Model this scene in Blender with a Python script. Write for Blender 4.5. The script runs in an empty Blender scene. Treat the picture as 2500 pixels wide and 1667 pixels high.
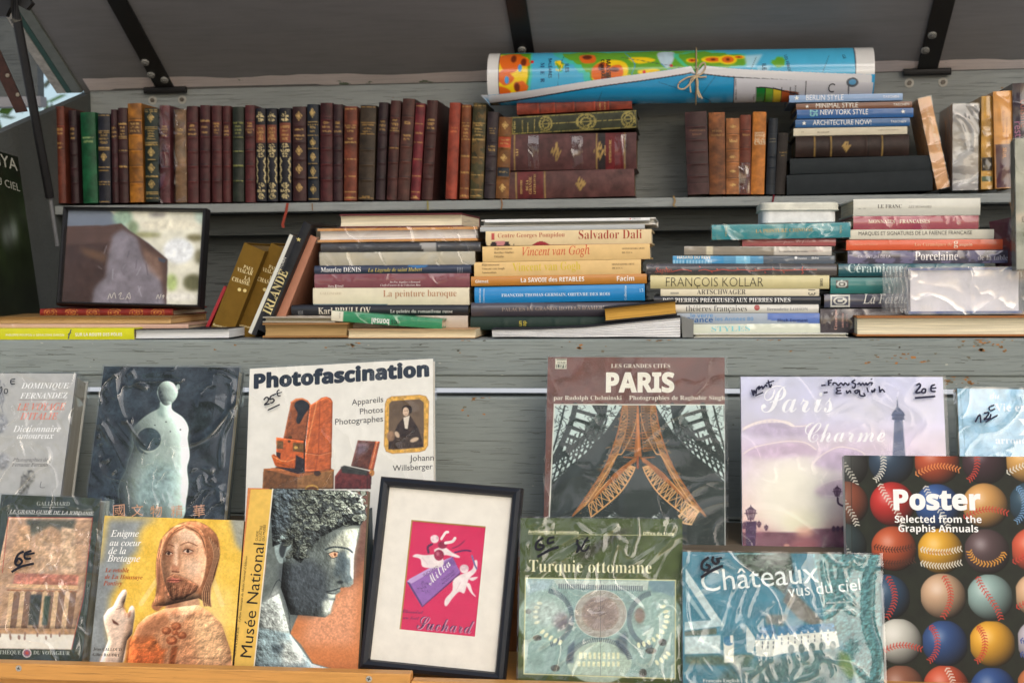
import bpy, bmesh, math, random
import numpy as np
from mathutils import Vector, Matrix, Euler
rad = math.radians
SC = bpy.context.scene
COL = SC.collection
# ---------------------------------------------------------------- camera, sky, sun, exposure
F_PX, CX, CY = 2500 * 50 / 36, 1250.0, 833.5
CAM = np.array([0.0, 0.0, 1.5])
Rm = Euler((rad(87.0), 0, rad(7.0))).to_matrix() @ Matrix.Rotation(rad(-0.45), 3, 'Z')
R = np.array(Rm)
cd = bpy.data.cameras.new('camera'); cam = bpy.data.objects.new('camera', cd); COL.objects.link(cam)
cam.matrix_world = Matrix.Translation(CAM) @ Rm.to_4x4()
cd.lens = 50; cd.sensor_width = 36; cd.clip_start = 0.05; cd.clip_end = 500
cd.dof.use_dof = True; cd.dof.focus_distance = 1.92; cd.dof.aperture_fstop = 9.0
SC.camera = cam
SUN_EL, SUN_AZ = 30, 24            # azimuth measured from straight behind the camera towards its right
W = bpy.data.worlds.new('World'); SC.world = W; W.use_nodes = True
nt = W.node_tree
sky = nt.nodes.new('ShaderNodeTexSky'); sky.sky_type = 'NISHITA'; sky.sun_disc = False
sky.sun_elevation = rad(SUN_EL); sky.sun_rotation = rad(180 - SUN_AZ); sky.dust_density = 3.0
nt.links.new(sky.outputs[0], nt.nodes['Background'].inputs[0]); nt.nodes['Background'].inputs[1].default_value = 0.15
sd = bpy.data.lights.new('sun', 'SUN'); sun = bpy.data.objects.new('sun', sd); COL.objects.link(sun)
sd.energy = 1.15; sd.angle = rad(60); sd.color = (1, .98, .965)
dv = Vector((-math.sin(rad(SUN_AZ)) * math.cos(rad(SUN_EL)), math.cos(rad(SUN_AZ)) * math.cos(rad(SUN_EL)), -math.sin(rad(SUN_EL))))
sun.rotation_euler = dv.to_track_quat('-Z', 'Y').to_euler()
SC.view_settings.view_transform = 'Standard'; SC.view_settings.look = 'None'
SC.view_settings.exposure = 0.05; SC.view_settings.gamma = 1; SC.view_settings.use_curve_mapping = False
SC.cycles.transparent_max_bounces = 16; SC.cycles.max_bounces = 8
# ---------------------------------------------------------------- pixel helpers (photo pixels -> points on real planes)
def ray(p):
    p = np.atleast_2d(np.asarray(p, float))
    d = np.stack([(p[:, 0] - CX) / F_PX, -(p[:, 1] - CY) / F_PX, -np.ones(len(p))], 1)
    return d @ R.T
def at(u, v, Y):
    d = ray((u, v))[0]; return CAM + d * ((Y - CAM[1]) / d[1])
def onplane(p, p0, n):
    d = ray(p); t = ((p0 - CAM) @ n) / (d @ n); return CAM + d * t[:, None]
def zc(z, p):
    p = np.atleast_2d(np.asarray(p, float)); return p * z[2] + np.array([z[0], z[1]])
P1 = (0, 0, 1.0)
def lin(c):
    c = np.asarray(c, float) / 255.0
    return np.where(c <= .04045, c / 12.92, ((c + .055) / 1.055) ** 2.4)
def frame(o, x, y):
    x = x / np.linalg.norm(x); y = y - x * (x @ y); y = y / np.linalg.norm(y); z = np.cross(x, y)
    M = np.eye(4); M[:3, 0] = x; M[:3, 1] = y; M[:3, 2] = z; M[:3, 3] = o; return M
def px2loc(M, p):
    q = onplane(p, M[:3, 3], M[:3, 1]); l = (q - M[:3, 3]) @ M[:3, :3]; return l[:, [0, 2]]
# ---------------------------------------------------------------- mesh builder
class MB:
    def __init__(s): s.V = []; s.C = []; s.F = []; s.n = 0
    def add(s, v, f, c):
        v = np.asarray(v, float).reshape(-1, 3); c = np.asarray(c, float)
        if c.ndim == 1: c = np.tile(c, (len(v), 1))
        s.V.append(v); s.C.append(c)
        if isinstance(f, np.ndarray): s.F.append(f + s.n)
        else:
            for q in f: s.F.append(np.array([q]) + s.n)
        s.n += len(v)
    def box(s, x0, x1, y0, y1, z0, z1, c, skip=''):
        v = [(x, y, z) for z in (z0, z1) for y in (y0, y1) for x in (x0, x1)]
        fs = {'b': (0, 2, 3, 1), 't': (4, 5, 7, 6), 'f': (0, 1, 5, 4), 'k': (2, 6, 7, 3), 'l': (0, 4, 6, 2), 'r': (1, 3, 7, 5)}
        s.add(v, [fs[k] for k in fs if k not in skip], c)
    def grid(s, P, c):           # P (ny,nx,3)
        ny, nx = P.shape[:2]
        i = np.arange(ny * nx).reshape(ny, nx)
        f = np.stack([i[:-1, :-1], i[:-1, 1:], i[1:, 1:], i[1:, :-1]], -1).reshape(-1, 4)
        c = np.asarray(c, float)
        s.add(P.reshape(-1, 3), f, c if c.ndim == 1 else c.reshape(-1, 3))
    def tube(s, pts, r, c, n=8, closed=False):
        pts = np.asarray(pts, float); m = len(pts); rings = []
        rr = np.full(m, r) if np.isscalar(r) else np.asarray(r, float)
        for k in range(m):
            t = pts[min(k + 1, m - 1)] - pts[max(k - 1, 0)]; t = t / (np.linalg.norm(t) + 1e-12)
            a = np.array([0, 0, 1.]) if abs(t[2]) < .9 else np.array([1., 0, 0])
            b1 = np.cross(t, a); b1 /= np.linalg.norm(b1); b2 = np.cross(t, b1)
            an = np.arange(n) / n * 2 * np.pi
            rings.append(pts[k] + rr[k] * (np.cos(an)[:, None] * b1 + np.sin(an)[:, None] * b2))
        V = np.concatenate(rings); F = []
        for k in range(m - 1):
            for j in range(n):
                F.append((k * n + j, k * n + (j + 1) % n, (k + 1) * n + (j + 1) % n, (k + 1) * n + j))
        F.append(tuple(range(n))[::-1]); F.append(tuple(range((m - 1) * n, m * n)))
        s.add(V, F, c)
    def prism(s, poly, y0, y1, c):     # polygon in (x,z), extruded in y
        n = len(poly); v = [(x, y0, z) for x, z in poly] + [(x, y1, z) for x, z in poly]
        s.add(v, [tuple(range(n)), tuple(range(2 * n - 1, n - 1, -1))] + [(i, i + n, (i + 1) % n + n, (i + 1) % n) for i in range(n)], c)
    def build(s, name, mat, parent=None, smooth=False, M=None, bevel=0):
        me = bpy.data.meshes.new(name); V = np.concatenate(s.V); C = np.concatenate(s.C)
        tot = np.concatenate([np.full(len(f), f.shape[1]) for f in s.F]); idx = np.concatenate([f.ravel() for f in s.F])
        me.vertices.add(len(V)); me.vertices.foreach_set('co', V.astype(np.float32).ravel())
        me.loops.add(len(idx)); me.loops.foreach_set('vertex_index', idx.astype(np.int32))
        me.polygons.add(len(tot)); st = np.concatenate([[0], np.cumsum(tot)[:-1]])
        me.polygons.foreach_set('loop_start', st.astype(np.int32))
        me.update(calc_edges=True); me.validate()
        a = me.color_attributes.new('Col', 'FLOAT_COLOR', 'POINT')
        a.data.foreach_set('color', np.concatenate([lin(np.clip(C, 0, 255)), np.ones((len(C), 1))], 1).astype(np.float32).ravel())
        me.polygons.foreach_set('use_smooth', np.full(len(tot), bool(smooth)))
        me.materials.append(mat)
        o = bpy.data.objects.new(name, me); COL.objects.link(o)
        if parent: o.parent = parent
        elif M is not None: o.matrix_world = Matrix(M)
        if bevel:
            b = o.modifiers.new('bevel', 'BEVEL'); b.width = bevel; b.segments = 2; b.limit_method = 'ANGLE'
        return o
def tag(o, label=None, cat=None, group=None, kind=None):
    if label: o['label'] = label
    if cat: o['category'] = cat
    if group: o['group'] = group
    if kind: o['kind'] = kind
    return o
def thing(name, label, cat, M, group=None):
    o = bpy.data.objects.new(name, None); COL.objects.link(o); o.matrix_world = Matrix(M); o.empty_display_size = .02
    return tag(o, label, cat, group)
# ---------------------------------------------------------------- node materials
MATS = {}
def nodes(name):
    m = bpy.data.materials.new(name); m.use_nodes = True; t = m.node_tree
    return m, t, t.nodes['Principled BSDF']
def N(t, ty, **k):
    n = t.nodes.new('ShaderNode' + ty)
    for a, b in k.items():
        if a in n.inputs: n.inputs[a].default_value = b
        else: setattr(n, a, b)
    return n
def objco(t, scale=(1, 1, 1)):
    tc = N(t, 'TexCoord'); mp = N(t, 'Mapping'); mp.inputs['Scale'].default_value = scale; oi = N(t, 'ObjectInfo')
    ad = N(t, 'VectorMath', operation='ADD'); ml = N(t, 'Math', operation='MULTIPLY'); ml.inputs[1].default_value = 37.0   # each object its own piece of the grain
    t.links.new(oi.outputs['Random'], ml.inputs[0]); t.links.new(tc.outputs['Object'], ad.inputs[0]); t.links.new(ml.outputs[0], ad.inputs[1])
    t.links.new(ad.outputs[0], mp.inputs[0]); return mp.outputs[0]
def ramp(t, src, stops):
    r = N(t, 'ValToRGB'); e = r.color_ramp.elements
    while len(e) < len(stops): e.new(.5)
    for k, (p, c) in enumerate(stops):
        e[k].position = p; e[k].color = (c, c, c, 1) if np.isscalar(c) else (*lin(c), 1)
    t.links.new(src, r.inputs[0]); return r.outputs[0]
def mixc(t, fac, a, b, mode='MIX'):
    m = N(t, 'Mix', data_type='RGBA', blend_type=mode)
    for s, v in ((0, fac), (6, a), (7, b)):
        if hasattr(v, 'links'): t.links.new(v, m.inputs[s])
        else: m.inputs[s].default_value = v if np.isscalar(v) else (*v, 1) if len(v) == 3 else v
    return m.outputs[2]
def math2(t, op, a, b=0.0):
    m = N(t, 'Math', operation=op)
    for s, v in ((0, a), (1, b)):
        if hasattr(v, 'links'): t.links.new(v, m.inputs[s])
        else: m.inputs[s].default_value = v
    return m.outputs[0]
def noise(t, co, scale, detail=4, rough=.55, dist=0.0):
    n = N(t, 'TexNoise', Scale=scale, Detail=detail, Roughness=rough, Distortion=dist); t.links.new(co, n.inputs['Vector']); return n.outputs['Fac']
def bump(t, h, dist, strength=1.0):
    b = N(t, 'Bump', Strength=strength, Distance=dist); t.links.new(h, b.inputs['Height']); return b.outputs[0]
def crinkle(t, co, s=1.0):
    def ridge(n, k): return math2(t, 'POWER', math2(t, 'SUBTRACT', 1.0, math2(t, 'MULTIPLY', math2(t, 'ABSOLUTE', math2(t, 'SUBTRACT', n, .5)), 2.0)), k)
    a = ridge(noise(t, co, 5 * s, 2, .5, .8), 26.0); b = ridge(noise(t, co, 12 * s, 2, .5, .8), 16.0); c = noise(t, co, 5 * s, 2, .5, .5)
    return math2(t, 'ADD', math2(t, 'ADD', math2(t, 'MULTIPLY', a, .30), math2(t, 'MULTIPLY', b, .10)), math2(t, 'MULTIPLY', c, .9))
def colmat(name, rough, var=.12, bs=300, bd=.0002, spec=.5, coat=0, coatb=0, cs=1, vs=60, sx=(1, 1, 1)):
    if name in MATS: return MATS[name]
    m, t, p = nodes(name); at_ = N(t, 'Attribute', attribute_name='Col'); co = objco(t, sx)
    nz = noise(t, co, vs, 5, .6); f = ramp(t, nz, [(.3, 1 - var), (.7, 1 + var * .4)])
    t.links.new(mixc(t, 1.0, at_.outputs[0], f, 'MULTIPLY'), p.inputs['Base Color'])
    p.inputs['Roughness'].default_value = rough; p.inputs['Specular IOR Level'].default_value = spec
    if bd: t.links.new(bump(t, noise(t, co, bs, 4, .6), bd), p.inputs['Normal'])
    if coat:
        p.inputs['Coat Weight'].default_value = coat; p.inputs['Coat IOR'].default_value = 1.9; p.inputs['Coat Roughness'].default_value = .07
        if coatb: t.links.new(bump(t, crinkle(t, co, cs), coatb), p.inputs['Coat Normal'])
    MATS[name] = m; return m
M_PRINT = colmat('printed_cover', .45, .05, 400, .00005, .18)
M_MATTE = colmat('matte_paper', .6, .08, 500, .00008, .3)
M_GLOSS = colmat('glossy_jacket', .36, .06, 60, .0003, .3, .22, .0015, .6)
M_WRAP = colmat('wrapped_jacket', .42, .08, 200, .0001, .3, .5, .006, 1.1)
M_LEATHER = colmat('leather', .5, .42, 900, .00035, .3, vs=70)
M_CLOTH = colmat('cloth', .8, .15, 1800, .0003, .2)
M_PLAIN = colmat('painted_metal', .45, .2, 200, .0003, .5)
M_PAGES = colmat('page_edges', .85, .3, 900, .0005, .15, vs=8, sx=(1.5, 1.5, 90))
M_PAGESY = colmat('page_edges_upright', .85, .3, 900, .0005, .15, vs=8, sx=(1.5, 90, 1.5))
def woodpaint(name, base, chip, grain=(1.2, 6, 26), chipth=.70, rough=.62, crack=.55, stain=.2):
    m, t, p = nodes(name); co = objco(t, grain)
    g = noise(t, co, 9, 8, .65, .4); fine = noise(t, objco(t, (grain[0] * .6, grain[1] * 2, grain[2] * 2.4)), 14, 6, .7, .3)
    c0 = ramp(t, g, [(.2, tuple(np.array(base) * .92)), (.5, base), (.8, tuple(np.minimum(255, np.array(base) * 1.05)))])
    ck = ramp(t, fine, [(.36, 0), (.42, 1)]); c1 = mixc(t, crack, c0, mixc(t, ck, lin((52, 52, 46)), c0))
    big = noise(t, objco(t), 2.2, 5, .6); c2 = mixc(t, stain, c1, ramp(t, big, [(.3, (70, 72, 66)), (.6, base)]))
    ch = noise(t, objco(t, (3, 6, 5)), 6.5, 6, .62, .3); cm = ramp(t, ch, [(chipth, 0), (chipth + .015, 1)])
    c3 = mixc(t, cm, c2, lin(chip)); t.links.new(c3, p.inputs['Base Color'])
    p.inputs['Roughness'].default_value = rough; p.inputs['Specular IOR Level'].default_value = .3
    t.links.new(bump(t, math2(t, 'ADD', math2(t, 'MULTIPLY', fine, .8), math2(t, 'MULTIPLY', ck, .5)), .0011 * min(1, crack * 2)), p.inputs['Normal'])
    return m
M_BOARD = woodpaint('grey_green_painted_boards', (141, 150, 147), (166, 128, 84), chipth=.72, crack=.2)
M_DARKBOARD = woodpaint('grey_painted_interior', (148, 154, 154), (126, 104, 80), chipth=.78, stain=.3, crack=.3)
M_LID = woodpaint('weathered_lid_underside', (138, 137, 139), (130, 120, 110), (1.0, 9, 9), .8, stain=.2, crack=.08)
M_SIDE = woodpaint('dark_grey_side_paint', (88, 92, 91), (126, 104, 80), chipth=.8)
M_GREYWOOD = woodpaint('weathered_riser_top', (120, 106, 86), (150, 110, 70), chipth=.75)
M_PRIMERGLOW = woodpaint('worn_primer_and_glow', (245, 232, 230), (120, 134, 112), (1.2, 20, 20), .64, stain=.25, crack=.3)  # worn primer, made paler to carry the pink glow along the hinge
M_WOOD = woodpaint('varnished_pine', (218, 158, 86), (160, 104, 54), (1.5, 14, 30), .74, .38, crack=.2, stain=.05)
M_BROWNWOOD = woodpaint('brown_wood', (150, 100, 60), (105, 70, 42), (20, 14, 1.5), .74, .45, crack=.3, stain=.05)
def filmmat(name, s, d, base, hi):
    m = bpy.data.materials.new(name); m.use_nodes = True; t = m.node_tree
    t.nodes.remove(t.nodes['Principled BSDF']); out = t.nodes['Material Output']
    co = objco(t); nb = bump(t, crinkle(t, co, s), d)
    g = N(t, 'BsdfGlossy', Roughness=.07); g.inputs['Color'].default_value = (.95, .97, 1, 1); tr = N(t, 'BsdfTransparent')
    tr.inputs['Color'].default_value = (.97, .98, .98, 1)
    t.links.new(nb, g.inputs['Normal']); lw = N(t, 'LayerWeight', Blend=.5)
    f = math2(t, 'ADD', math2(t, 'MULTIPLY', math2(t, 'POWER', lw.outputs['Facing'], 4.0), hi), base)
    mx = N(t, 'MixShader'); t.links.new(f, mx.inputs[0]); t.links.new(tr.outputs[0], mx.inputs[1]); t.links.new(g.outputs[0], mx.inputs[2])
    t.links.new(mx.outputs[0], out.inputs[0]); return m
M_FILM = filmmat('plastic_film', 1.0, .010, .06, .5)
M_FILMSOFT = filmmat('smooth_plastic_film', .7, .006, .022, .3)
M_FILMHARD = filmmat('crumpled_plastic_film', 1.0, .016, .062, .5)
def milky(name, s, d, white, gl):
    m = bpy.data.materials.new(name); m.use_nodes = True; t = m.node_tree; t.nodes.remove(t.nodes['Principled BSDF']); out = t.nodes['Material Output']; co = objco(t, (1.3, 1, 1)); nb = bump(t, crinkle(t, co, s), d)
    g = N(t, 'BsdfGlossy', Roughness=.12); di = N(t, 'BsdfDiffuse'); di.inputs[0].default_value = (.85, .87, .88, 1); tr = N(t, 'BsdfTransparent'); t.links.new(nb, g.inputs['Normal']); t.links.new(nb, di.inputs['Normal'])
    a = N(t, 'MixShader'); a.inputs[0].default_value = gl; t.links.new(di.outputs[0], a.inputs[1]); t.links.new(g.outputs[0], a.inputs[2])
    nz = ramp(t, noise(t, co, 26 * s, 4, .6, .6), [(.35, white * .45), (.65, min(1, white * 1.6))]); b = N(t, 'MixShader'); t.links.new(nz, b.inputs[0]); t.links.new(tr.outputs[0], b.inputs[1]); t.links.new(a.outputs[0], b.inputs[2]); t.links.new(b.outputs[0], out.inputs[0]); return m
M_MILK = milky('layered_cloudy_film', .9, .010, .26, .4)
M_GLASS = filmmat('picture_glass', .2, .0, .02, .6)
# ---------------------------------------------------------------- lettering
def _mp(s, up, lo, dg=None):
    o = ''
    for ch in s:
        if 'A' <= ch <= 'Z' and up: o += chr(up + ord(ch) - 65)
        elif 'a' <= ch <= 'z' and lo: o += '\u210e' if (lo == 0x1D44E and ch == 'h') else chr(lo + ord(ch) - 97)
        elif ch.isdigit() and dg: o += chr(dg + ord(ch) - 48)
        else: o += ch
    return o
STY = {'sans': (None, None, None, 0), 'thin': (None, None, None, -.014), 'serif': (0x1D400, 0x1D41A, 0x1D7CE, -.004), 'serifb': (0x1D400, 0x1D41A, 0x1D7CE, 0),
       'serifl': (0x1D400, 0x1D41A, 0x1D7CE, -.0095), 'ital': (0x1D434, 0x1D44E, None, .004), 'italb': (0x1D468, 0x1D482, None, 0), 'script': (0x1D4D0, 0x1D4EA, None, -.004), 'bold': (0x1D5D4, 0x1D5EE, 0x1D7EC, 0),
       'fat': (0x1D5D4, 0x1D5EE, 0x1D7EC, .03), 'ultra': (0x1D5D4, 0x1D5EE, 0x1D7EC, .018)}
ACC = {'é': ('e', 1), 'è': ('e', 2), 'ê': ('e', 3), 'â': ('a', 3), 'ô': ('o', 3), 'ç': ('c', 4), 'í': ('i', 1), 'ï': ('i', 5), 'É': ('E', 1), 'Ç': ('C', 4), 'Ô': ('O', 3), 'Ï': ('I', 5), 'ü': ('u', 5), 'À': ('A', 2), 'È': ('E', 2), 'œ': ('oe', 0), '’': ("'", 0)}
_G = {}
def _rawtext(body, off):
    k = (body, off)
    if k in _G: return _G[k]
    c = bpy.data.curves.new('t', 'FONT'); c.body = body; c.size = 1.0; c.offset = off; c.resolution_u = 3
    o = bpy.data.objects.new('t', c); me = bpy.data.meshes.new_from_object(o)
    v = np.zeros(len(me.vertices) * 3); me.vertices.foreach_get('co', v); v = v.reshape(-1, 3)[:, :2].copy()
    f = [tuple(p.vertices) for p in me.polygons]
    bpy.data.objects.remove(o); bpy.data.curves.remove(c); bpy.data.meshes.remove(me)
    _G[k] = (v, f); return v, f
def glyphs(text, style):
    up, lo, dg, off = STY[style]
    if up is None: return _rawtext(text, off)
    base = ''; acc = []
    for ch in text:
        if ch in ACC:
            b, a = ACC[ch]; base += b
            if a: acc.append((len(base) - 1, a, ch.isupper()))
        else: base += ch
    v, f = _rawtext(_mp(base, up, lo, dg), off); v = v.copy(); f = list(f)
    for i, a, cap in acc:
        w1 = _rawtext(_mp(base[:i + 1], up, lo, dg), off)[0][:, 0].max()
        gl = _rawtext(_mp(base[i], up, lo, dg), off)[0]; cx = w1 - (gl[:, 0].max() - gl[:, 0].min()) / 2
        y = .74 if cap else .54
        Q = {1: [(-.06, 0), (.0, 0), (.1, .13), (.02, .13)], 2: [(.06, 0), (.0, 0), (-.1, .13), (-.02, .13)],
             3: [(-.13, 0), (-.06, 0), (0, .07), (.06, 0), (.13, 0), (.03, .13), (-.03, .13)]}
        if a == 4: polys = [[(-.02, -.56), (.06, -.56), (.08, -.66), (.02, -.75), (-.1, -.74), (-.03, -.66)]]
        elif a == 5: polys = [[(-.14, .02), (-.05, .02), (-.05, .12), (-.14, .12)], [(.05, .02), (.14, .02), (.14, .12), (.05, .12)]]
        else: polys = [Q[a]]
        for q in polys:
            n = len(v); v = np.concatenate([v, np.array(q) + (cx, y)]); f.append(tuple(range(n, n + len(q))))
    return v, f
def textloc(M, z, text, style, p0, p1, ys=1.0, flip=False):
    """glyph polygons in the (x,z) of a front plane: baseline from p0 to p1, given in photo coordinates"""
    v, f = glyphs(text, style)
    a, b = px2loc(M, zc(z, [p0, p1])); x0, x1 = v[:, 0].min(), v[:, 0].max()
    e = (b - a) / max(1e-6, x1 - x0); n = np.array([-e[1], e[0]]) * ys
    # keep upright in the plane as seen from the camera
    up = px2loc(M, zc(z, [(np.asarray(p0, float) + (0, -20))]))[0] - a
    d0 = np.asarray(p1, float) - np.asarray(p0, float); nup = np.array([d0[1], -d0[0]])
    upp = px2loc(M, zc(z, [np.asarray(p0, float) + nup / (np.linalg.norm(nup) + 1e-9) * 10]))[0] - a
    if n @ upp < 0: n = -n
    if flip: n = -n
    return a + (v[:, :1] - x0) * e + v[:, 1:] * n, f
def sm(p, k=6, closed=False):
    p = np.asarray(p, float); n = len(p); o = []
    rng = range(n) if closed else range(n - 1)
    for i in rng:
        a, b, c, d = (p[(i - 1) % n], p[i], p[(i + 1) % n], p[(i + 2) % n]) if closed else (p[max(i - 1, 0)], p[i], p[i + 1], p[min(i + 2, n - 1)])
        for t in np.arange(k) / k:
            o.append(.5 * ((2 * b) + (-a + c) * t + (2 * a - 5 * b + 4 * c - d) * t * t + (-a + 3 * b - 3 * c + d) * t ** 3))
    if not closed: o.append(p[-1])
    return np.array(o)
def ribbon(pts, w):
    pts = np.asarray(pts, float); d = np.gradient(pts, axis=0); d /= np.linalg.norm(d, axis=1)[:, None] + 1e-9
    n = np.stack([-d[:, 1], d[:, 0]], 1) * (w / 2); V = np.concatenate([pts + n, pts - n]); m = len(pts)
    return V, [(i, i + 1, i + 1 + m, i + m) for i in range(m - 1)]
# ---------------------------------------------------------------- print painter (artwork printed on the covers)
def vnoise(h, w, cell, rng):
    gy, gx = int(h / cell) + 3, int(w / cell) + 3; g = rng.random((gy, gx))
    y = np.arange(h) / cell; x = np.arange(w) / cell; y0 = y.astype(int); x0 = x.astype(int); fy = (y - y0)[:, None]; fx = (x - x0)[None]
    fy = fy * fy * (3 - 2 * fy); fx = fx * fx * (3 - 2 * fx)
    a = g[np.ix_(y0, x0)]; b = g[np.ix_(y0, x0 + 1)]; c = g[np.ix_(y0 + 1, x0)]; d = g[np.ix_(y0 + 1, x0 + 1)]
    return (a * (1 - fx) + b * fx) * (1 - fy) + (c * (1 - fx) + d * fx) * fy
def fbm(h, w, cell, rng, o=4):
    s = np.zeros((h, w)); a = 1; tot = 0
    for _ in range(o):
        s += a * vnoise(h, w, max(cell, 1.01), rng); tot += a; a *= .55; cell /= 2
    return s / tot
def blur(m, r):
    r = int(r)
    if r < 1: return m
    for ax in (0, 1):
        for _ in range(2):
            p = np.pad(m, [(r + 1, r) if a == ax else (0, 0) for a in range(2)], mode='edge'); c = np.cumsum(p, axis=ax)
            m = (np.take(c, range(2 * r + 1, c.shape[ax]), axis=ax) - np.take(c, range(0, c.shape[ax] - 2 * r - 1), axis=ax)) / (2 * r + 1)
    return m
class Art:
    def __init__(s, M, w, h, z, nx, bg, seed=1):
        s.M, s.w, s.h, s.z = M, w, h, z; s.nx = nx; s.ny = max(2, int(nx * h / w)); s.W, s.H = s.nx * 2, s.ny * 2
        s.rng = np.random.default_rng(seed); s.I = np.zeros((s.H, s.W, 3)); s.I[:] = bg
        a = s.c([(0, 0), (100, 0)]); s.k = np.linalg.norm(a[1] - a[0]) / 100
    def c(s, p):
        l = px2loc(s.M, zc(s.z, p)); return np.stack([l[:, 0] / s.w * s.W, (1 - l[:, 1] / s.h) * s.H], 1)
    def _mask(s, q, pad):
        x0, y0 = np.floor(q.min(0)).astype(int) - pad; x1, y1 = np.ceil(q.max(0)).astype(int) + pad + 1
        x0, y0 = max(x0, 0), max(y0, 0); x1, y1 = min(x1, s.W), min(y1, s.H)
        if x1 <= x0 or y1 <= y0: return None
        X, Y = np.meshgrid(np.arange(x0, x1) + .5, np.arange(y0, y1) + .5); return x0, y0, x1, y1, X, Y
    def _put(s, b, m, col, tex=0, cell=8):
        x0, y0, x1, y1 = b[:4]; v = s.I[y0:y1, x0:x1]; c = np.asarray(col, float)
        if tex:
            n = fbm(y1 - y0, x1 - x0, cell * s.k, s.rng, 4); c = c * (1 + tex * 2.2 * (n[..., None] - .5))
        v[:] = v * (1 - m[..., None]) + c * m[..., None]
    def poly(s, p, col, soft=0, al=1, tex=0, cell=30, smooth=0):
        if smooth: p = sm(p, smooth, True)
        q = s.c(p); so = soft * s.k; b = s._mask(q, int(so * 2) + 2)
        if b is None: return
        X, Y = b[4:]; ins = np.zeros(X.shape, bool); n = len(q)
        for i in range(n):
            (xa, ya), (xb, yb) = q[i], q[(i + 1) % n]
            if ya == yb: continue
            ins ^= ((ya > Y) != (yb > Y)) & (X < (xb - xa) * (Y - ya) / (yb - ya) + xa)
        m = ins.astype(float)
        if so >= 1: m = blur(m, so / 1.2)
        s._put(b, m * al, col, tex, cell)
    def ell(s, cx, cy, rx, ry, col, soft=0, al=1, tex=0, rot=0, cell=30):
        t = np.linspace(0, 2 * np.pi, 28, endpoint=False); r = rad(rot); x, y = rx * np.cos(t), ry * np.sin(t)
        s.poly(np.stack([cx + x * math.cos(r) - y * math.sin(r), cy + x * math.sin(r) + y * math.cos(r)], 1), col, soft, al, tex, cell)
    def line(s, p, w, col, al=1, smooth=0):
        if smooth: p = sm(p, smooth)
        q = s.c(p); hw = w * s.k / 2
        for i in range(len(q) - 1):
            a, d = q[i], q[i + 1] - q[i]; b = s._mask(q[i:i + 2], int(hw) + 2)
            if b is None: continue
            X, Y = b[4:]; L = d @ d + 1e-9; t = np.clip(((X - a[0]) * d[0] + (Y - a[1]) * d[1]) / L, 0, 1)
            D = np.hypot(X - a[0] - t * d[0], Y - a[1] - t * d[1]); s._put(b, np.clip(hw - D + .5, 0, 1) * al, col)
    def ball(s, cx, cy, r, base, light=(-.35, -.4), hi=.5, dark=.3):
        q = s.c([(cx - r, cy - r), (cx + r, cy + r)]); b = s._mask(q, 2)
        if b is None: return
        X, Y = b[4:]; c = s.c([(cx, cy)])[0]; rr = r * s.k; x, y = (X - c[0]) / rr, (Y - c[1]) / rr; d = np.hypot(x, y)
        zz = np.sqrt(np.clip(1 - d * d, 0, 1)); l = np.clip(.25 + .75 * (x * light[0] + y * light[1] + zz * .75), 0, 1.15)
        col = np.asarray(base, float) * (dark + (1.12 - dark) * l[..., None]); g = np.exp(-((x - light[0] * .8) ** 2 + (y - light[1] * .8) ** 2) / .09)
        col = col + (255 - col) * (hi * g)[..., None]; m = np.clip((1 - d) * rr / 2 + .5, 0, 1)
        v = s.I[b[1]:b[3], b[0]:b[2]]; v[:] = v * (1 - m[..., None]) + col * m[..., None]
    def relief(s, p, r, amt, ntex=0, cell=20, light=(-.6, -.8), smooth=0):
        if smooth: p = sm(p, smooth, True)
        q = s.c(p); b = s._mask(q, int(r * s.k * 2) + 3)
        if b is None: return
        X, Y = b[4:]; ins = np.zeros(X.shape, bool); n = len(q)
        for i in range(n):
            (xa, ya), (xb, yb) = q[i], q[(i + 1) % n]
            if ya != yb: ins ^= ((ya > Y) != (yb > Y)) & (X < (xb - xa) * (Y - ya) / (yb - ya) + xa)
        m = ins.astype(float); R_ = max(2, r * s.k); h = blur(m, R_ * .6) * R_ * 1.3
        if ntex: h = h + ntex * cell * s.k * fbm(*m.shape, cell * s.k, s.rng, 5)
        gy, gx = np.gradient(h); sh = -(gx * light[0] + gy * light[1]) * amt; e = blur(m, 1.5) * m
        v = s.I[b[1]:b[3], b[0]:b[2]]; v *= 1 + np.clip(sh, -.75, .9)[..., None] * e[..., None]
    def grain(s, amt, cell=6, tint=None):
        n = fbm(s.H, s.W, cell * s.k, s.rng, 4)[..., None] - .5; s.I *= 1 + amt * 2 * n
        if tint is not None: s.I += n * np.asarray(tint, float)
    def grad(s, stops):          # vertical gradient, stops (zoom-y, colour)
        ys = s.c([(stops[0][2] if len(stops[0]) > 2 else 500, a[0]) for a in stops])[:, 1]; yy = np.arange(s.H)
        for k in range(3): s.I[..., k] = np.interp(yy, ys, [a[1][k] for a in stops])[:, None]
    def out(s):
        return np.clip(s.I.reshape(s.ny, 2, s.nx, 2, 3).mean((1, 3)), 0, 255)
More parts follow.
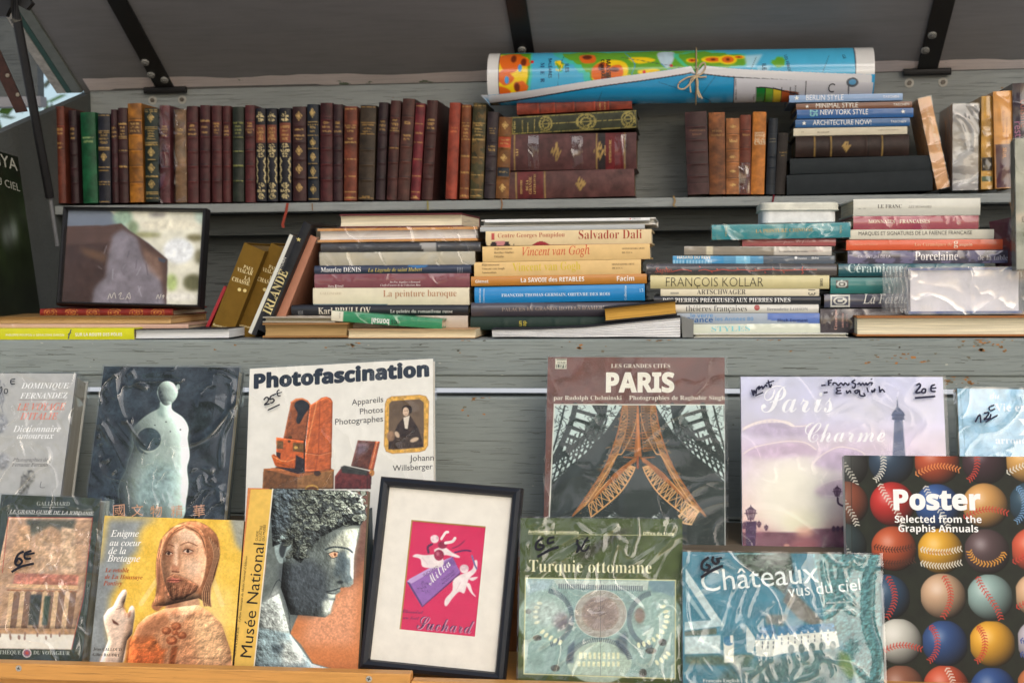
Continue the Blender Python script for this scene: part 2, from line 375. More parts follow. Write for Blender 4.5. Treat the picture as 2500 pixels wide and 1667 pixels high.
# ---------------------------------------------------------------- books
def spine_y(zt, T, bulge): return -bulge * (1 - (2 * zt / T - 1) ** 2)
def add_decal(mb, xz, f, col, yfun, off, T=None, nz=0):
    V = np.zeros((len(xz), 3)); V[:, 0] = xz[:, 0]; V[:, 2] = xz[:, 1]
    if nz:
        bm = bmesh.new(); vs = [bm.verts.new(p) for p in V]
        for q in f:
            try: bm.faces.new([vs[i] for i in q])
            except ValueError: pass
        for k in range(1, nz):
            bmesh.ops.bisect_plane(bm, geom=bm.verts[:] + bm.edges[:] + bm.faces[:], plane_co=(0, 0, T * k / nz), plane_no=(0, 0, 1))
        bm.verts.index_update(); V = np.array([v.co for v in bm.verts]); f = [tuple(v.index for v in q.verts) for q in bm.faces]; bm.free()
    V[:, 1] = yfun(V[:, 0], V[:, 2]) - off; mb.add(V, f, col)
def book(M, L, T, D, label, col, page=(226, 214, 186), mat=None, fore=False, paint=None, texts=(), z=P1, bulge=None, board=.0025, bands=(), name='book', cat='book', group=None, inset=.003, film=None, nres=(90, 13), lines=(), seed=0, spinecol=None, pagemat=None):
    """L along local x, thickness T along z, depth D along y; spine (or fore edge) at y=0"""
    root = thing(name, label, cat, M, group); mat = mat or M_MATTE; mb = MB(); bulge = T * .07 if bulge is None else bulge
    bd = min(board, T * .2); rng = np.random.default_rng(seed + int(L * 1e5))
    if fore:
        mb.box(0, L, 0, D, 0, bd, col); mb.box(0, L, 0, D, T - bd, T, col); mb.box(0, L, D, D + .002, 0, T, col)
        c = mb.build('cover', mat, root, bevel=.0006)
    else:
        nx, nz = nres; X = np.linspace(0, L, nx); Zt = np.linspace(0, T, nz)
        def yf(x, zz):
            y = spine_y(zz, T, bulge)
            for b in bands: y = y - .0013 * np.exp(-((x / L - b) / .012) ** 2) * (1 - (2 * zz / T - 1) ** 4)
            return y
        XX, ZZ = np.meshgrid(X, Zt); P = np.stack([XX, yf(XX, ZZ), ZZ], -1)
        CC = np.zeros((nz, nx, 3)); CC[:] = spinecol or col
        if paint: CC = paint(XX / L, ZZ / T, CC, rng)
        mb.grid(P, CC)
        e = .0008
        for a in (0, L):   # spine ends
            pts = [(a, spine_y(t, T, bulge), t) for t in Zt]; mb.add(pts + [(a, .001, T), (a, .001, 0)], [tuple(range(nz + 2)) if a == 0 else tuple(range(nz + 1, -1, -1))], col)
        mb.box(0, L, 0, D, 0, bd, col, 'f'); mb.box(0, L, 0, D, T - bd, T, col, 'f')
        for tx in texts:
            s, sty, p0, p1, tc = tx[:5]; ys = tx[5] if len(tx) > 5 else 1.0
            xz, f = textloc(M, z, s, sty, p0, p1, ys, len(tx) > 6); add_decal(mb, xz, f, tc, yf, .00035, T, nz - 1 if bulge > .0006 else 0)
        for pts, w, lc in lines:
            xz, f = ribbon(px2loc(M, zc(z, pts)), w); add_decal(mb, xz, f, lc, yf, .0003, T, nz - 1)
        c = mb.build('cover', mat, root, smooth=False)
        c.data.polygons.foreach_set('use_smooth', [len(p.vertices) == 4 and i < (nx - 1) * (nz - 1) for i, p in enumerate(c.data.polygons)])
    pb = MB(); i = inset; y0 = .004 if fore else .002
    if fore:
        k = 9; zz = np.linspace(bd, T - bd, k); yy = y0 + .0035 * (1 - (2 * (zz - bd) / (T - 2 * bd) - 1) ** 2)
        poly = [(y, q) for y, q in zip(yy, zz)] + [(D, T - bd), (D, bd)]; n = len(poly)
        v = [(i, y, q) for y, q in poly] + [(L - i, y, q) for y, q in poly]
        pb.add(v, [tuple(range(n)), tuple(range(2 * n - 1, n - 1, -1))] + [(j, j + n, (j + 1) % n + n, (j + 1) % n) for j in range(n)], page)
    else: pb.box(i, L - i, y0, D - i, bd, T - bd, page)
    pb.build('page_block', pagemat or M_PAGES, root)
    if film:
        fm = MB(); o = .0012; XX, ZZ = np.meshgrid(np.linspace(-o, L + o, 24), np.linspace(-o, T + o, 8))
        fm.grid(np.stack([XX, -bulge - o - 0 * XX, ZZ], -1), (255, 255, 255)); fm.box(-o, L + o, -bulge - o, D, -o, T + o, (255, 255, 255), 'fkb'); fm.build('plastic_wrap', film, root)
    return root
def lying(z, TL, TR, BL, BR, Y, label, col, D=None, yaw=0, **k):
    q = zc(z, [TL, TR, BL, BR]); a, b, c, d = (at(p[0], p[1], Y) for p in q)
    x = d - c; L = np.linalg.norm(x); T = (np.linalg.norm(a - c) + np.linalg.norm(b - d)) / 2
    Mx = frame(c, x, np.array([0, 1., 0])); 
    if yaw: Mx = Mx @ np.array(Matrix.Rotation(rad(yaw), 4, 'Z'))
    return book(Mx, L, T, D or min(.9 * L, .26), label, col, z=z, **k)
def upright(z, TL, TR, T, BL, BR, B, Y, label, col, D=.12, yaw=0, **k):
    """TL,TR,BL,BR: x of the spine corners; T,B: y of top and bottom (zoom px)"""
    q = zc(z, [(TL, T), (BL, B), (BR, B)]); tl, bl, br = (at(p[0], p[1], Y) for p in q)
    x = tl - bl; L = np.linalg.norm(x); c = (x / L)[2]; th = np.linalg.norm(br - bl) * c
    o = bl + np.cross(x / L, np.array([0, 1., 0])) * -th
    Mx = frame(o, x, np.array([0, 1., 0]))
    if yaw: Mx = Mx @ np.array(Matrix.Rotation(rad(yaw), 4, 'X'))
    return book(Mx, L, th, D, label, col, z=z, **k)
# ================================================================ the setting
def wmb(root, mb, name, mat, bevel=0, **k):
    o = mb.build(name, mat, None, bevel=bevel, **k); o.parent = root; o.matrix_parent_inverse = Matrix(root.matrix_world).inverted(); return o
g = MB(); g.box(-60, 60, -60, 4.0, -.2, 0, (190, 184, 174)); fq = MB(); fq.box(-60, 60, 4.01, 200, -.5, -.3, (242, 242, 236))
m_, t_, p_ = nodes('paving'); t_.links.new(ramp(t_, noise(t_, objco(t_), 3, 6), [(.3, (176, 170, 160)), (.7, (208, 202, 190))]), p_.inputs['Base Color']); p_.inputs['Roughness'].default_value = .9
tag(g.build('ground', m_), kind='structure'); tag(fq.build('far_quay', colmat('pale_gravel', .9, .06, 40, .001, .2, vs=2)), kind='structure')
def weather(root, mb_y, x0, x1, z0, z1, ncr, nsp, seed, name='paint_cracks', spots=()):
    rng = np.random.default_rng(seed); m = MB()
    for k in range(ncr):
        x, z_, L_ = rng.uniform(x0, x1), rng.uniform(z0 + .004, z1 - .004), rng.uniform(.012, .07) * rng.uniform(.3, 1); t = np.linspace(0, 1, 9)
        P = np.stack([x + t * L_, z_ + .0018 * np.cumsum(rng.normal(0, .5, 9)) / 3], 1); P[:, 1] = np.clip(P[:, 1], z0 + .001, z1 - .001); V, F_ = ribbon(P, rng.uniform(.0003, .0007)); c = rng.uniform(74, 116)
        m.add(np.stack([V[:, 0], np.full(len(V), mb_y - .0003), V[:, 1]], 1), F_, (c, c + 3, c - 2))
    o1 = tag(wmb(root, m, name, M_MATTE), kind='stuff'); m = MB()
    def speck(x, z_, r0, col):
        n = 9; a = np.linspace(0, 6.28, n, endpoint=False); q = r0 * rng.uniform(.35, 1.3, n); m.add(np.stack([x + q * 1.6 * np.cos(a), np.full(n, mb_y - .0004), np.clip(z_ + q * .8 * np.sin(a), z0 + .0005, z1 - .0005)], 1), [tuple(range(n))], col)
    for k in range(nsp): speck(rng.uniform(x0, x1), rng.uniform(z0, z1), rng.uniform(.0006, .002), ((150, 112, 70), (84, 84, 76), (176, 178, 168))[k % 3])
    for u, v, n_, sx_, sz_ in spots:
        for k in range(n_): p = at(u + rng.normal(0, sx_), v + rng.normal(0, sz_), mb_y); speck(p[0], min(max(p[2], z0), z1), rng.uniform(.0008, .0026), ((176, 124, 72), (140, 104, 66), (120, 116, 100))[k % 3])
    tag(wmb(root, m, 'bare_wood_specks', M_MATTE), kind='stuff')
XL, YB, ZH = -1.165, 2.70, at(1250, 197, 2.70)[2]
XR = .98
GREY = (120, 126, 118)
stall = thing('bookstall', 'grey green painted wooden bookstall with open lid and two shelves', 'bookstall', Matrix.Translation((-.1, 2.4, 0)))
zf = at(1250, 829, 2.05)[2]; zs1 = at(1250, 917, 2.05)[2]; zsl = at(1250, 948, 2.05)[2]; zlo = at(1250, 969, 2.05)[2]
b = MB(); b.box(XL - .3, XR, 2.05, 2.078, zs1, zf, GREY); wmb(stall, b, 'upper_front_board', M_BOARD, .0025)
b = MB(); b.box(XL - .3, XR, 2.0535, 2.075, zsl, zs1, GREY); wmb(stall, b, 'front_board_strip', M_BOARD, .0015)
b = MB(); b.box(XL - .3, XR, 2.05, 2.07, zlo - .175, zlo, GREY); wmb(stall, b, 'lower_front_board', M_BOARD, .003)
b = MB(); b.box(XL - .3, XR, 2.052, 2.07, zlo - .36, zlo - .178, GREY); wmb(stall, b, 'lower_front_board', M_BOARD, .003)
b = MB(); b.box(XL - .3, XR, 2.30, 2.32, .4, at(1250, 961, 2.30)[2], GREY); wmb(stall, b, 'inner_panel', M_DARKBOARD)
b = MB(); b.box(XL, XR, 2.079, 2.66, zf - .022, zf - .001, GREY); wmb(stall, b, 'floor_board', M_DARKBOARD)
zsh = at(1250, 489, 2.545)[2]; ZSH = zsh
b = MB(); b.box(XL, XR, 2.53, 2.685, zsh - .016, zsh, GREY); wmb(stall, b, 'shelf_board', M_DARKBOARD, .0012)
b = MB(); b.box(XL, XR, 2.60, 2.655, zsh - .056, zsh - .0175, GREY); wmb(stall, b, 'shelf_batten', M_SIDE, .001)
b = MB(); b.box(XL, XR, 2.656, 2.684, zf, zsh - .02, GREY); wmb(stall, b, 'lower_back_panel', M_SIDE)
b = MB(); b.box(XL, XR, YB, YB + .02, zsh - .02, ZH, GREY); wmb(stall, b, 'back_panel', M_DARKBOARD, .002)
b = MB(); pr = [(2.05, zf - .05), (YB + .02, zf - .05), (YB + .02, ZH - .0), (2.4, ZH - .095), (2.05, ZH - .2)]
n5 = len(pr); b.add([(XL - .02, y, q) for y, q in pr] + [(XL, y, q) for y, q in pr], [(0, 1, 2, 3, 4), (9, 8, 7, 6, 5)] + [(i, i + 5, (i + 1) % 5 + 5, (i + 1) % 5) for i in range(5)], GREY); wmb(stall, b, 'side_panel', M_SIDE)
weather(stall, 2.05, XL - .2, .8, zs1, zf, 190, 40, 51, spots=((1620, 828, 10, 24, 2), (1890, 828, 10, 22, 2), (2400, 838, 34, 34, 9), (2130, 828, 5, 14, 2), (2220, 880, 20, 70, 12), (1150, 828, 6, 20, 2), (1420, 850, 6, 30, 12), (860, 840, 6, 30, 12)))
weather(stall, 2.0535, XL - .2, .8, zsl, zs1, 70, 14, 52, spots=((2260, 935, 16, 60, 10), (2330, 928, 10, 30, 8)))
weather(stall, 2.05, XL - .2, .8, zlo - .175, zlo, 420, 40, 53, spots=((1180, 968, 5, 24, 2), (1150, 1000, 6, 18, 10)))
weather(stall, YB, XL + .02, .8, zsh, ZH, 120, 20, 54)
# lid: hinged on the back panel, rising towards the viewer
ML = frame(np.array([0, YB - .002, ZH - .001]), np.array([1., 0, 0]), np.array([0, -math.cos(rad(29)), math.sin(rad(29))]))   # x right, y along the lid
def lidmb(fn, name, mat, parent=stall, bevel=0):
    mb = MB(); fn(mb)
    for i in range(len(mb.V)): mb.V[i] = (np.c_[mb.V[i], np.ones(len(mb.V[i]))] @ ML.T)[:, :3]
    o = wmb(stall, mb, name, mat, bevel)
    if parent is not stall: o.parent = parent
    return o
lid = lidmb(lambda m: m.box(XL - .012, XR, -.03, .80, -.03, 0, GREY), 'lid', M_LID)   # local z points up-and-back; underside below
def lidpt(u, v): return (np.linalg.inv(ML) @ np.append(onplane((u, v), ML[:3, 3], ML[:3, 2])[0], 1))[:3]
rg = np.random.default_rng(5)
def primer_glow(m):
    xs = np.linspace(XL + .002, XR - .01, 160); e = .034 + .02 * (fbm(1, 160, 24, rg)[0] - .5) + .012 * (fbm(1, 160, 5, rg)[0] - .5)
    lo = np.where(fbm(1, 160, 14, rg)[0] > .5, .006, .002)
    for i in range(159): m.add([(xs[i], lo[i], .0008), (xs[i + 1], lo[i + 1], .0008), (xs[i + 1], e[i + 1], .0008), (xs[i], e[i], .0008)], [(0, 1, 2, 3)], (200, 180, 180))
lidmb(primer_glow, 'worn_paint_glow_band', M_PRIMERGLOW, lid)  # ragged primer strip with the glow at the hinge put into its colour
BLACK = (24, 24, 26)
def disc(mb, o, ax, r, h, c, n=14): mb.tube([o, np.asarray(o) + np.asarray(ax) * h], r, c, n)
for (ub, bolts) in ((400, ((356, 145), (370, 176), (403, 188))), (1290, ((1275, 114),)), (2266, ((2275, 78), (2258, 115)))):
    vb = 210 - (ub - 400) * .026; a = lidpt(ub, vb - 6); w = .018
    def strapf(m, a=a): m.box(a[0] - w, a[0] + w, .006, .62, .0009, .006, BLACK)
    st = lidmb(strapf, 'strap_hinge', M_PLAIN, lid, .001)
    for (u, v) in bolts:
        p = lidpt(u, v)
        def boltf(m, p=p): disc(m, (p[0], p[1], .006), (0, 0, 1), .0075, .004, (150, 150, 146)); disc(m, (p[0], p[1], .010), (0, 0, 1), .004, .003, (110, 110, 108))
        lidmb(boltf, 'bolt', M_PLAIN, st)
    hb = MB(); hb.tube([(a[0] - .042, YB - .012, ZH - .004), (a[0] + .042, YB - .012, ZH - .004)], .0065, BLACK, 10); hb.box(a[0] - .040, a[0] + .040, YB - .008, YB - .0005, ZH - .009, ZH - .004, BLACK)
    h = wmb(stall, hb, 'hinge_barrel', M_PLAIN); h.parent = lid
    for dx in (-.030, .030):
        sb = MB(); zz = ZH - .022; xx = a[0] + dx
        disc(sb, (xx, YB, zz), (0, -1, 0), .0085, .0015, (176, 174, 166)); disc(sb, (xx, YB - .0015, zz), (0, -1, 0), .0045, .003, (92, 84, 74), 6)
        s_ = wmb(stall, sb, 'screw', M_PLAIN); s_.parent = h
# trims on the lid's left edge, prop rod, brown strap
for x0, x1, c, nm in ((-.034, -.013, (120, 126, 120), 'edge_trim'), (-.046, -.035, (34, 84, 72), 'edge_trim'), (-.066, -.047, (196, 192, 184), 'edge_trim')):
    lidmb(lambda m, x0=x0, x1=x1, c=c: m.box(XL + x0, XL + x1, .0, .80, -.02, .004, c), nm, M_LEATHER if c[0] > 190 else M_PLAIN, lid)
b = MB(); b.tube([at(28, -25, 2.25), at(42, 52, 2.28), at(122, 482, 2.40)], .0078, (30, 30, 32), 12); b.tube([at(122, 482, 2.40), at(140, 600, 2.43)], .0036, (120, 122, 126), 10)
b.tube([at(38, 44, 2.279), at(42, 54, 2.281)], .0095, (70, 68, 62), 12); wmb(stall, b, 'prop_rod', M_PLAIN, smooth=False)
b = MB(); q = [at(u, v, 2.27) for u, v in ((-10, -20), (50, -30), (78, 8), (64, 24), (30, 6), (14, 40), (-10, 40))]; n = len(q)
b.add(q + [p + (0, .012, 0) for p in q], [tuple(range(n)), tuple(range(2 * n - 1, n - 1, -1))] + [(i, (i + 1) % n, (i + 1) % n + n, i + n) for i in range(n)], BLACK); wmb(stall, b, 'rod_bracket', M_PLAIN)
b = MB(); q = [at(u, v, 2.44) for u, v in ((-30, 60), (0, 126), (66, 272), (38, 276), (-12, 170), (-50, 100))]; n = len(q)
b.add(q + [p + (0, .004, 0) for p in q], [tuple(range(n)), tuple(range(2 * n - 1, n - 1, -1))] + [(i, (i + 1) % n, (i + 1) % n + n, i + n) for i in range(n)], (62, 36, 28))
for u, v in ((19, 185), (44, 232)): disc(b, at(u, v, 2.4395), (0, -1, 0), .0035, .002, (150, 140, 124))
wmb(stall, b, 'brown_strap', M_LEATHER)
nb = thing('neighbouring_stall_lid', 'grey painted lid of the next stall glimpsed past the open lid edge', 'stall lid', Matrix.Translation((-2.0, 2.95, 0)))
xn = at(92, 200, 2.95)[0]; zn0, zn1 = at(20, 262, 2.95)[2], at(20, 238, 2.95)[2]
b = MB(); b.box(-3.2, xn, 2.95, 2.98, zn1 + .002, 2.6, (132, 128, 126)); wmb(nb, b, 'lid_panel', M_SIDE)
b = MB(); b.box(-3.2, xn + .01, 2.94, 2.97, zn0, zn1, (190, 180, 176)); wmb(nb, b, 'rim_board', M_LID)
# display ledge in front of the stall
zr = at(1700, 1341, 1.84)[2]; zl1 = at(500, 1626, 1.65)[2]; xs = at(1005, 1640, 1.65)[0]; zl2 = at(1200, 1661, 1.65)[2]
led = thing('display_ledge', 'varnished pine display ledge carrying the two rows of face-out books', 'ledge', Matrix.Translation((-.1, 1.75, 0)))
b = MB(); b.box(XL - .3, XR, 1.838, 2.04, zr - .012, zr, (150, 120, 86)); wmb(led, b, 'riser_top', M_GREYWOOD, .001)
b = MB(); b.box(XL - .3, XR, 1.84, 1.86, zl1 - .05, zr - .0125, (150, 100, 60)); wmb(led, b, 'riser_board', M_BROWNWOOD)
b = MB(); b.box(XL - .3, XR, 1.66, 1.839, zl2 - .05, zl2 - .016, (190, 140, 80)); wmb(led, b, 'ledge_board', M_WOOD)
b = MB(); b.box(XL - .3, xs, 1.641, 1.659, zl1 - .020, zl1, (200, 150, 80)); lip = wmb(led, b, 'lip', M_WOOD, .0015)
b = MB(); b.box(xs + .001, XR, 1.639, 1.658, zl2 - .022, zl2, (200, 150, 80)); lip2 = wmb(led, b, 'lip', M_WOOD, .0015)
for u, v in ((46, 1630), (901, 1656)):
    b = MB(); o = at(u, v, 1.6405); disc(b, o, (0, -1, 0), .0037, .0012, (188, 184, 172))
    for a in (0, 90):
        r_ = Matrix.Rotation(rad(a + 20), 3, 'Y'); b.add([o + np.array(r_ @ Vector(v_)) for v_ in ((-.0024, -.0014, -.0005), (.0024, -.0014, -.0005), (.0024, -.0014, .0005), (-.0024, -.0014, .0005))], [(0, 1, 2, 3)], (50, 46, 40))
    s_ = wmb(led, b, 'screw', M_PLAIN); s_.parent = lip
# plane trees standing behind the viewer (mirrored in film and glass) and beyond the stall
M_LEAF = colmat('leaf', .5, .5, 50, 0, .4, vs=3); M_BARK = colmat('bark', .9, .4, 40, .01, .2, vs=6)
def tree(x, y, h, r, seed, label, n=5200):
    rng = np.random.default_rng(seed); root = thing('plane_tree', label, 'tree', Matrix.Translation((x, y, 0)), 'plane trees along the quay')
    t = MB(); t.tube([(0, 0, 0), (.05, 0, h * .25), (0, .08, h * .5), (.1, 0, h * .85)], [.26, .2, .16, .05], (120, 110, 90), 10)
    cl = []
    for k in range(16):
        a = rng.random() * 6.28; q = np.array([math.cos(a) * r * rng.uniform(.2, .9), math.sin(a) * r * rng.uniform(.2, .9), h * rng.uniform(.45, 1.0)]); cl.append(q)
        t.tube([(0, 0, h * rng.uniform(.28, .5)), q * (.5, .5, .8), q], [.09, .05, .015], (110, 100, 84), 6)
    t.build('trunk', M_BARK, root)
    C = np.array(cl)[rng.integers(0, 16, n)] + rng.normal(0, r * .2, (n, 3)); a = rng.normal(size=(n, 3)); a /= np.linalg.norm(a, axis=1)[:, None]
    bb = np.cross(a, rng.normal(size=(n, 3))); bb /= np.linalg.norm(bb, axis=1)[:, None]; sz = rng.uniform(.07, .16, (n, 1))
    V = np.stack([C - a * sz, C + bb * sz * .6, C + a * sz, C - bb * sz * .6], 1).reshape(-1, 3)
    cr = MB(); cr.add(V, np.arange(4 * n).reshape(n, 4), np.repeat(np.array([[58, 84, 36]]) * rng.uniform(.7, 1.4, (n, 1)), 4, 0)); cr.build('crown', M_LEAF, root)
for i, (x, y, h, r) in enumerate(((-6.0, -12, 8.6, 2.8), (.4, -13, 9.4, 3.0), (9.8, -10.5, 8.6, 2.8))):
    tree(x, y, h, r, 20 + i, ('leafy plane tree far behind the viewer facing the picture frame', 'tall leafy plane tree straight across from the bookstall', 'leafy plane tree across from the baseball cover')[i])
tree(-7.0, 9.0, 5.2, 2.2, 31, 'green tree beyond the stall glimpsed beside the open lid', 3000)
# ================================================================ face-out books
def cover(z, TL, TR, BL, BR, Yb, lean, th, label, art, nx, texts=(), marks=(), film=None, spinecol=(200, 196, 186), pagecol=(222, 216, 200), yaw=0, name='book', cat='book', mat=None, bg=(200, 200, 200), seed=1, seal=.004, soft=False, folds=(), fold=(.0017, .0034)):
    q = zc(z, [TL, TR, BR, BL]); th_ = rad(lean)
    n = np.array(Matrix.Rotation(rad(yaw), 3, 'Z') @ Vector((0, -math.cos(th_), math.sin(th_)))); mid = (q[2] + q[3]) / 2; p0 = at(mid[0], mid[1], Yb)
    tl, tr, br, bl = onplane(q, p0, n); x = (br - bl) / np.linalg.norm(br - bl) + (tr - tl) / np.linalg.norm(tr - tl)
    up = (tl - bl) + (tr - br); x2 = np.cross(n, up); x2 = x2 / np.linalg.norm(x2); x2 = x2 if x2 @ x > 0 else -x2
    x = x / np.linalg.norm(x) * .6 + x2 * .4; M = frame((tl + tr + br + bl) / 4, x, -n)
    w = (np.linalg.norm(tr - tl) + np.linalg.norm(br - bl)) / 2; h = (np.linalg.norm(tl - bl) + np.linalg.norm(tr - br)) / 2
    M[:3, 3] -= M[:3, 0] * w / 2 + M[:3, 2] * h / 2
    root = thing(name, label, cat, M)
    A = Art(M, w, h, z, nx, bg, seed); art(A); C = A.out(); mb = MB()
    X, Z = np.meshgrid(np.linspace(0, w, A.nx), np.linspace(h, 0, A.ny)); mb.grid(np.stack([X, 0 * X, Z], -1), C)
    bt = .0022
    mb.box(0, w, 0, bt, 0, h, C.mean((0, 1)) * .8, 'f'); mb.box(0, w, th - bt, th, 0, h, spinecol); mb.box(-.0003, bt, bt, th - bt, 0, h, spinecol)
    k = [0]
    def dec(xz, f, c):
        k[0] += 1; V = np.zeros((len(xz), 3)); V[:, 0] = xz[:, 0]; V[:, 2] = xz[:, 1]; V[:, 1] = -.0003 - .000012 * (k[0] % 16)
        ok = [q for q in f if all(-.002 <= V[i, 0] <= w + .002 and -.002 <= V[i, 2] <= h + .002 for i in q)]
        if ok: mb.add(V, ok, c)
    for tx in texts: dec(*textloc(M, z, tx[0], tx[1], tx[2], tx[3], *(tx[5:6])), tx[4])
    mb.build('cover', mat or (M_GLOSS if soft else M_PRINT), root)
    pb = MB(); pb.box(bt + .0002, w - .003, bt, th - bt, .003, h - .003, pagecol); pb.build('page_block', M_PAGESY, root)
    if film:
        fm = MB(); o = .0018; gx, gz = (260, 330) if folds else (40, 50); X, Z = np.meshgrid(np.linspace(-o, w + seal, gx), np.linspace(-o, h + o, gz)); rg = np.random.default_rng(seed)
        B = -o - .0035 * (fbm(gz, gx, gx * .35, rg, 2) - .3) * np.minimum(1, 6 * np.minimum((X + o) / w, (w + seal - X) / w)) ; 
        for i, fp in enumerate(folds):       # creases of the film, folded outwards
            q_ = px2loc(M, zc(z, sm(fp, 7))); D = np.full(X.shape, 9.); t_ = np.zeros(X.shape)
            for j_, (a_, c_) in enumerate(zip(q_[:-1], q_[1:])):
                e_ = c_ - a_; u_ = np.clip(((X - a_[0]) * e_[0] + (Z - a_[1]) * e_[1]) / (e_ @ e_ + 1e-12), 0, 1); d_ = np.hypot(X - a_[0] - u_ * e_[0], Z - a_[1] - u_ * e_[1]); k_ = d_ < D; D[k_] = d_[k_]; t_[k_] = (j_ + u_[k_]) / (len(q_) - 1)
            B = B - fold[0] * (.6 + .4 * np.sin(i * 2.3 + t_ * 9)) * np.exp(-(D / fold[1]) ** 2) * np.clip(8 * t_ * (1 - t_), 0, 1)
        fm.grid(np.stack([X, np.minimum(B, -.0009), Z], -1), (255, 255, 255))
        fm.box(-o, w + seal * .6, -o, th + o, -o, h + o, (255, 255, 255), 'fkb'); f = fm.build('plastic_wrap', film, root, smooth=True)
    if marks:
        wm = MB(); yy = -.0062 if film else -.0008
        for pts, ww, c in marks:
            p = sm(pts, 5) if len(pts) > 2 else np.array(pts, float)
            xz, f = ribbon(px2loc(M, zc(z, p)), ww); V = np.zeros((len(xz), 3)); V[:, 0] = xz[:, 0]; V[:, 2] = xz[:, 1]; V[:, 1] = yy; yy -= .00002; wm.add(V, f, c)
        wm.build('marker_lettering', M_MATTE, root)
    return root, M, w, h
INK = (26, 28, 38)
# ---- back row of covers
z3 = (0, 880, 640 / 2352)
def a_fern(A):
    A.grain(.06, 60)
    for x, y, r in ((40, 560, 70), (20, 330, 60), (60, 900, 60), (-40, 250, 80)): A.ell(x - 40, y, r, r * 1.3, (150, 152, 156), 18, .8, .5)
    for k in range(26): x, y = A.rng.uniform(-80, 40), A.rng.uniform(150, 620); A.line([(x, y), (x + A.rng.uniform(-30, 30), y + A.rng.uniform(20, 70))], 6, (110, 112, 118), .7)
    A.poly([(225, 990), (290, 985), (310, 1060), (265, 1120), (240, 1200), (165, 1195), (185, 1090), (190, 1030)], (128, 128, 124), 5, 1, .5, smooth=4)
    A.ell(232, 1005, 20, 24, (170, 170, 164), 3, 1, .3); A.ell(280, 1020, 20, 24, (176, 176, 170), 3, 1, .3)
    A.line([(170, 357), (585, 355)], 4, (150, 130, 120))
cover(z3, (-480, 115), (720, 115), (-720, 1735), (436, 1735), 1.87, 20, .045, 'thick pale grey paperback in film, face-out above the desert guide', a_fern, 150,
      [('DOMINIQUE', 'italb', (190, 250), (615, 250), (246, 246, 244)), ('FERNANDEZ', 'italb', (180, 340), (605, 335), (246, 246, 244)), ('LE VOYAGE', 'italb', (150, 447), (585, 443), (226, 140, 120), 1.15),
       ("D'ITALIE", 'italb', (178, 530), (515, 528), (226, 140, 120), 1.1), ('Dictionnaire', 'italb', (115, 640), (540, 640), (242, 242, 240)), ('amoureux', 'italb', (150, 702), (480, 700), (242, 242, 240)),
       ('Photographies de', 'ital', (115, 905), (430, 903), (120, 120, 118)), ('Ferrante Ferranti', 'ital', (105, 950), (432, 948), (120, 120, 118))],
      [([(0, 290), (28, 245), (35, 270), (20, 310)], .0013, INK), ([(60, 265), (85, 270), (80, 300), (58, 300), (60, 265)], .0012, INK), ([(155, 175), (120, 180), (112, 205), (125, 222), (150, 218)], .0014, INK), ([(115, 198), (150, 196)], .0012, INK), ([(388, 1092), (378, 1142), (420, 1145)], .0006, INK)],
      M_FILM, (196, 196, 190), (178, 172, 158), bg=(184, 184, 180), seed=11, folds=[[(215, 430), (260, 800), (310, 1000)], [(100, 400), (170, 700), (230, 900)], [(300, 340), (420, 420), (540, 640)], [(20, 860), (200, 960), (420, 930)], [(500, 500), (560, 420), (600, 250)]])
def a_chin(A):
    A.grain(.16, 80, (30, 40, 50)); A.grain(.1, 14, (20, 24, 28))
    S = (163, 180, 170)
    body = [(1440, 370), (1432, 425), (1340, 475), (1240, 555), (1186, 650), (1200, 770), (1150, 900), (1132, 985), (1075, 1100), (1068, 1230), (1095, 1390), (1120, 1440), (1600, 1440), (1670, 1250), (1690, 1100), (1678, 965), (1702, 850), (1682, 700), (1690, 600), (1640, 510), (1545, 440), (1535, 370)]
    A.poly(body, S, 3, 1, .10, 90, 4); A.ell(1500, 262, 82, 76, S, 2, 1, .1); A.poly([(1420, 260), (1425, 340), (1470, 400), (1535, 390), (1590, 320), (1580, 250)], S, 3, 1, .1, smooth=4)
    A.ell(1598, 238, 16, 26, S, 2); A.ell(1428, 258, 14, 24, (140, 158, 150), 2)
    A.poly([(1440, 380), (1470, 410), (1475, 520), (1420, 500), (1410, 450)], (120, 140, 132), 14, .8); A.poly([(1200, 580), (1240, 560), (1215, 780), (1150, 980), (1080, 1300), (1070, 1150), (1150, 900)], (128, 146, 140), 26, .7)
    A.poly([(1640, 560), (1690, 640), (1690, 800), (1660, 960), (1690, 1120), (1640, 1330), (1620, 1000)], (205, 214, 200), 24, .6); A.poly([(1350, 900), (1600, 950), (1560, 1300), (1250, 1380), (1210, 1150)], (140, 168, 168), 60, .7, .3)
    A.ell(1350, 330, 1, 1, S); A.ell(1440, 285, 8, 8, (40, 50, 50), 3); A.ell(1452, 318, 14, 8, (120, 136, 130), 4)
    A.ell(1328, 712, 118, 112, (190, 204, 190), 4); A.ell(1337, 706, 108, 104, (64, 80, 82), 5, 1, .25); A.poly([(1225, 660), (1215, 740), (1255, 820), (1330, 840), (1260, 790), (1235, 720)], (96, 112, 108), 5, .9, smooth=4)
    A.relief(body, 150, .75, .10, 26, (.75, -.5), 4); A.relief([(1420, 250), (1425, 330), (1470, 400), (1535, 390), (1590, 320), (1590, 240), (1550, 190), (1460, 190)], 60, .8, .1, 16, (.7, -.6), 4)
    for x, y in ((1527, 636), (1390, 580), (1618, 620), (1490, 550)): A.ell(x, y, 7, 7, (60, 70, 66), 2)
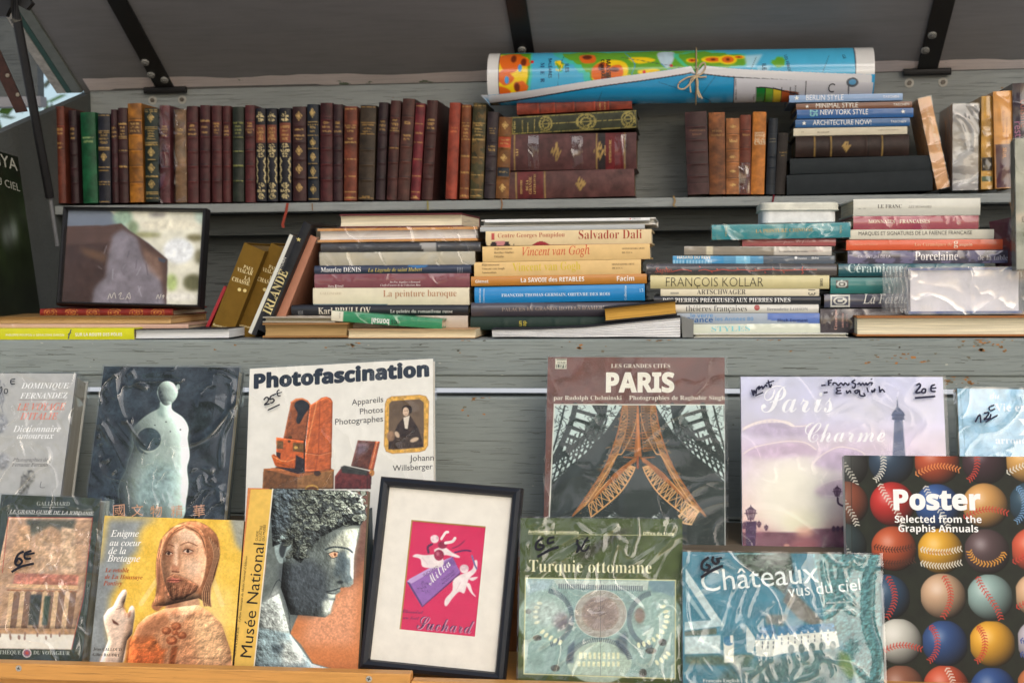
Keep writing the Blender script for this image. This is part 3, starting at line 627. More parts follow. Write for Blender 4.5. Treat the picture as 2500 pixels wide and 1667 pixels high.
cover(z3, (947, 62), (2180, 55), (700, 1720), (1940, 1720), 1.87, 20, .026, 'large dark book with a pale armless stone figure and oriental script', a_chin, 280,
      [(c, 'sans', (x, y), (x + 105, y - 12), (226, 170, 130)) for c, x, y in (('國', 1015, 1400), ('文', 1180, 1392), ('物', 1350, 1400), ('精', 1535, 1398), ('華', 1735, 1398))],
      film=M_FILM, spinecol=(60, 66, 66), pagecol=(196, 186, 156), bg=(44, 52, 54), seed=12, folds=[[(1170, 80), (1230, 170), (1330, 265)], [(1160, 110), (1190, 180), (1300, 250)], [(2110, 140), (2070, 420), (2075, 500), (2000, 700), (1990, 980)], [(1880, 1040), (1960, 1140), (1980, 1290)], [(830, 880), (940, 900), (1015, 865)], [(880, 640), (905, 760)], [(1480, 1290), (1600, 1370), (1760, 1400)], [(980, 90), (1060, 160)], [(1090, 550), (1200, 540)], [(1700, 980), (1850, 970), (1930, 1010)], [(985, 1040), (1070, 950)]])
z4 = (580, 850, 540 / 2117)
def a_photo(A):
    A.grain(.03, 90); BR = (146, 84, 52)
    A.poly([(512, 520), (560, 488), (620, 482), (670, 505), (695, 540), (652, 890), (440, 860)], BR, 2, 1, .25); A.line([(512, 520), (560, 488), (620, 482), (670, 505), (695, 540)], 10, (206, 120, 70))
    A.poly([(545, 560), (560, 515), (615, 495), (670, 520), (690, 560), (668, 600), (640, 640), (600, 715), (575, 722), (562, 690), (575, 620)], (44, 46, 50), 3, 1, .3, smooth=3)
    A.poly([(695, 545), (760, 508), (800, 475), (850, 464), (890, 478), (912, 515), (905, 850), (895, 1165), (640, 1195), (655, 900)], (192, 98, 54), 2, 1, .18); A.line([(760, 510), (690, 830), (660, 1000)], 12, (226, 140, 86)); A.line([(790, 500), (775, 990), (740, 1185)], 5, (140, 66, 40))
    A.line([(655, 995), (780, 1015), (900, 985)], 7, (150, 74, 44)); A.line([(655, 1005), (780, 1025), (900, 995)], 4, (232, 160, 110))
    A.poly([(372, 852), (650, 885), (645, 1185), (372, 1100)], (200, 98, 50), 2, 1, .15); A.poly([(375, 885), (440, 888), (440, 965), (375, 960)], (118, 88, 56), 2, 1, .3); A.poly([(530, 902), (650, 908), (650, 998), (530, 985)], (112, 82, 50), 2, 1, .3)
    A.ell(560, 950, 18, 14, (220, 176, 96), 3); A.ell(495, 890, 14, 14, (90, 56, 30), 2); A.ell(505, 850, 20, 16, (90, 60, 30), 3); A.line([(640, 880), (640, 1190)], 12, (70, 40, 28))
    A.poly([(372, 990), (415, 1000), (410, 1070), (372, 1050)], (60, 40, 34), 3)
    A.poly([(325, 1025), (350, 1010), (420, 1070), (480, 1080), (555, 1055), (560, 1115), (500, 1150), (440, 1160), (360, 1120)], (196, 96, 46), 2, 1, .2); A.line([(330, 1030), (420, 1075), (480, 1082), (555, 1058)], 8, (232, 150, 90))
    A.poly([(360, 1130), (550, 1150), (560, 1020), (640, 1060), (640, 1195), (570, 1225), (420, 1190)], (46, 40, 44), 6, 1, .4)
    A.poly([(250, 1152), (575, 1228), (570, 1345), (240, 1345)], (118, 78, 46), 2, 1, .25); A.poly([(575, 1228), (925, 1160), (920, 1345), (570, 1345)], (148, 104, 62), 2, 1, .2); A.poly([(250, 1152), (380, 1140), (575, 1200), (900, 1150), (925, 1162), (575, 1230)], (166, 100, 58), 2, 1, .2)
    A.ell(712, 1345, 66, 42, (206, 160, 80), 2); A.ell(712, 1350, 52, 32, (130, 84, 50), 2); A.ell(765, 1195, 34, 26, (70, 50, 40), 3)
    A.poly([(1150, 880), (1362, 892), (1300, 1170), (1085, 1125)], (96, 54, 42), 2, 1, .3); A.poly([(1320, 890), (1362, 892), (1300, 1170), (1250, 1160)], (196, 96, 58), 2, 1, .1); A.line([(1335, 892), (1268, 1165)], 4, (236, 190, 140)); A.poly([(1150, 900), (1260, 920), (1220, 1000), (1130, 1040)], (140, 130, 150), 20, .7, .5)
    A.poly([(930, 1225), (1000, 1130), (1100, 1140), (1285, 1180), (1275, 1345), (930, 1345)], (104, 46, 44), 2, 1, .35); A.poly([(988, 1135), (1020, 1120), (1250, 1170), (1240, 1215), (1000, 1190)], (54, 56, 52), 4, 1, .3); A.ell(1285, 1190, 24, 32, (190, 128, 66), 3); A.line([(1240, 1180), (1240, 1345)], 6, (60, 36, 30))
    for q_ in ([(512, 520), (560, 488), (620, 482), (670, 505), (695, 540), (652, 890), (440, 860)], [(695, 545), (760, 508), (850, 464), (912, 515), (905, 850), (895, 1165), (640, 1195), (655, 900)], [(372, 852), (650, 885), (645, 1185), (372, 1100)], [(250, 1152), (925, 1162), (920, 1345), (240, 1345)], [(930, 1225), (1000, 1130), (1285, 1180), (1275, 1345), (930, 1345)], [(1150, 880), (1362, 892), (1300, 1170), (1085, 1125)]): A.relief(q_, 14, .6, .22, 22)
    fr = [(1412, 530), (1430, 488), (1470, 465), (1740, 448), (1800, 462), (1828, 510), (1818, 930), (1790, 975), (1740, 990), (1480, 1006), (1420, 985), (1402, 930)]
    A.poly(fr, (216, 166, 76), 1.5, 1, .3, 20); A.line(fr + fr[:1], 6, (160, 110, 40), .7); A.poly([(1450, 530), (1475, 505), (1740, 488), (1782, 520), (1780, 920), (1745, 950), (1480, 972), (1440, 940)], (104, 86, 68), 2, 1, .15, 70)
    A.poly([(1585, 665), (1655, 650), (1730, 770), (1755, 850), (1780, 945), (1440, 968), (1445, 900), (1500, 800), (1530, 730)], (58, 46, 40), 3, 1, .45, 26)
    for k in range(14): A.line([(1450 + k * 24, 965), (1540 + k * 11, 850)], 4, (120, 100, 80), .55)
    A.poly([(1570, 600), (1580, 560), (1620, 545), (1660, 560), (1668, 600), (1650, 625), (1590, 625)], (40, 30, 26), 3, smooth=3); A.ell(1608, 607, 30, 42, (214, 186, 158), 3, 1, .1); A.poly([(1585, 665), (1645, 645), (1625, 770), (1600, 770)], (226, 214, 196), 3)
    A.ell(1525, 825, 20, 34, (206, 180, 152), 4, 1, 0, -30); A.ell(1690, 875, 44, 20, (206, 180, 152), 4, 1, 0, -20); A.ell(1465, 840, 40, 50, (150, 118, 92), 6, .8, .3)
    A.line([(1597, 600), (1604, 601)], 5, (90, 60, 50)); A.line([(1617, 598), (1624, 599)], 5, (90, 60, 50)); A.line([(1604, 632), (1616, 631)], 4, (150, 90, 80))
TH = (44, 44, 50)
cover(z4, (135, 215), (1870, 80), (40, 1940), (1882, 1880), 1.87, 20, .016, 'white photography book in film showing a wooden box camera and small portrait', a_photo, 320,
      [('Photofascination', 'ultra', (154 + d_, 382 + e_), (1824 + d_, 264 + e_), (40, 50, 62), .93) for d_, e_ in ((0, 0), (12, 0), (6, -5), (6, 5))] + [('Appareils', 'sans', (1095, 545), (1395, 513), TH), ('Photos', 'sans', (1172, 632), (1393, 612), TH), ('Photographes', 'sans', (935, 733), (1393, 700), TH), ('Johann', 'sans', (1648, 1080), (1878, 1072), TH), ('Willsberger', 'sans', (1485, 1175), (1868, 1155), TH)],
      [([(262, 505), (285, 480), (308, 490), (300, 520), (270, 550), (320, 540)], .0021, INK), ([(362, 455), (330, 470), (322, 498), (345, 492), (362, 508), (345, 530), (325, 532)], .0021, INK), ([(352, 458), (380, 445)], .0019, INK), ([(412, 408), (390, 425), (398, 462), (424, 465)], .0017, INK), ([(384, 446), (436, 430)], .0014, INK), ([(300, 602), (416, 548)], .002, INK)],
      M_FILMSOFT, (214, 208, 196), (206, 200, 184), bg=(232, 229, 219), seed=13)
z5 = (1300, 850, 520 / 1631)
def lat(A, a, b, n, w, col, rails=True, rw=None):
    a, b = sm(a, 8), sm(b, 8); ia = np.linspace(0, len(a) - 1, n).astype(int); ib = np.linspace(0, len(b) - 1, n).astype(int)
    for k in range(n):
        A.line([a[ia[k]], b[ib[k]]], w, col)
        if k < n - 1: A.line([a[ia[k]], b[ib[k + 1]]], w * .8, col); A.line([b[ib[k]], a[ia[k + 1]]], w * .7, col)
    if rails: A.line(a, rw or w * 2.2, col); A.line(b, rw or w * 2.2, col)
def a_paris(A):
    A.grain(.07, 50, (20, 8, 6)); D = (50, 60, 58); SKY = (192, 210, 204); OR = (160, 102, 60); OL = (214, 164, 106)
    A.poly([(172, 430), (1470, 433), (1480, 1620), (120, 1620)], D, 0, 1, .14, 90)
    for s in (1, -1):
        X = lambda p: [(816 + s * (x - 816), y) for x, y in p]
        A.poly(X([(172, 436), (690, 436), (640, 520), (560, 640), (410, 800), (150, 1030)]), SKY, 2, 1, .04)
        A.poly(X([(455, 436), (560, 436), (545, 560), (480, 480)]), D); A.line(X([(330, 436), (300, 560), (240, 700), (160, 860)]), 40, D, 1, 6); A.line(X([(560, 436), (530, 560), (440, 640), (330, 740), (160, 870)]), 34, D, 1, 6)
        A.line(X([(250, 436), (200, 640), (160, 780)]), 14, D, 1, 5); A.poly(X([(400, 600), (520, 480), (560, 640), (480, 720), (430, 700)]), D, 6, .75)
        for k in range(6): y = 470 + k * 62; A.line(X([(320 - k * 26, y), (470 - k * 38, y + 46)]), 26, D, 1)
        for k in range(9): A.line(X([(150 + k * 44, 1040 - k * 36), (250 + k * 40, 700 - k * 20)]), 13, D); A.line(X([(160 + k * 42, 840 - k * 26), (240 + k * 40, 1000 - k * 40)]), 12, D)
        for k in range(4): A.line(X([(150, 880 + k * 44), (520, 640 + k * 26)]), 9, D)
        for k in range(46):
            x, y = A.rng.uniform(520, 700), A.rng.uniform(436, 620)
            if y < 640 - (x - 520) * .9: A.line(X([(x, y), (x + A.rng.uniform(-60, 60), y + A.rng.uniform(-50, 50))]), 6, D)
        for k in range(34): x, y = A.rng.uniform(175, 260), A.rng.uniform(440, 800); A.line(X([(x, y), (x + A.rng.uniform(-40, 60), y + A.rng.uniform(-40, 40))]), 5, D, .9)
        for k in range(6): A.line(sm(X([(205 + 6 * k, 450 + 60 * k), (240 - k * 4, 480 + 58 * k), (210 - k * 6, 505 + 58 * k)]), 4), 5, D)
        lat(A, X([(694, 440), (650, 660), (560, 900), (430, 1110), (310, 1280)]), X([(728, 440), (716, 620), (640, 830), (520, 1060), (400, 1205)]), 26, 7, (170, 122, 76), True, 11)
        for k in range(60):
            t = A.rng.random(); x = np.interp(t, [0, .5, 1], [712, 590, 350]) + A.rng.uniform(-34, 34); y = 440 + t * 820; A.line(X([(x, y), (x + A.rng.uniform(-36, 36), y + A.rng.uniform(-14, 14))]), 4, OL if k % 3 else (120, 84, 56), .8)
        A.line(X([(694, 440), (650, 660), (560, 900), (430, 1110), (310, 1280)]), 9, OR, .9, 8); A.line(X([(806, 500), (770, 640), (690, 800), (640, 830), (500, 1060), (400, 1205)]), 8, OL, .9, 8)
        lat(A, X([(730, 890), (690, 910), (610, 985), (520, 1080), (430, 1200)]), X([(785, 910), (760, 970), (690, 1080), (600, 1170), (450, 1290)]), 14, 8, OL, True, 10)
        lat(A, X([(728, 440), (718, 620), (690, 770)]), X([(800, 440), (796, 620), (780, 790)]), 16, 5, (150, 106, 68), True, 6)
        for k in range(70):
            x, y = A.rng.uniform(180, 640), A.rng.uniform(440, 1000)
            if y < 1010 - (x - 170) * 1.0: A.line(X([(x, y), (x + A.rng.uniform(-46, 46), y + A.rng.uniform(-46, 46))]), 5, D, .9)
        A.poly(X([(806, 830), (760, 850), (690, 905), (620, 960), (560, 1040), (430, 1190), (480, 1150), (600, 1030), (660, 980), (740, 900), (790, 870)]), OR, 3, 1, .2)
        for k, y in enumerate((570, 650, 690, 770, 840)): A.line(X([(806, y), (770 - k * 18, y - 8)]), 8, OR)
    A.poly([(800, 436), (814, 436), (820, 600), (834, 800), (838, 830), (776, 830), (780, 800), (794, 600)], OR, 3, 1, .15, 40); A.poly([(798, 500), (812, 500), (824, 780), (804, 800)], (216, 140, 84), 6, .8); A.line([(806, 830), (806, 915)], 16, (150, 84, 50))
    lat(A, [(1120, 1280), (1150, 1330), (1215, 1345)], [(1190, 1190), (1250, 1230), (1270, 1250)], 7, 6, (230, 190, 140)); A.ell(1215, 1270, 40, 60, (236, 190, 150), 20, .7)
    for x in (630, 970): A.poly([(x, 1245), (x + 62, 1296), (x - 62, 1296)], (196, 208, 204)); lat(A, [(x, 1245), (x - 30, 1280)], [(x + 50, 1290), (x, 1296)], 6, 4, D)
    A.line([(168, 431), (1474, 434)], 8, (222, 224, 210)); A.line([(170, 430), (130, 1300), (118, 1620)], 9, (214, 218, 206)); A.line([(1470, 432), (1474, 1620)], 7, (196, 200, 194))
    A.poly([(178, 80), (265, 80), (262, 160), (176, 160)], (214, 212, 190)); A.poly([(182, 127), (260, 127), (259, 154), (181, 154)], (62, 72, 62)); A.poly([(185, 84), (262, 84), (262, 92), (185, 92)], (90, 94, 80))
CR = (222, 214, 196)
cover(z5, (140, 70), (1475, 68), (58, 1530), (1475, 1530), 1.87, 18, .02, 'brown city guide showing an iron lattice tower seen from below', a_paris, 340,
      [('LES GRANDES CITÉS', 'serif', (602, 150), (1055, 150), CR), ('PARIS', 'fat', (562, 333), (1088, 333), (232, 228, 212), 1.12), ('par Rudolph Chelminski', 'serif', (162, 395), (683, 395), CR), ('Photographies de Raghubir Singh', 'serif', (740, 395), (1473, 395), CR),
       ('TIME', 'serif', (188, 121), (258, 121), (70, 72, 62)), ('LIFE', 'bold', (186, 151), (257, 151), (214, 212, 190))],
      film=M_FILMSOFT, spinecol=(150, 128, 116), bg=(112, 80, 73), seed=14)
z6 = (1780, 880, 720 / 2171)
def a_charme(A):
    A.grad([(115, (206, 208, 230)), (420, (212, 210, 228)), (640, (222, 206, 222)), (900, (240, 224, 226)), (1150, (240, 206, 196)), (1260, (206, 150, 150)), (1400, (128, 84, 98))]); A.grain(.05, 120, (0, 0, 14))
    A.ell(480, 1010, 300, 330, (255, 250, 232), 110, .95); A.ell(540, 1190, 150, 90, (255, 250, 220), 50, .9)
    for p, c in ((((100, 520), (180, 470), (330, 440), (480, 490), (600, 480), (760, 560), (560, 560), (300, 560)), (190, 176, 200)), (((110, 690), (200, 640), (420, 600), (560, 610), (640, 660), (790, 690), (560, 700), (300, 720)), (206, 182, 206)), (((620, 760), (700, 690), (830, 640), (1000, 700), (830, 800)), (206, 186, 210)), (((630, 960), (720, 900), (850, 880), (850, 990), (700, 1000)), (214, 186, 200))):
        A.poly(p, c, 22, .8, .16, 60, 4); A.line([(x, y - 6) for x, y in p[:5]], 9, (252, 238, 232), .6, 5)
    A.line([(110, 500), (230, 455), (400, 450), (470, 480)], 22, (250, 238, 232), .55, 5)
    T = (96, 106, 134)
    A.poly([(1237, 255), (1243, 340), (1262, 360), (1288, 385), (1286, 430), (1276, 440), (1284, 560), (1300, 760), (1200, 760), (1210, 560), (1216, 440), (1200, 430), (1200, 385), (1222, 360), (1233, 340)], T, 3, .95, .2, 20)
    for k in range(26): y = 450 + k * 11; A.line([(1216 - k * .6, y), (1278 + k * .8, y + 9)], 3, (140, 150, 176), .7); A.line([(1278 + k * .8, y), (1216 - k * .6, y + 9)], 3, (70, 80, 110), .6)
    A.line([(1195, 400), (1292, 400)], 7, (70, 80, 108)); A.line([(1198, 432), (1288, 432)], 6, (70, 80, 108))
    P = (86, 58, 82)
    A.poly([(90, 1262), (290, 1258), (560, 1264), (620, 1238), (760, 1232), (800, 1228), (850, 1215), (850, 1420), (90, 1420)], (128, 84, 100), 6, .95, .3, 60); A.ell(560, 1262, 70, 40, (255, 200, 176), 24, .85); A.ell(280, 1340, 150, 60, (150, 110, 120), 40, .7); A.ell(560, 1350, 110, 50, (190, 120, 124), 30, .8)
    for x in (770, 800, 840): A.ell(x, 1236, 14, 22, P, 3)
    A.poly([(120, 1180), (205, 1180), (190, 1420), (130, 1420)], (84, 64, 92), 4, 1, .3)
    for cx, cy, s in ((162, 1120, 1.0), (796, 960, .75), (222, 1200, .45), (112, 1210, .5), (275, 1225, .4)):
        A.line([(cx, cy - 56 * s), (cx, cy + 70 * s)], 7 * s, P); A.poly([(cx - 38 * s, cy + 6 * s), (cx - 32 * s, cy - 24 * s), (cx + 32 * s, cy - 24 * s), (cx + 38 * s, cy + 6 * s), (cx + 20 * s, cy + 50 * s), (cx - 20 * s, cy + 50 * s)], P, 0, .55)
        for d in (-36, -14, 14, 36): A.line([(cx + d * s, cy - 22 * s), (cx + d * .5 * s, cy + 50 * s)], 6 * s, P)
        A.line([(cx - 44 * s, cy + 2 * s), (cx + 44 * s, cy + 2 * s)], 6 * s, P); A.poly([(cx - 34 * s, cy - 24 * s), (cx, cy - 52 * s), (cx + 34 * s, cy - 24 * s)], P)
    A.line([(800, 1010), (806, 1050), (850, 1072)], 14, P, 1, 4); A.ell(425, 1356, 22, 12, (226, 170, 150), 4, .8)
BI = (24, 26, 58)
cover(z6, (90, 115), (1575, 125), (96, 1390), (1625, 1395), 1.87, 16, .03, 'lavender sunset book with a spire and black handwriting along its top', a_charme, 330,
      [('Paris', 'script', (235, 382), (770, 380), (246, 246, 250), 1.35), ('Charme', 'script', (560, 600), (1150, 598), (246, 244, 248), 1.3)],
      [([(165, 220), (178, 262), (182, 225), (196, 250), (200, 215)], .0022, BI), ([(200, 215), (222, 195), (215, 220), (240, 195), (245, 215), (268, 185), (275, 200)], .002, BI), ([(285, 150), (300, 205), (310, 180)], .002, BI), ([(270, 175), (330, 155)], .0018, BI), ([(190, 265), (250, 240)], .0019, BI),
       ([(675, 190), (708, 188)], .0022, BI), ([(728, 150), (730, 192)], .0024, BI), ([(725, 155), (755, 150)], .002, BI), ([(728, 172), (750, 168)], .002, BI), ([(760, 188), (765, 172), (785, 175), (800, 190), (820, 172), (838, 188), (850, 172), (872, 188), (880, 172)], .0022, BI), ([(925, 150), (900, 165), (925, 180), (918, 208), (898, 200)], .0022, BI), ([(940, 185), (955, 172), (965, 188), (980, 172), (992, 188), (1005, 172), (1012, 188), (1030, 170), (1050, 172), (1040, 188)], .0021, BI), ([(1040, 145), (1050, 140)], .0018, BI),
       ([(692, 243), (722, 240)], .0022, BI), ([(820, 205), (788, 210), (798, 228), (820, 226)], .0022, BI), ([(798, 228), (785, 248), (825, 247)], .0022, BI), ([(860, 225), (865, 247), (885, 228), (892, 247)], .0022, BI), ([(950, 222), (920, 232), (935, 247), (955, 225), (960, 262), (995, 266), (985, 245)], .0022, BI), ([(1010, 205), (1020, 240)], .002, BI), ([(1045, 222), (1050, 240), (1070, 215), (1062, 240)], .0021, BI), ([(1100, 195), (1106, 240), (1120, 218), (1142, 240)], .0021, BI),
       ([(1372, 190), (1395, 178), (1400, 198), (1368, 242), (1405, 240)], .0026, BI), ([(1420, 215), (1440, 218), (1435, 242), (1412, 240), (1420, 215)], .0024, BI), ([(1510, 185), (1485, 195), (1482, 230), (1515, 235)], .0024, BI), ([(1478, 212), (1520, 208)], .002, BI), ([(1362, 282), (1512, 270)], .0027, BI)],
      M_FILMSOFT, (196, 196, 210), bg=(208, 210, 228), seed=15)
def a_blue(A):
    A.grain(.10, 60, (10, 14, 20)); A.grain(.07, 12, (20, 10, 0)); A.line([(1702, 215), (1745, 700)], 5, (120, 160, 180))
    for k in range(30): x, y = A.rng.uniform(1750, 2600), A.rng.uniform(220, 700); A.line([(x, y), (x + A.rng.uniform(-30, 60), y + A.rng.uniform(-40, 40))], 8, (206, 226, 236), .4)
cover(z6, (1695, 210), (2560, 212), (1712, 1390), (2590, 1390), 1.87, 18, .02, 'pale blue wrapped book half hidden behind the baseball cover', a_blue, 120,
      [('Vie et histoire', 'serifb', (1958, 372), (2480, 372), (236, 242, 248)), ('du', 'ital', (1920, 282), (1990, 282), (236, 242, 248)), ('X', 'serifb', (2135, 548), (2260, 548), (236, 242, 248)), ('arrondissement', 'serifb', (1962, 612), (2500, 612), (226, 236, 244))],
      [([(1805, 460), (1838, 405), (1846, 465)], .0022, BI), ([(1868, 395), (1905, 390), (1890, 420), (1870, 440), (1910, 432), (1920, 400)], .0022, BI), ([(1945, 335), (1908, 350), (1918, 375), (1952, 360)], .0019, BI), ([(1880, 460), (1970, 408)], .002, BI)],
      M_FILM, (112, 116, 92), bg=(160, 200, 222), seed=16)
# ---- front row of covers
z7 = (0, 1180, 620 / 1996)
def a_jord(A):
    A.grain(.12, 50, (10, 14, 10)); T = (206, 172, 140)
    A.poly([(68, 265), (726, 270), (655, 890), (560, 1300), (-140, 1290), (-60, 900)], (196, 160, 130), 2, 1, .16, 60); A.poly([(200, 280), (600, 280), (560, 420), (400, 330), (240, 420)], (92, 96, 88), 16, .95, .2); A.poly([(150, 330), (240, 330), (230, 700), (60, 700)], (206, 166, 130), 8, 1, .3); A.poly([(480, 340), (590, 360), (600, 700), (470, 700)], (214, 182, 150), 8, 1, .3)
    A.poly([(340, 390), (400, 420), (440, 480), (440, 700), (270, 700), (280, 460)], T, 6, 1, .3); A.poly([(120, 700), (620, 720), (610, 800), (100, 790)], (196, 130, 110), 6, 1, .3, 30); A.line([(60, 800), (600, 815)], 26, (226, 186, 144)); A.line([(60, 835), (600, 850)], 12, (170, 120, 90))
    for k in range(6):
        x = 90 + k * 88; A.line([(x, 860), (x - 30, 1130)], 34, (220, 186, 146), 1); A.line([(x + 44, 870), (x + 12, 1120)], 46, (128, 100, 84), .85)
    A.poly([(240, 870), (330, 870), (300, 1110), (220, 1110)], (64, 70, 68), 6, .95, .3); A.poly([(350, 880), (400, 880), (370, 1110), (330, 1110)], (60, 80, 70), 6, .9)
    A.poly([(-120, 1130), (590, 1140), (575, 1185), (-120, 1170)], (190, 150, 112), 6, 1, .3); A.poly([(-130, 1175), (585, 1185), (562, 1300), (-140, 1290)], (238, 232, 218), 4, 1, .05)
    A.relief([(68, 265), (726, 270), (655, 890), (590, 1140), (-120, 1130), (-60, 900)], 20, .4, .35, 40)
    for k in range(12): x = A.rng.uniform(-20, 520); A.ell(x, 1185 + A.rng.uniform(-10, 26), 8, 18, (150, 120, 104), 3, .9)
    A.line([(68, 265), (726, 270)], 4, (176, 52, 48)); A.line([(726, 270), (655, 890), (560, 1300)], 4, (176, 60, 54)); A.line([(68, 265), (20, 700)], 4, (176, 52, 48))
    A.ell(212, 1328, 36, 36, (226, 226, 220), 1); A.ell(212, 1328, 26, 26, (90, 110, 150), 2)
    for k in range(10): a = k * .628; A.line([(212, 1328), (212 + 30 * math.cos(a), 1328 + 30 * math.sin(a))], 5, (200, 90, 80))
    A.line([(330, 185), (505, 187)], 3, (200, 204, 198)); A.line([(75, 240), (735, 246)], 3, (200, 204, 198))
WH = (236, 236, 230)
cover(z7, (35, 95), (830, 110), (-190, 1400), (605, 1410), 1.69, 16, .03, 'small film-wrapped desert temple guidebook priced in black marker', a_jord, 240,
      [('GALLIMARD', 'serif', (288, 172), (548, 174), (170, 174, 166)), ('LE GRAND GUIDE DE LA JORDANIE', 'ital', (76, 232), (735, 248), WH), ('BIBLIOTHÈQUE', 'serif', (-150, 1338), (165, 1340), (190, 196, 186)), ('DU VOYAGEUR', 'serif', (262, 1340), (548, 1345), (190, 196, 186))],
      [([(205, 535), (160, 560), (135, 620), (160, 645), (190, 615), (165, 590), (140, 620)], .0032, INK), ([(265, 530), (215, 550), (215, 590), (262, 590)], .003, INK), ([(210, 562), (290, 548)], .0026, INK), ([(108, 698), (180, 655), (284, 630)], .0032, INK)],
      M_FILMHARD, (150, 154, 146), (176, 176, 160), bg=(66, 74, 66), seed=17, seal=.009, folds=[[(65, 110), (200, 400), (320, 560), (480, 830), (590, 960)], [(65, 110), (110, 600), (200, 950), (300, 1180), (480, 1380)], [(65, 110), (430, 340), (640, 420), (700, 600), (660, 1040)], [(65, 110), (45, 500), (110, 740)], [(200, 400), (330, 700), (440, 1180)], [(520, 160), (700, 210), (800, 130)], [(640, 1040), (600, 1380)], [(300, 560), (420, 700), (600, 940)], [(250, 250), (330, 420), (480, 560)]])
def a_bret(A):
    A.I[:] = (238, 196, 84); A.grain(.08, 90, (0, 10, 30)); GB = (138, 146, 150)
    A.poly([(845, 270), (1260, 270), (1130, 330), (1080, 420), (1100, 520), (980, 640), (950, 760), (870, 900), (850, 1150), (900, 1420), (650, 1420)], GB, 34, .97, .12, 60); A.poly([(1800, 270), (1940, 270), (1920, 560), (1850, 480), (1820, 360)], (150, 156, 152), 24, .9, .12)
    A.ell(1600, 1000, 230, 220, (250, 222, 140), 90, .8); A.line([(1260, 720), (1110, 940)], 36, (250, 226, 160), .5); A.line([(1660, 720), (1745, 950)], 36, (250, 226, 160), .5)
    SK = (212, 164, 128); DK = (142, 92, 64); LT = (238, 204, 174)
    # shoulders, robe
    A.poly([(1020, 1250), (1080, 1110), (1150, 1040), (1290, 980), (1560, 950), (1640, 1000), (1740, 1100), (1810, 1300), (1830, 1460), (1000, 1460)], (190, 136, 98), 5, 1, .2, 50); A.poly([(1500, 1050), (1650, 1010), (1760, 1150), (1800, 1420), (1560, 1430)], (228, 186, 140), 40, .85, .2)
    A.poly([(1000, 1200), (1200, 1190), (1300, 1330), (1280, 1430), (980, 1430)], (176, 96, 52), 16, .9, .35); A.poly([(1020, 1290), (1200, 1320), (1330, 1290), (1180, 1400), (1010, 1400)], (206, 108, 60), 10, .9, .2); A.poly([(1350, 1280), (1400, 1270), (1370, 1440), (1320, 1440)], (130, 70, 40), 8, .9)
    # hair
    A.poly([(1480, 298), (1380, 330), (1280, 420), (1235, 560), (1225, 720), (1240, 850), (1190, 960), (1240, 1000), (1300, 960), (1560, 900), (1660, 970), (1640, 860), (1690, 720), (1728, 560), (1710, 420), (1640, 340), (1560, 302)], (168, 112, 78), 4, 1, .28, 26, 4)
    for k in range(9): A.line([(1640 + k * 9, 420 + k * 10), (1680 + k * 5, 560), (1640 + k * 4, 720), (1590 + k * 8, 860), (1600 + k * 7, 960)], 7, (110, 70, 48) if k % 2 else (206, 158, 118), .7, 5)
    for k in range(5): A.line([(1310 - k * 12, 440), (1262 - k * 7, 600), (1256 - k * 5, 780), (1240 - k * 6, 930)], 7, (104, 66, 46) if k % 2 else (190, 140, 104), .7, 5)
    # neck + face
    A.poly([(1300, 860), (1560, 860), (1570, 950), (1430, 1090), (1330, 1080), (1300, 980)], (206, 160, 124), 8, 1, .12); A.poly([(1300, 880), (1420, 920), (1390, 1060), (1310, 1000)], (150, 100, 72), 20, .8)
    A.poly([(1300, 440), (1340, 360), (1440, 325), (1560, 350), (1612, 440), (1622, 600), (1600, 740), (1560, 830), (1470, 900), (1360, 900), (1300, 800), (1268, 640), (1272, 520)], SK, 5, 1, .12, 40, 4)
    A.poly([(1290, 500), (1340, 420), (1370, 560), (1330, 700), (1340, 840), (1300, 800), (1270, 640)], (168, 116, 86), 22, .8); A.poly([(1400, 370), (1540, 370), (1590, 480), (1500, 470), (1420, 450)], LT, 30, .8); A.poly([(1440, 600), (1580, 600), (1580, 700), (1490, 740)], LT, 30, .7); A.poly([(1370, 470), (1400, 470), (1395, 640), (1370, 680)], LT, 12, .8)
    A.poly([(1395, 500), (1420, 560), (1415, 660), (1395, 690), (1405, 600)], (160, 108, 80), 10, .7); A.poly([(1345, 650), (1365, 630), (1410, 665), (1405, 690), (1350, 690)], (186, 128, 98), 6, .9); A.line([(1352, 690), (1405, 694)], 8, (110, 60, 44), .8)
    for ex, ey, w in ((1328, 548, 30), (1478, 530, 40)):
        A.ell(ex, ey, w * 1.3, 30, (170, 118, 90), 12, .8); A.poly([(ex - w, ey + 6), (ex - w * .3, ey - 15), (ex + w, ey + 2), (ex, ey + 16)], (226, 200, 176), 3); A.ell(ex - 2, ey + 1, 12, 13, (74, 48, 40), 3); A.line([(ex - w, ey + 4), (ex - w * .3, ey - 17), (ex + w, ey)], 6, (92, 54, 40), .9, 4); A.line([(ex - w, ey + 18), (ex, ey + 26), (ex + w, ey + 14)], 4, (140, 92, 70), .7, 4)
    A.line([(1290, 500), (1330, 480), (1366, 492)], 9, (130, 84, 60), .7, 4); A.line([(1420, 484), (1480, 462), (1550, 490)], 9, (140, 92, 66), .7, 4)
    # moustache, mouth, beard
    A.poly([(1290, 830), (1310, 740), (1370, 710), (1440, 735), (1560, 800), (1540, 850), (1440, 905), (1360, 920), (1310, 890)], (146, 98, 72), 8, 1, .3, 18, 4); A.poly([(1310, 765), (1350, 738), (1420, 752), (1400, 778), (1340, 775)], (206, 120, 100), 5, .95); A.line([(1312, 762), (1360, 758), (1424, 760)], 6, (100, 46, 36), .9, 4)
    for k in range(9): A.line([(1312 + k * 26, 800), (1320 + k * 22, 850), (1335 + k * 17, 905)], 6, (106, 62, 44) if k % 2 else (200, 140, 104), .75, 5)
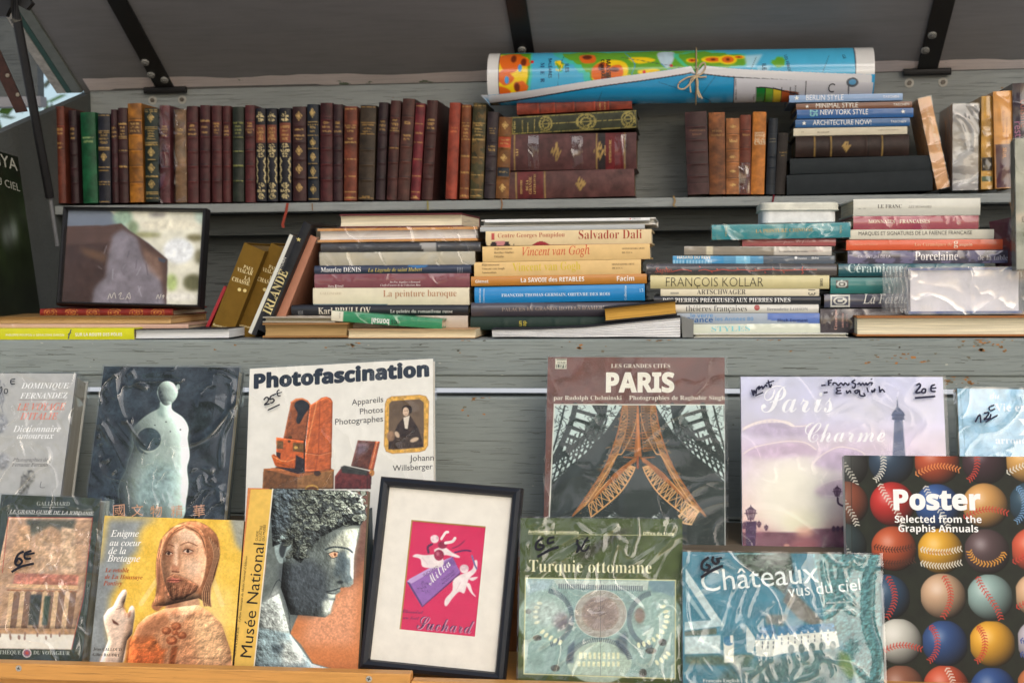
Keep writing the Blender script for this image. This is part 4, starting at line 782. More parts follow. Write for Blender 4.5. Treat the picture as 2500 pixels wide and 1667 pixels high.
    # brooch
    for x, y, r in ((1385, 1120, 40), (1310, 1155, 38), (1430, 1190, 36), (1350, 1230, 44), (1375, 1170, 26)): A.ell(x, y, r, r * .8, (130, 70, 44), 4); A.ell(x - 6, y - 8, r * .65, r * .5, (204, 130, 88), 8, .9)
    # raised hand
    H = (226, 200, 178)
    H_POLY = [(780, 1420), (850, 1230), (822, 1110), (815, 1040), (850, 985), (890, 960), (930, 880), (965, 835), (990, 830), (998, 860), (985, 920), (970, 960), (1000, 1020), (1020, 970), (1040, 955), (1058, 975), (1060, 1040), (1050, 1100), (1040, 1180), (1000, 1230), (960, 1420)]
    A.poly([(780, 1420), (850, 1230), (822, 1110), (815, 1040), (850, 985), (890, 960), (930, 880), (965, 835), (990, 830), (998, 860), (985, 920), (970, 960), (1000, 1020), (1020, 970), (1040, 955), (1058, 975), (1060, 1040), (1050, 1100), (1040, 1180), (1000, 1230), (960, 1420)], H, 4, 1, .08, 40, 4)
    A.poly([(960, 930), (985, 900), (980, 960), (1000, 1030), (985, 1060)], (176, 130, 104), 8, .8); A.poly([(880, 1060), (935, 1100), (930, 1112), (890, 1095)], (96, 56, 46), 4, .95); A.line([(970, 960), (940, 980), (915, 985)], 6, (170, 124, 100), .8, 4); A.poly([(1000, 1020), (1030, 985), (1030, 1040), (1005, 1060)], (140, 96, 76), 6, .8); A.poly([(1000, 1080), (1050, 1060), (1020, 1200), (960, 1400), (950, 1300)], (196, 152, 124), 22, .7)
    A.relief([(1020, 1250), (1080, 1110), (1150, 1040), (1290, 980), (1560, 950), (1640, 1000), (1740, 1100), (1810, 1300), (1830, 1460), (1000, 1460)], 60, .8, .32, 46)
    A.poly([(1290, 470), (1335, 355), (1450, 318), (1445, 352), (1370, 400), (1325, 470), (1290, 600), (1272, 600)], (150, 98, 68), 6, .95, .25, 20); A.poly([(1445, 318), (1560, 342), (1622, 430), (1636, 600), (1612, 560), (1585, 450), (1520, 375), (1450, 350)], (158, 104, 72), 6, .95, .25, 20)
    A.relief([(1480, 298), (1380, 330), (1280, 420), (1235, 560), (1225, 720), (1240, 850), (1190, 960), (1300, 960), (1560, 900), (1660, 970), (1640, 860), (1690, 720), (1728, 560), (1710, 420), (1640, 340), (1560, 302)], 50, .8, .16, 20)
    A.relief([(1300, 440), (1340, 360), (1440, 325), (1560, 350), (1612, 440), (1622, 600), (1600, 740), (1560, 830), (1470, 900), (1360, 900), (1300, 800), (1268, 640), (1272, 520)], 70, .42, .2, 34, (.7, -.5), 4)
    A.relief([(1290, 830), (1310, 740), (1370, 710), (1440, 735), (1560, 800), (1540, 850), (1440, 905), (1360, 920), (1310, 890)], 20, .6, .5, 18); A.relief(H_POLY, 40, .8, .12, 30)
    A.poly([(1080, 1110), (1290, 985), (1340, 1080), (1200, 1200), (1060, 1280)], (150, 96, 66), 26, .6, .2); A.poly([(1640, 640), (1700, 560), (1680, 760), (1620, 880), (1590, 820)], (112, 72, 52), 20, .6); A.poly([(1240, 560), (1262, 700), (1262, 860), (1230, 900)], (96, 60, 44), 14, .7)
    for k in range(9): A.line([(1640 + k * 9, 420 + k * 10), (1680 + k * 5, 560), (1640 + k * 4, 720), (1590 + k * 8, 860), (1600 + k * 7, 960)], 6, (92, 56, 40) if k % 2 else (206, 160, 122), .6, 5)
    for k in range(7): A.line([(1450, 322 + k * 5), (1380 - k * 6, 360 + k * 8), (1310 - k * 3, 480 + k * 10)] if k % 2 else [(1455, 322 + k * 5), (1550 + k * 6, 380 + k * 6), (1612 + k * 2, 500 + k * 10)], 6, (92, 58, 42) if k % 3 else (206, 156, 116), .6, 4)
    for ex, ey, w in ((1328, 548, 30), (1478, 530, 40)): A.line([(ex - w, ey + 4), (ex - w * .3, ey - 17), (ex + w, ey)], 6, (70, 42, 32), .9, 4); A.ell(ex - 2, ey + 1, 11, 12, (54, 36, 32), 2)
    A.line([(1312, 762), (1360, 758), (1424, 760)], 7, (90, 44, 36), .9, 4); A.line([(1352, 692), (1405, 696)], 7, (100, 58, 44), .8)
    A.grain(.09, 12); A.grain(.07, 5)
cover(z7, (845, 268), (1930, 275), (680, 1412), (1812, 1450), 1.69, 15, .014, 'square yellow book with a carved bearded wooden figure raising one hand', a_bret, 340,
      [('Enigme', 'ital', (870, 416), (1090, 416), (250, 250, 246)), ('au coeur', 'ital', (862, 487), (1108, 490), (250, 250, 246)), ('de la', 'ital', (852, 552), (990, 552), (250, 250, 246)), ('Bretagne', 'ital', (842, 610), (1100, 614), (250, 250, 246)),
       ('Le retable', 'italb', (826, 695), (1015, 696), (168, 76, 44)), ('de La Houssaye', 'italb', (824, 746), (1120, 752), (168, 76, 44)), ('Pontivy', 'italb', (812, 798), (960, 800), (168, 76, 44)),
       ('Jean CALLOUD', 'serif', (734, 1308), (955, 1314), (60, 54, 50)), ('Gilles BAUDRY', 'serif', (730, 1352), (943, 1358), (60, 54, 50)), ('Photographies Gino HERVÉ', 'ital', (1476, 1372), (1735, 1378), (120, 90, 70))],
      spinecol=(54, 52, 56), seed=18)
z8 = (550, 1150, 400 / 1213)
def a_musee(A):
    A.I[:] = (206, 130, 82); A.grain(.05, 60); A.poly([(350, 130), (1090, 130), (1060, 500), (1000, 800), (900, 880), (700, 600)], (122, 92, 84), 60, .95, .12); A.poly([(640, 1000), (1000, 800), (960, 1290), (560, 1280)], (226, 166, 132), 50, .75, .22, 12)
    G = (108, 118, 114); LT = (200, 206, 186); DK = (52, 58, 62)
    A.poly([(330, 130), (900, 130), (1000, 250), (1040, 330), (1000, 400), (990, 480), (965, 560), (950, 640), (945, 760), (948, 830), (920, 855), (850, 860), (852, 890), (815, 915), (815, 940), (790, 990), (778, 1050), (740, 1080), (640, 1070), (540, 1060), (480, 1200), (560, 1280), (650, 1420), (860, 1480), (200, 1480), (300, 700)], G, 4, 1, .2, 34)
    A.poly([(390, 700), (640, 640), (760, 760), (760, 1000), (640, 1070), (480, 1060), (410, 860)], (72, 80, 86), 40, .9, .3, 20); A.poly([(760, 560), (900, 420), (990, 420), (950, 640), (945, 780), (860, 800), (800, 700)], LT, 24, .9, .12, 24); A.poly([(820, 600), (900, 580), (900, 720), (830, 800), (800, 760)], (84, 98, 104), 16, .9, .15); A.poly([(860, 640), (930, 640), (945, 800), (900, 830), (850, 800)], (76, 90, 96), 12, .8)
    A.poly([(930, 560), (965, 520), (945, 700), (945, 800), (925, 760)], (222, 226, 210), 6, .9); A.poly([(720, 960), (810, 930), (780, 1050), (720, 1070)], (184, 192, 180), 12, .8, .2)
    A.line([(300, 1000), (400, 800), (470, 1050), (480, 1200)], 7, DK, .8, 5); A.poly([(260, 1000), (380, 850), (480, 1150), (440, 1200), (250, 1160)], (176, 184, 178), 20, .85, .3, 14); A.poly([(230, 1150), (480, 1200), (640, 1420), (850, 1480), (205, 1480)], (138, 160, 164), 8, 1, .3, 40); A.poly([(400, 1250), (520, 1260), (600, 1420), (420, 1440)], (196, 204, 196), 26, .8, .2); A.poly([(340, 1290), (440, 1270), (420, 1340), (350, 1350)], (66, 78, 84), 14, .8, .3)
    # lips, nostril, eye, brow
    A.line([(745, 890), (800, 880), (850, 862)], 9, DK, .9, 4); A.poly([(750, 900), (815, 905), (810, 940), (770, 935)], (176, 186, 174), 5, .9); A.line([(752, 898), (790, 905), (815, 905)], 7, DK, .9); A.ell(850, 820, 26, 12, (40, 46, 50), 5, .9); A.ell(790, 945, 26, 8, (66, 74, 76), 5, .8)
    A.poly([(765, 610), (800, 596), (832, 600), (828, 630), (790, 642)], (222, 176, 140), 2); A.ell(812, 616, 9, 12, (120, 66, 44), 2); A.line([(760, 608), (800, 593), (836, 598)], 6, (46, 52, 56), 1, 4); A.line([(764, 618), (792, 643), (828, 632)], 4, (36, 40, 44), .9, 4); A.line([(740, 580), (800, 560), (900, 572), (940, 600)], 13, (58, 68, 72), .8, 5)
    # ear
    A.poly([(365, 560), (390, 490), (450, 468), (490, 500), (485, 560), (450, 600), (450, 660), (410, 680), (380, 640)], (150, 168, 166), 4, 1, .15, smooth=4); A.poly([(400, 570), (430, 510), (465, 520), (450, 580), (430, 640), (405, 620)], DK, 6, .95, smooth=4)
    # curls
    A.poly([(330, 130), (900, 130), (1010, 180), (1045, 320), (1000, 400), (880, 400), (720, 480), (640, 560), (560, 680), (500, 640), (500, 500), (430, 460), (350, 560)], (64, 70, 70), 6, .95, .4, 20)
    for k in range(380):
        t = A.rng.random(); x = A.rng.uniform(345, 1030); y = A.rng.uniform(135, 640)
        if y > 420 - max(0, x - 640) * .1 and x > 620: continue
        if y > 330 and x < 450: continue
        r = A.rng.uniform(14, 34); a0 = A.rng.uniform(0, 6.28); lt = np.array((186, 198, 180)) * (.45 + .65 * (x - 340) / 700)
        for q in range(3):
            an = np.linspace(a0, a0 + 3.6, 9); rr = r * (1 - .28 * q); A.line(np.stack([x + rr * np.cos(an), y + .8 * rr * np.sin(an)], 1), 5.5, lt * (1 - .12 * q), .85)
        an = np.linspace(a0 + .3, a0 + 3.2, 7); A.line(np.stack([x + r * 1.12 * np.cos(an), y + .9 * r * np.sin(an)], 1), 6, (34, 38, 40), .7)
    A.poly([(345, 130), (520, 130), (480, 400), (330, 480)], (84, 98, 108), 40, .55, .3)
    A.relief([(330, 130), (900, 130), (1010, 180), (1045, 320), (1000, 400), (880, 400), (720, 480), (640, 560), (560, 680), (500, 640), (500, 500), (350, 560)], 40, 1.0, .9, 34, (.5, -.8))
    A.relief([(430, 640), (640, 560), (760, 440), (990, 420), (965, 560), (950, 640), (948, 830), (920, 855), (850, 870), (852, 890), (815, 915), (790, 990), (778, 1050), (740, 1080), (640, 1070), (480, 1060), (410, 860)], 70, .8, .34, 26, (.85, -.4)); A.relief([(230, 1000), (400, 900), (480, 1200), (640, 1420), (850, 1480), (205, 1480)], 60, .8, .5, 40, (.6, -.7)); A.grain(.10, 8)
    A.poly([(190, 135), (352, 135), (212, 1465), (40, 1455)], (226, 186, 92), 0, 1, .06, 40); A.line([(352, 132), (212, 1468)], 8, (236, 230, 210))
cover(z8, (190, 135), (1075, 135), (40, 1455), (965, 1480), 1.69, 15, .012, 'museum guide with a curly classical bronze head in profile and yellow strip', a_musee, 340,
      [('Musée National', 'sans', (192, 1378), (290, 535), (44, 40, 34), .92), ('SEMNI KAROUZOU', 'serif', (78, 1365), (105, 1150), (50, 44, 36)), ("Ephore honoraire du Musée National d'Athènes", 'ital', (112, 1115), (165, 628), (50, 44, 36)), ('GUIDE', 'sans', (240, 515), (248, 442), (50, 44, 36)), ('ILLUSTRE', 'sans', (265, 515), (276, 402), (50, 44, 36)), ('DU MUSÉE', 'sans', (290, 515), (302, 395), (50, 44, 36))],
      spinecol=(120, 110, 92), seed=19)
z9 = (1240, 1240, 460 / 1689)
def a_turq(A):
    A.I[:] = (78, 92, 54); A.grain(.10, 80, (8, 10, 4)); A.poly([(620, 420), (760, 330), (1000, 200), (1100, 190), (900, 330), (700, 470)], (62, 62, 52), 20, .8, .2)
    A.poly([(165, 625), (1500, 645), (1500, 1525), (145, 1480)], (150, 178, 172), 1, 1, .14, 60); PK = (66, 76, 96)
    A.poly([(165, 640), (430, 640), (330, 760), (170, 860)], (176, 200, 206), 16, .8, .1); A.poly([(1240, 650), (1495, 650), (1495, 800), (1300, 760)], (120, 150, 162), 14, .8)
    def ring(cx, cy, r, col, rin, n, a0, a1, ins, w=9, ry=1.0):
        for k in range(n):
            a = rad(a0 + (a1 - a0) * k / n); c, s_ = math.cos(a), math.sin(a); A.line([(cx + r * c, cy + r * ry * s_), (cx + rin * c, cy + rin * ry * s_)], w, col, ins)
    A.poly([(410, 640), (1260, 655), (1250, 735), (460, 715)], (196, 210, 200), 3)
    for k in range(40): A.line([(460 + k * 19, 680 + k * .5), (460 + k * 19, 720 + k * .5)], 9, PK, .85)
    A.ell(830, 945, 232, 212, (172, 168, 156), 2, 1, .12); A.line([(830 + 232 * math.cos(a), 945 + 212 * math.sin(a)) for a in np.linspace(0, 6.3, 40)], 5, (214, 222, 210)); A.ell(830, 945, 170, 156, (160, 140, 128), 10, .7, .25); ring(830, 945, 150, (110, 96, 110), 60, 40, 0, 360, .5, 5, .92); ring(830, 945, 55, (90, 80, 90), 10, 16, 0, 360, .6, 5)
    for cx, cy, a0, a1 in ((330, 980, -80, 80), (1330, 1000, 100, 260)):
        A.ell(cx, cy, 240, 250, (162, 190, 180), 8, .8, .12); ring(cx, cy, 262, PK, 225, 44, a0, a1, .8, 9)
    A.ell(480, 1010, 70, 80, (120, 104, 112), 24, .8, .3); A.ell(1180, 960, 46, 70, (140, 116, 104), 12, .85, .3); ring(1180, 985, 90, (110, 110, 110), 52, 22, 60, 300, .6, 4)
    A.ell(820, 1370, 290, 200, (186, 206, 190), 6, .9, .08); ring(820, 1400, 300, PK, 262, 40, 190, 350, .85, 9, .8)
    W_ = (232, 236, 200)
    for k in range(9): A.poly([(640 + k * 42, 1290), (664 + k * 42, 1290), (664 + k * 42, 1350), (640 + k * 42, 1350)], W_, 2); A.poly([(625 + k * 44, 1370), (650 + k * 44, 1370), (650 + k * 44, 1415), (625 + k * 44, 1415)], W_, 2)
    for x, y, r_ in ((1390, 880, -25), (1412, 925, -15), (1422, 970, 5), (1420, 1015, 15), (1405, 1060, 30), (1382, 1105, 40), (1345, 1145, 45), (1305, 1175, 55), (1262, 1200, 65), (1218, 1215, 75), (1172, 1225, 80), (1335, 1380, 60), (1375, 1360, 55), (1412, 1330, 45), (1435, 1300, 40), (284, 850, 10), (260, 888, 5), (250, 925, 0), (250, 972, 0), (262, 1022, -20), (310, 1105, -40), (345, 1135, -50), (385, 1160, -50), (425, 1185, -55), (470, 1200, -60)):
        A.ell(x, y, 26, 15, W_, 2, 1, 0, r_)
    for x, y, rx, ry in ((1386, 1200, 36, 32), (425, 1430, 40, 30), (1280, 1275, 50, 28), (1210, 1475, 34, 40), (265, 1160, 40, 26), (185, 925, 26, 22)): A.ell(x, y, rx, ry, (96, 96, 92), 5, .9, .5)
    A.line([(830, 640), (830, 1500)], 3, (60, 66, 70), .8); A.poly([(540, 1240), (600, 1180), (590, 1380), (520, 1390)], PK, 10, .6, .4); A.poly([(960, 1180), (1060, 1100), (1080, 1330), (1000, 1280)], PK, 14, .6, .4); A.ell(330, 930, 180, 120, (214, 222, 216), 50, .55, .3)
    A.relief([(165, 625), (1500, 645), (1500, 1525), (145, 1480)], 10, .35, .3, 22)
    for p in (((160, 625), (1500, 645)), ((1500, 645), (1498, 1525)), ((160, 625), (145, 1480)), ((145, 1480), (1498, 1525))): A.line(p, 8, (226, 224, 170))
    A.line([(185, 232), (1480, 246)], 4, (206, 206, 150))
YL = (236, 232, 190)
cover(z9, (125, 85), (1560, 98), (78, 1600), (1576, 1622), 1.69, 15, .02, 'green film-wrapped architecture book showing painted mosque domes from below', a_turq, 340,
      [('Architecture universelle', 'bold', (182, 222), (636, 230), YL), ('Office du Livre', 'bold', (1212, 238), (1488, 244), YL), ('Turquie ottomane', 'serifl', (188, 568), (1288, 584), YL, 1.1)],
      [([(320, 265), (265, 310), (258, 365), (300, 370), (325, 340), (280, 330)], .0032, INK), ([(420, 262), (370, 275), (365, 318), (420, 300)], .003, INK), ([(268, 440), (380, 375), (460, 350)], .0034, INK), ([(640, 300), (620, 290), (635, 345), (620, 400), (650, 350), (610, 320)], .0022, INK), ([(720, 262), (690, 310), (660, 380), (710, 375), (730, 340)], .0024, INK), ([(680, 300), (735, 290)], .0018, INK)],
      M_FILMHARD, (120, 124, 112), bg=(78, 92, 54), seed=20, seal=.006, fold=(.0015, .0042), folds=[[(180, 680), (400, 480), (560, 400), (700, 300)], [(130, 1200), (560, 930), (1000, 770)], [(200, 1300), (600, 1010), (960, 830)], [(950, 620), (1380, 320), (1500, 130)], [(1100, 640), (1420, 330), (1480, 260)], [(590, 120), (700, 220), (820, 250), (1000, 150)], [(150, 300), (175, 420), (150, 600), (180, 800)], [(350, 1480), (700, 1190), (1100, 1080)], [(1100, 1200), (1300, 1050), (1340, 840)], [(270, 420), (480, 320), (700, 200)], [(160, 160), (260, 130), (420, 160)], [(1520, 700), (1545, 900), (1520, 1100), (1540, 1400)], [(110, 900), (130, 1200), (110, 1450)]])
z10 = (1640, 1320, 540 / 2352)
def a_chat(A):
    A.I[:] = (78, 134, 152); A.grain(.12, 120, (0, 10, 14)); GN = (74, 104, 92)
    A.poly([(660, 130), (1260, 130), (1300, 330), (1200, 560), (1000, 420), (760, 280)], (88, 96, 82), 20, .9, .3, 30); A.poly([(1500, 130), (2210, 140), (2260, 1520), (1980, 1520), (1850, 1150), (1620, 860), (1560, 500)], (86, 132, 132), 26, .95, .35, 34)
    A.poly([(150, 290), (520, 840), (430, 850), (150, 430)], (206, 222, 220), 4, .95, .1); A.poly([(150, 500), (370, 830), (330, 830), (150, 590)], (160, 190, 196), 4, .9); A.poly([(140, 860), (520, 830), (560, 900), (140, 950)], (196, 216, 216), 6, .9, .15); A.poly([(140, 960), (480, 920), (480, 990), (140, 1010)], (104, 112, 96), 8, .9, .2); A.poly([(140, 1015), (520, 1000), (520, 1190), (140, 1200)], (210, 226, 222), 8, .92, .15); A.poly([(150, 1220), (900, 1200), (800, 1330), (150, 1300)], (96, 116, 100), 16, .9, .3)
    A.poly([(1250, 480), (1620, 860), (1500, 900), (1350, 830), (1180, 640)], (128, 120, 108), 18, .9, .25); A.poly([(1000, 780), (1240, 780), (1180, 900), (1000, 880)], (132, 124, 112), 18, .8, .3)
    # river chateau on arches
    CW = (226, 230, 220); RF = (74, 130, 164)
    A.poly([(1130, 910), (1720, 870), (1740, 960), (1130, 1010)], RF, 3, 1, .15); A.poly([(1125, 1005), (1750, 955), (1785, 1120), (1740, 1140), (1120, 1200)], CW, 3, 1, .06); A.poly([(885, 1050), (1130, 1040), (1190, 1190), (1040, 1230), (900, 1220)], CW, 3, 1, .06); A.poly([(900, 1050), (960, 900), (1090, 890), (1130, 1040)], RF, 4, 1, .3); A.poly([(800, 900), (890, 1030), (870, 1190), (800, 1180), (790, 1000)], (206, 218, 214), 3)
    for k in range(8):
        x = 1170 + k * 70; y = 1000 - k * 6; A.poly([(x - 16, y), (x, y - 26), (x + 16, y)], CW, 2); A.line([(x, y + 30), (x, y + 50)], 10, (86, 100, 110)); A.line([(x, y + 75), (x, y + 95)], 10, (86, 100, 110))
        if k < 5: A.ell(1270 + k * 110, 1150 - k * 10, 34, 50, (96, 120, 120), 6, .95)
    for k in range(3): A.poly([(940 + k * 58, 1040), (965 + k * 58, 980), (990 + k * 58, 1040)], CW, 2); A.line([(965 + k * 58, 1070), (965 + k * 58, 1090)], 12, (76, 92, 104)); A.line([(965 + k * 58, 1115), (965 + k * 58, 1135)], 12, (76, 92, 104))
    A.poly([(550, 1040), (665, 1040), (660, 1290), (560, 1290)], (228, 230, 214), 4); A.ell(605, 1060, 55, 50, RF, 4, .95); A.poly([(620, 1000), (655, 1000), (655, 1080), (625, 1080)], CW, 3)
    A.poly([(690, 1300), (1780, 1130), (1900, 1520), (400, 1520)], (92, 118, 110), 40, .75, .4, 40); A.poly([(1780, 1160), (1880, 1200), (1960, 1400), (1900, 1480), (1780, 1330)], (112, 140, 84), 24, .9, .2); A.relief([(1500, 130), (2210, 140), (2260, 1520), (1980, 1520), (1850, 1150), (1620, 860), (1560, 500)], 20, .55, .8, 30); A.relief([(660, 130), (1260, 130), (1300, 330), (1200, 560), (1000, 420), (760, 280)], 20, .9, .7, 40); A.poly([(1880, 1170), (2010, 1520), (1960, 1520)], (190, 206, 200), 8, .6); A.grain(.05, 8)
LW = (232, 240, 236)
def stroke(p, w=.0023): return (p, w, LW)
cover(z10, (135, 115), (2205, 145), (100, 1640), (2275, 1680), 1.68, 15, .016, 'teal film-wrapped book of castles photographed from the air', a_chat, 400,
      [('Châteaux', 'sans', (322, 540), (1570, 435), LW, 1.0), ('vus du ciel', 'sans', (1240, 595), (2010, 520), LW, 1.0), ('ROBERT FRANÇOIS', 'serif', (1640, 668), (1900, 655), LW), ('PHILIPPE CASTELLANE', 'serif', (1640, 745), (1945, 735), LW), ('Français English', 'serif', (330, 1500), (720, 1500), LW)],
      [([(395, 175), (330, 225), (320, 290), (370, 315), (405, 275), (360, 250)], .0034, INK), ([(440, 165), (432, 215), (470, 245), (500, 215), (475, 200)], .0032, INK), ([(470, 195), (535, 180)], .0026, INK), ([(310, 390), (420, 320), (545, 265)], .0034, INK)],
      M_FILMHARD, (190, 200, 204), bg=(78, 134, 152), seed=21, seal=.003, fold=(.0010, .0026), folds=[[(760, 320), (620, 560), (560, 760), (500, 960)], [(860, 330), (720, 640), (640, 960)], [(960, 380), (820, 700), (810, 830), (870, 900)], [(1100, 620), (960, 760), (880, 900)], [(1180, 640), (1130, 900), (1140, 1010)], [(1290, 560), (1200, 740), (1190, 980)], [(1300, 230), (1340, 520), (1500, 760), (1560, 960)], [(1440, 260), (1560, 560), (1640, 900)], [(1600, 180), (1640, 420), (1760, 640), (1980, 800)], [(1700, 200), (1740, 440), (1860, 600), (1990, 720)], [(1800, 220), (1850, 420), (1980, 620)], [(900, 1210), (960, 1400), (1000, 1510)], [(1060, 1230), (1040, 1350), (1120, 1500)], [(1200, 1200), (1240, 1330), (1220, 1500)], [(1300, 1180), (1360, 1340), (1260, 1480)], [(1560, 1120), (1720, 1350), (1700, 1470)], [(170, 450), (160, 800), (300, 1200), (440, 1400)], [(380, 1140), (560, 1360), (720, 1500)], [(800, 900), (900, 1050), (660, 1300)], [(1900, 150), (2050, 220), (2080, 380)], [(200, 160), (400, 190), (640, 150)]])
z11 = (2040, 1100, 460 / 1272)
def a_poster(A):
    A.grain(.12, 70, (4, 8, 2)); r = 150
    def seam(cx, cy, r, kind, col, two=True):
        if kind == 0: a = np.linspace(-1.1, 1.1, 15); c = np.stack([cx - r * .95 + r * .62 * np.cos(a), cy + r * .95 * np.sin(a) * .9], 1)
        elif kind == 1: a = np.linspace(-.95, .95, 15); c = np.stack([cx + r * a, cy + r * .45 - r * .28 * np.cos(a * 1.6) - a * r * .12], 1)
        elif kind == 2: a = np.linspace(-.9, .9, 15); c = np.stack([cx + r * .1 + r * .34 * np.cos(a * 1.7) - .1 * r, cy + r * a], 1)
        elif kind == 3: a = np.linspace(.2, 2.95, 16); c = np.stack([cx + r * .8 * np.cos(a), cy - r * .1 + r * .66 * np.sin(a)], 1)
        elif kind == 4: a = np.linspace(-.88, .88, 15); c = np.stack([cx + r * a, cy + r * .55 + r * .12 * np.cos(a * 2)], 1)
        else: a = np.linspace(-.9, .95, 15); c = np.stack([cx - r * .05 + r * .55 * np.sin(a * 1.3), cy + r * a], 1)
        d = np.gradient(c, axis=0); d /= np.linalg.norm(d, axis=1)[:, None]; n = np.stack([-d[:, 1], d[:, 0]], 1)
        A.line(c, 3.5, np.array(col) * .6, .7)
        for k in range(len(c)): A.line([c[k], c[k] + n[k] * r * .12 + d[k] * r * .07], 7, col, .95); A.line([c[k], c[k] - n[k] * r * .12 + d[k] * r * .07], 7, col, .95)
    RD = (196, 64, 52); WT = (224, 220, 206); DK = (70, 40, 30); GD = (226, 158, 60)
    for x, y, c, k, sc in ((70, 100, (74, 76, 74), 5, WT), (375, 80, (52, 74, 96), 0, WT), (685, 80, (196, 84, 50), 1, (226, 140, 80)), (1005, 80, (72, 48, 56), 0, RD), (1300, 70, (232, 176, 96), 1, WT),
                           (72, 355, (160, 84, 60), 5, WT), (385, 360, (206, 48, 44), 5, WT), (690, 375, (52, 92, 156), 5, WT), (1010, 370, (226, 168, 96), 1, RD), (1325, 360, (46, 76, 94), 0, (110, 150, 190)),
                           (60, 640, (50, 70, 74), 5, WT), (394, 660, (202, 90, 52), 4, DK), (708, 677, (240, 178, 50), 4, WT), (1022, 680, (92, 72, 74), 3, GD), (1340, 670, (220, 92, 62), 1, RD),
                           (350, 985, (52, 84, 116), 2, RD), (727, 980, (216, 178, 142), 2, RD), (1043, 986, (156, 186, 180), 5, RD), (1365, 975, (226, 184, 142), 1, RD),
                           (430, 1285, (224, 226, 216), 1, RD), (738, 1297, (48, 82, 140), 0, RD), (1058, 1300, (242, 178, 52), 0, RD), (1380, 1290, (196, 190, 200), 4, (60, 80, 150)),
                           (450, 1600, (152, 100, 78), 3, RD), (748, 1600, (214, 92, 62), 2, WT), (1066, 1615, (46, 82, 146), 4, (110, 140, 190)), (1380, 1600, (200, 120, 70), 1, RD)):
        A.ball(x, y, r, np.array(c) * .92, hi=.34, dark=.1); seam(x, y, r, k, sc)
        if k == 4: seam(x, 2 * y - y - r * .62, r, 4, sc)
    A.poly([(62, 35), (110, 35), (118, 1700), (66, 1700)], (90, 96, 92), 10, .25); A.line([(106, 35), (122, 1700)], 5, (20, 24, 20), .5)
cover(z11, (62, 35), (1500, 37), (92, 1660), (1560, 1690), 1.745, 14, .026, 'black book covered in rows of coloured baseballs', a_poster, 420,
      [('Poster', 'fat', (392, 394), (982, 396), (244, 244, 240)), ('Selected from the', 'bold', (400, 484), (986, 486), (244, 244, 240)), ('Graphis Annuals', 'bold', (425, 546), (964, 549), (244, 244, 240)), ('Spinnyback', 'serif', (622, 692), (782, 694), (200, 130, 40))],
      spinecol=(206, 206, 200), bg=(30, 35, 28), seed=22, mat=None)
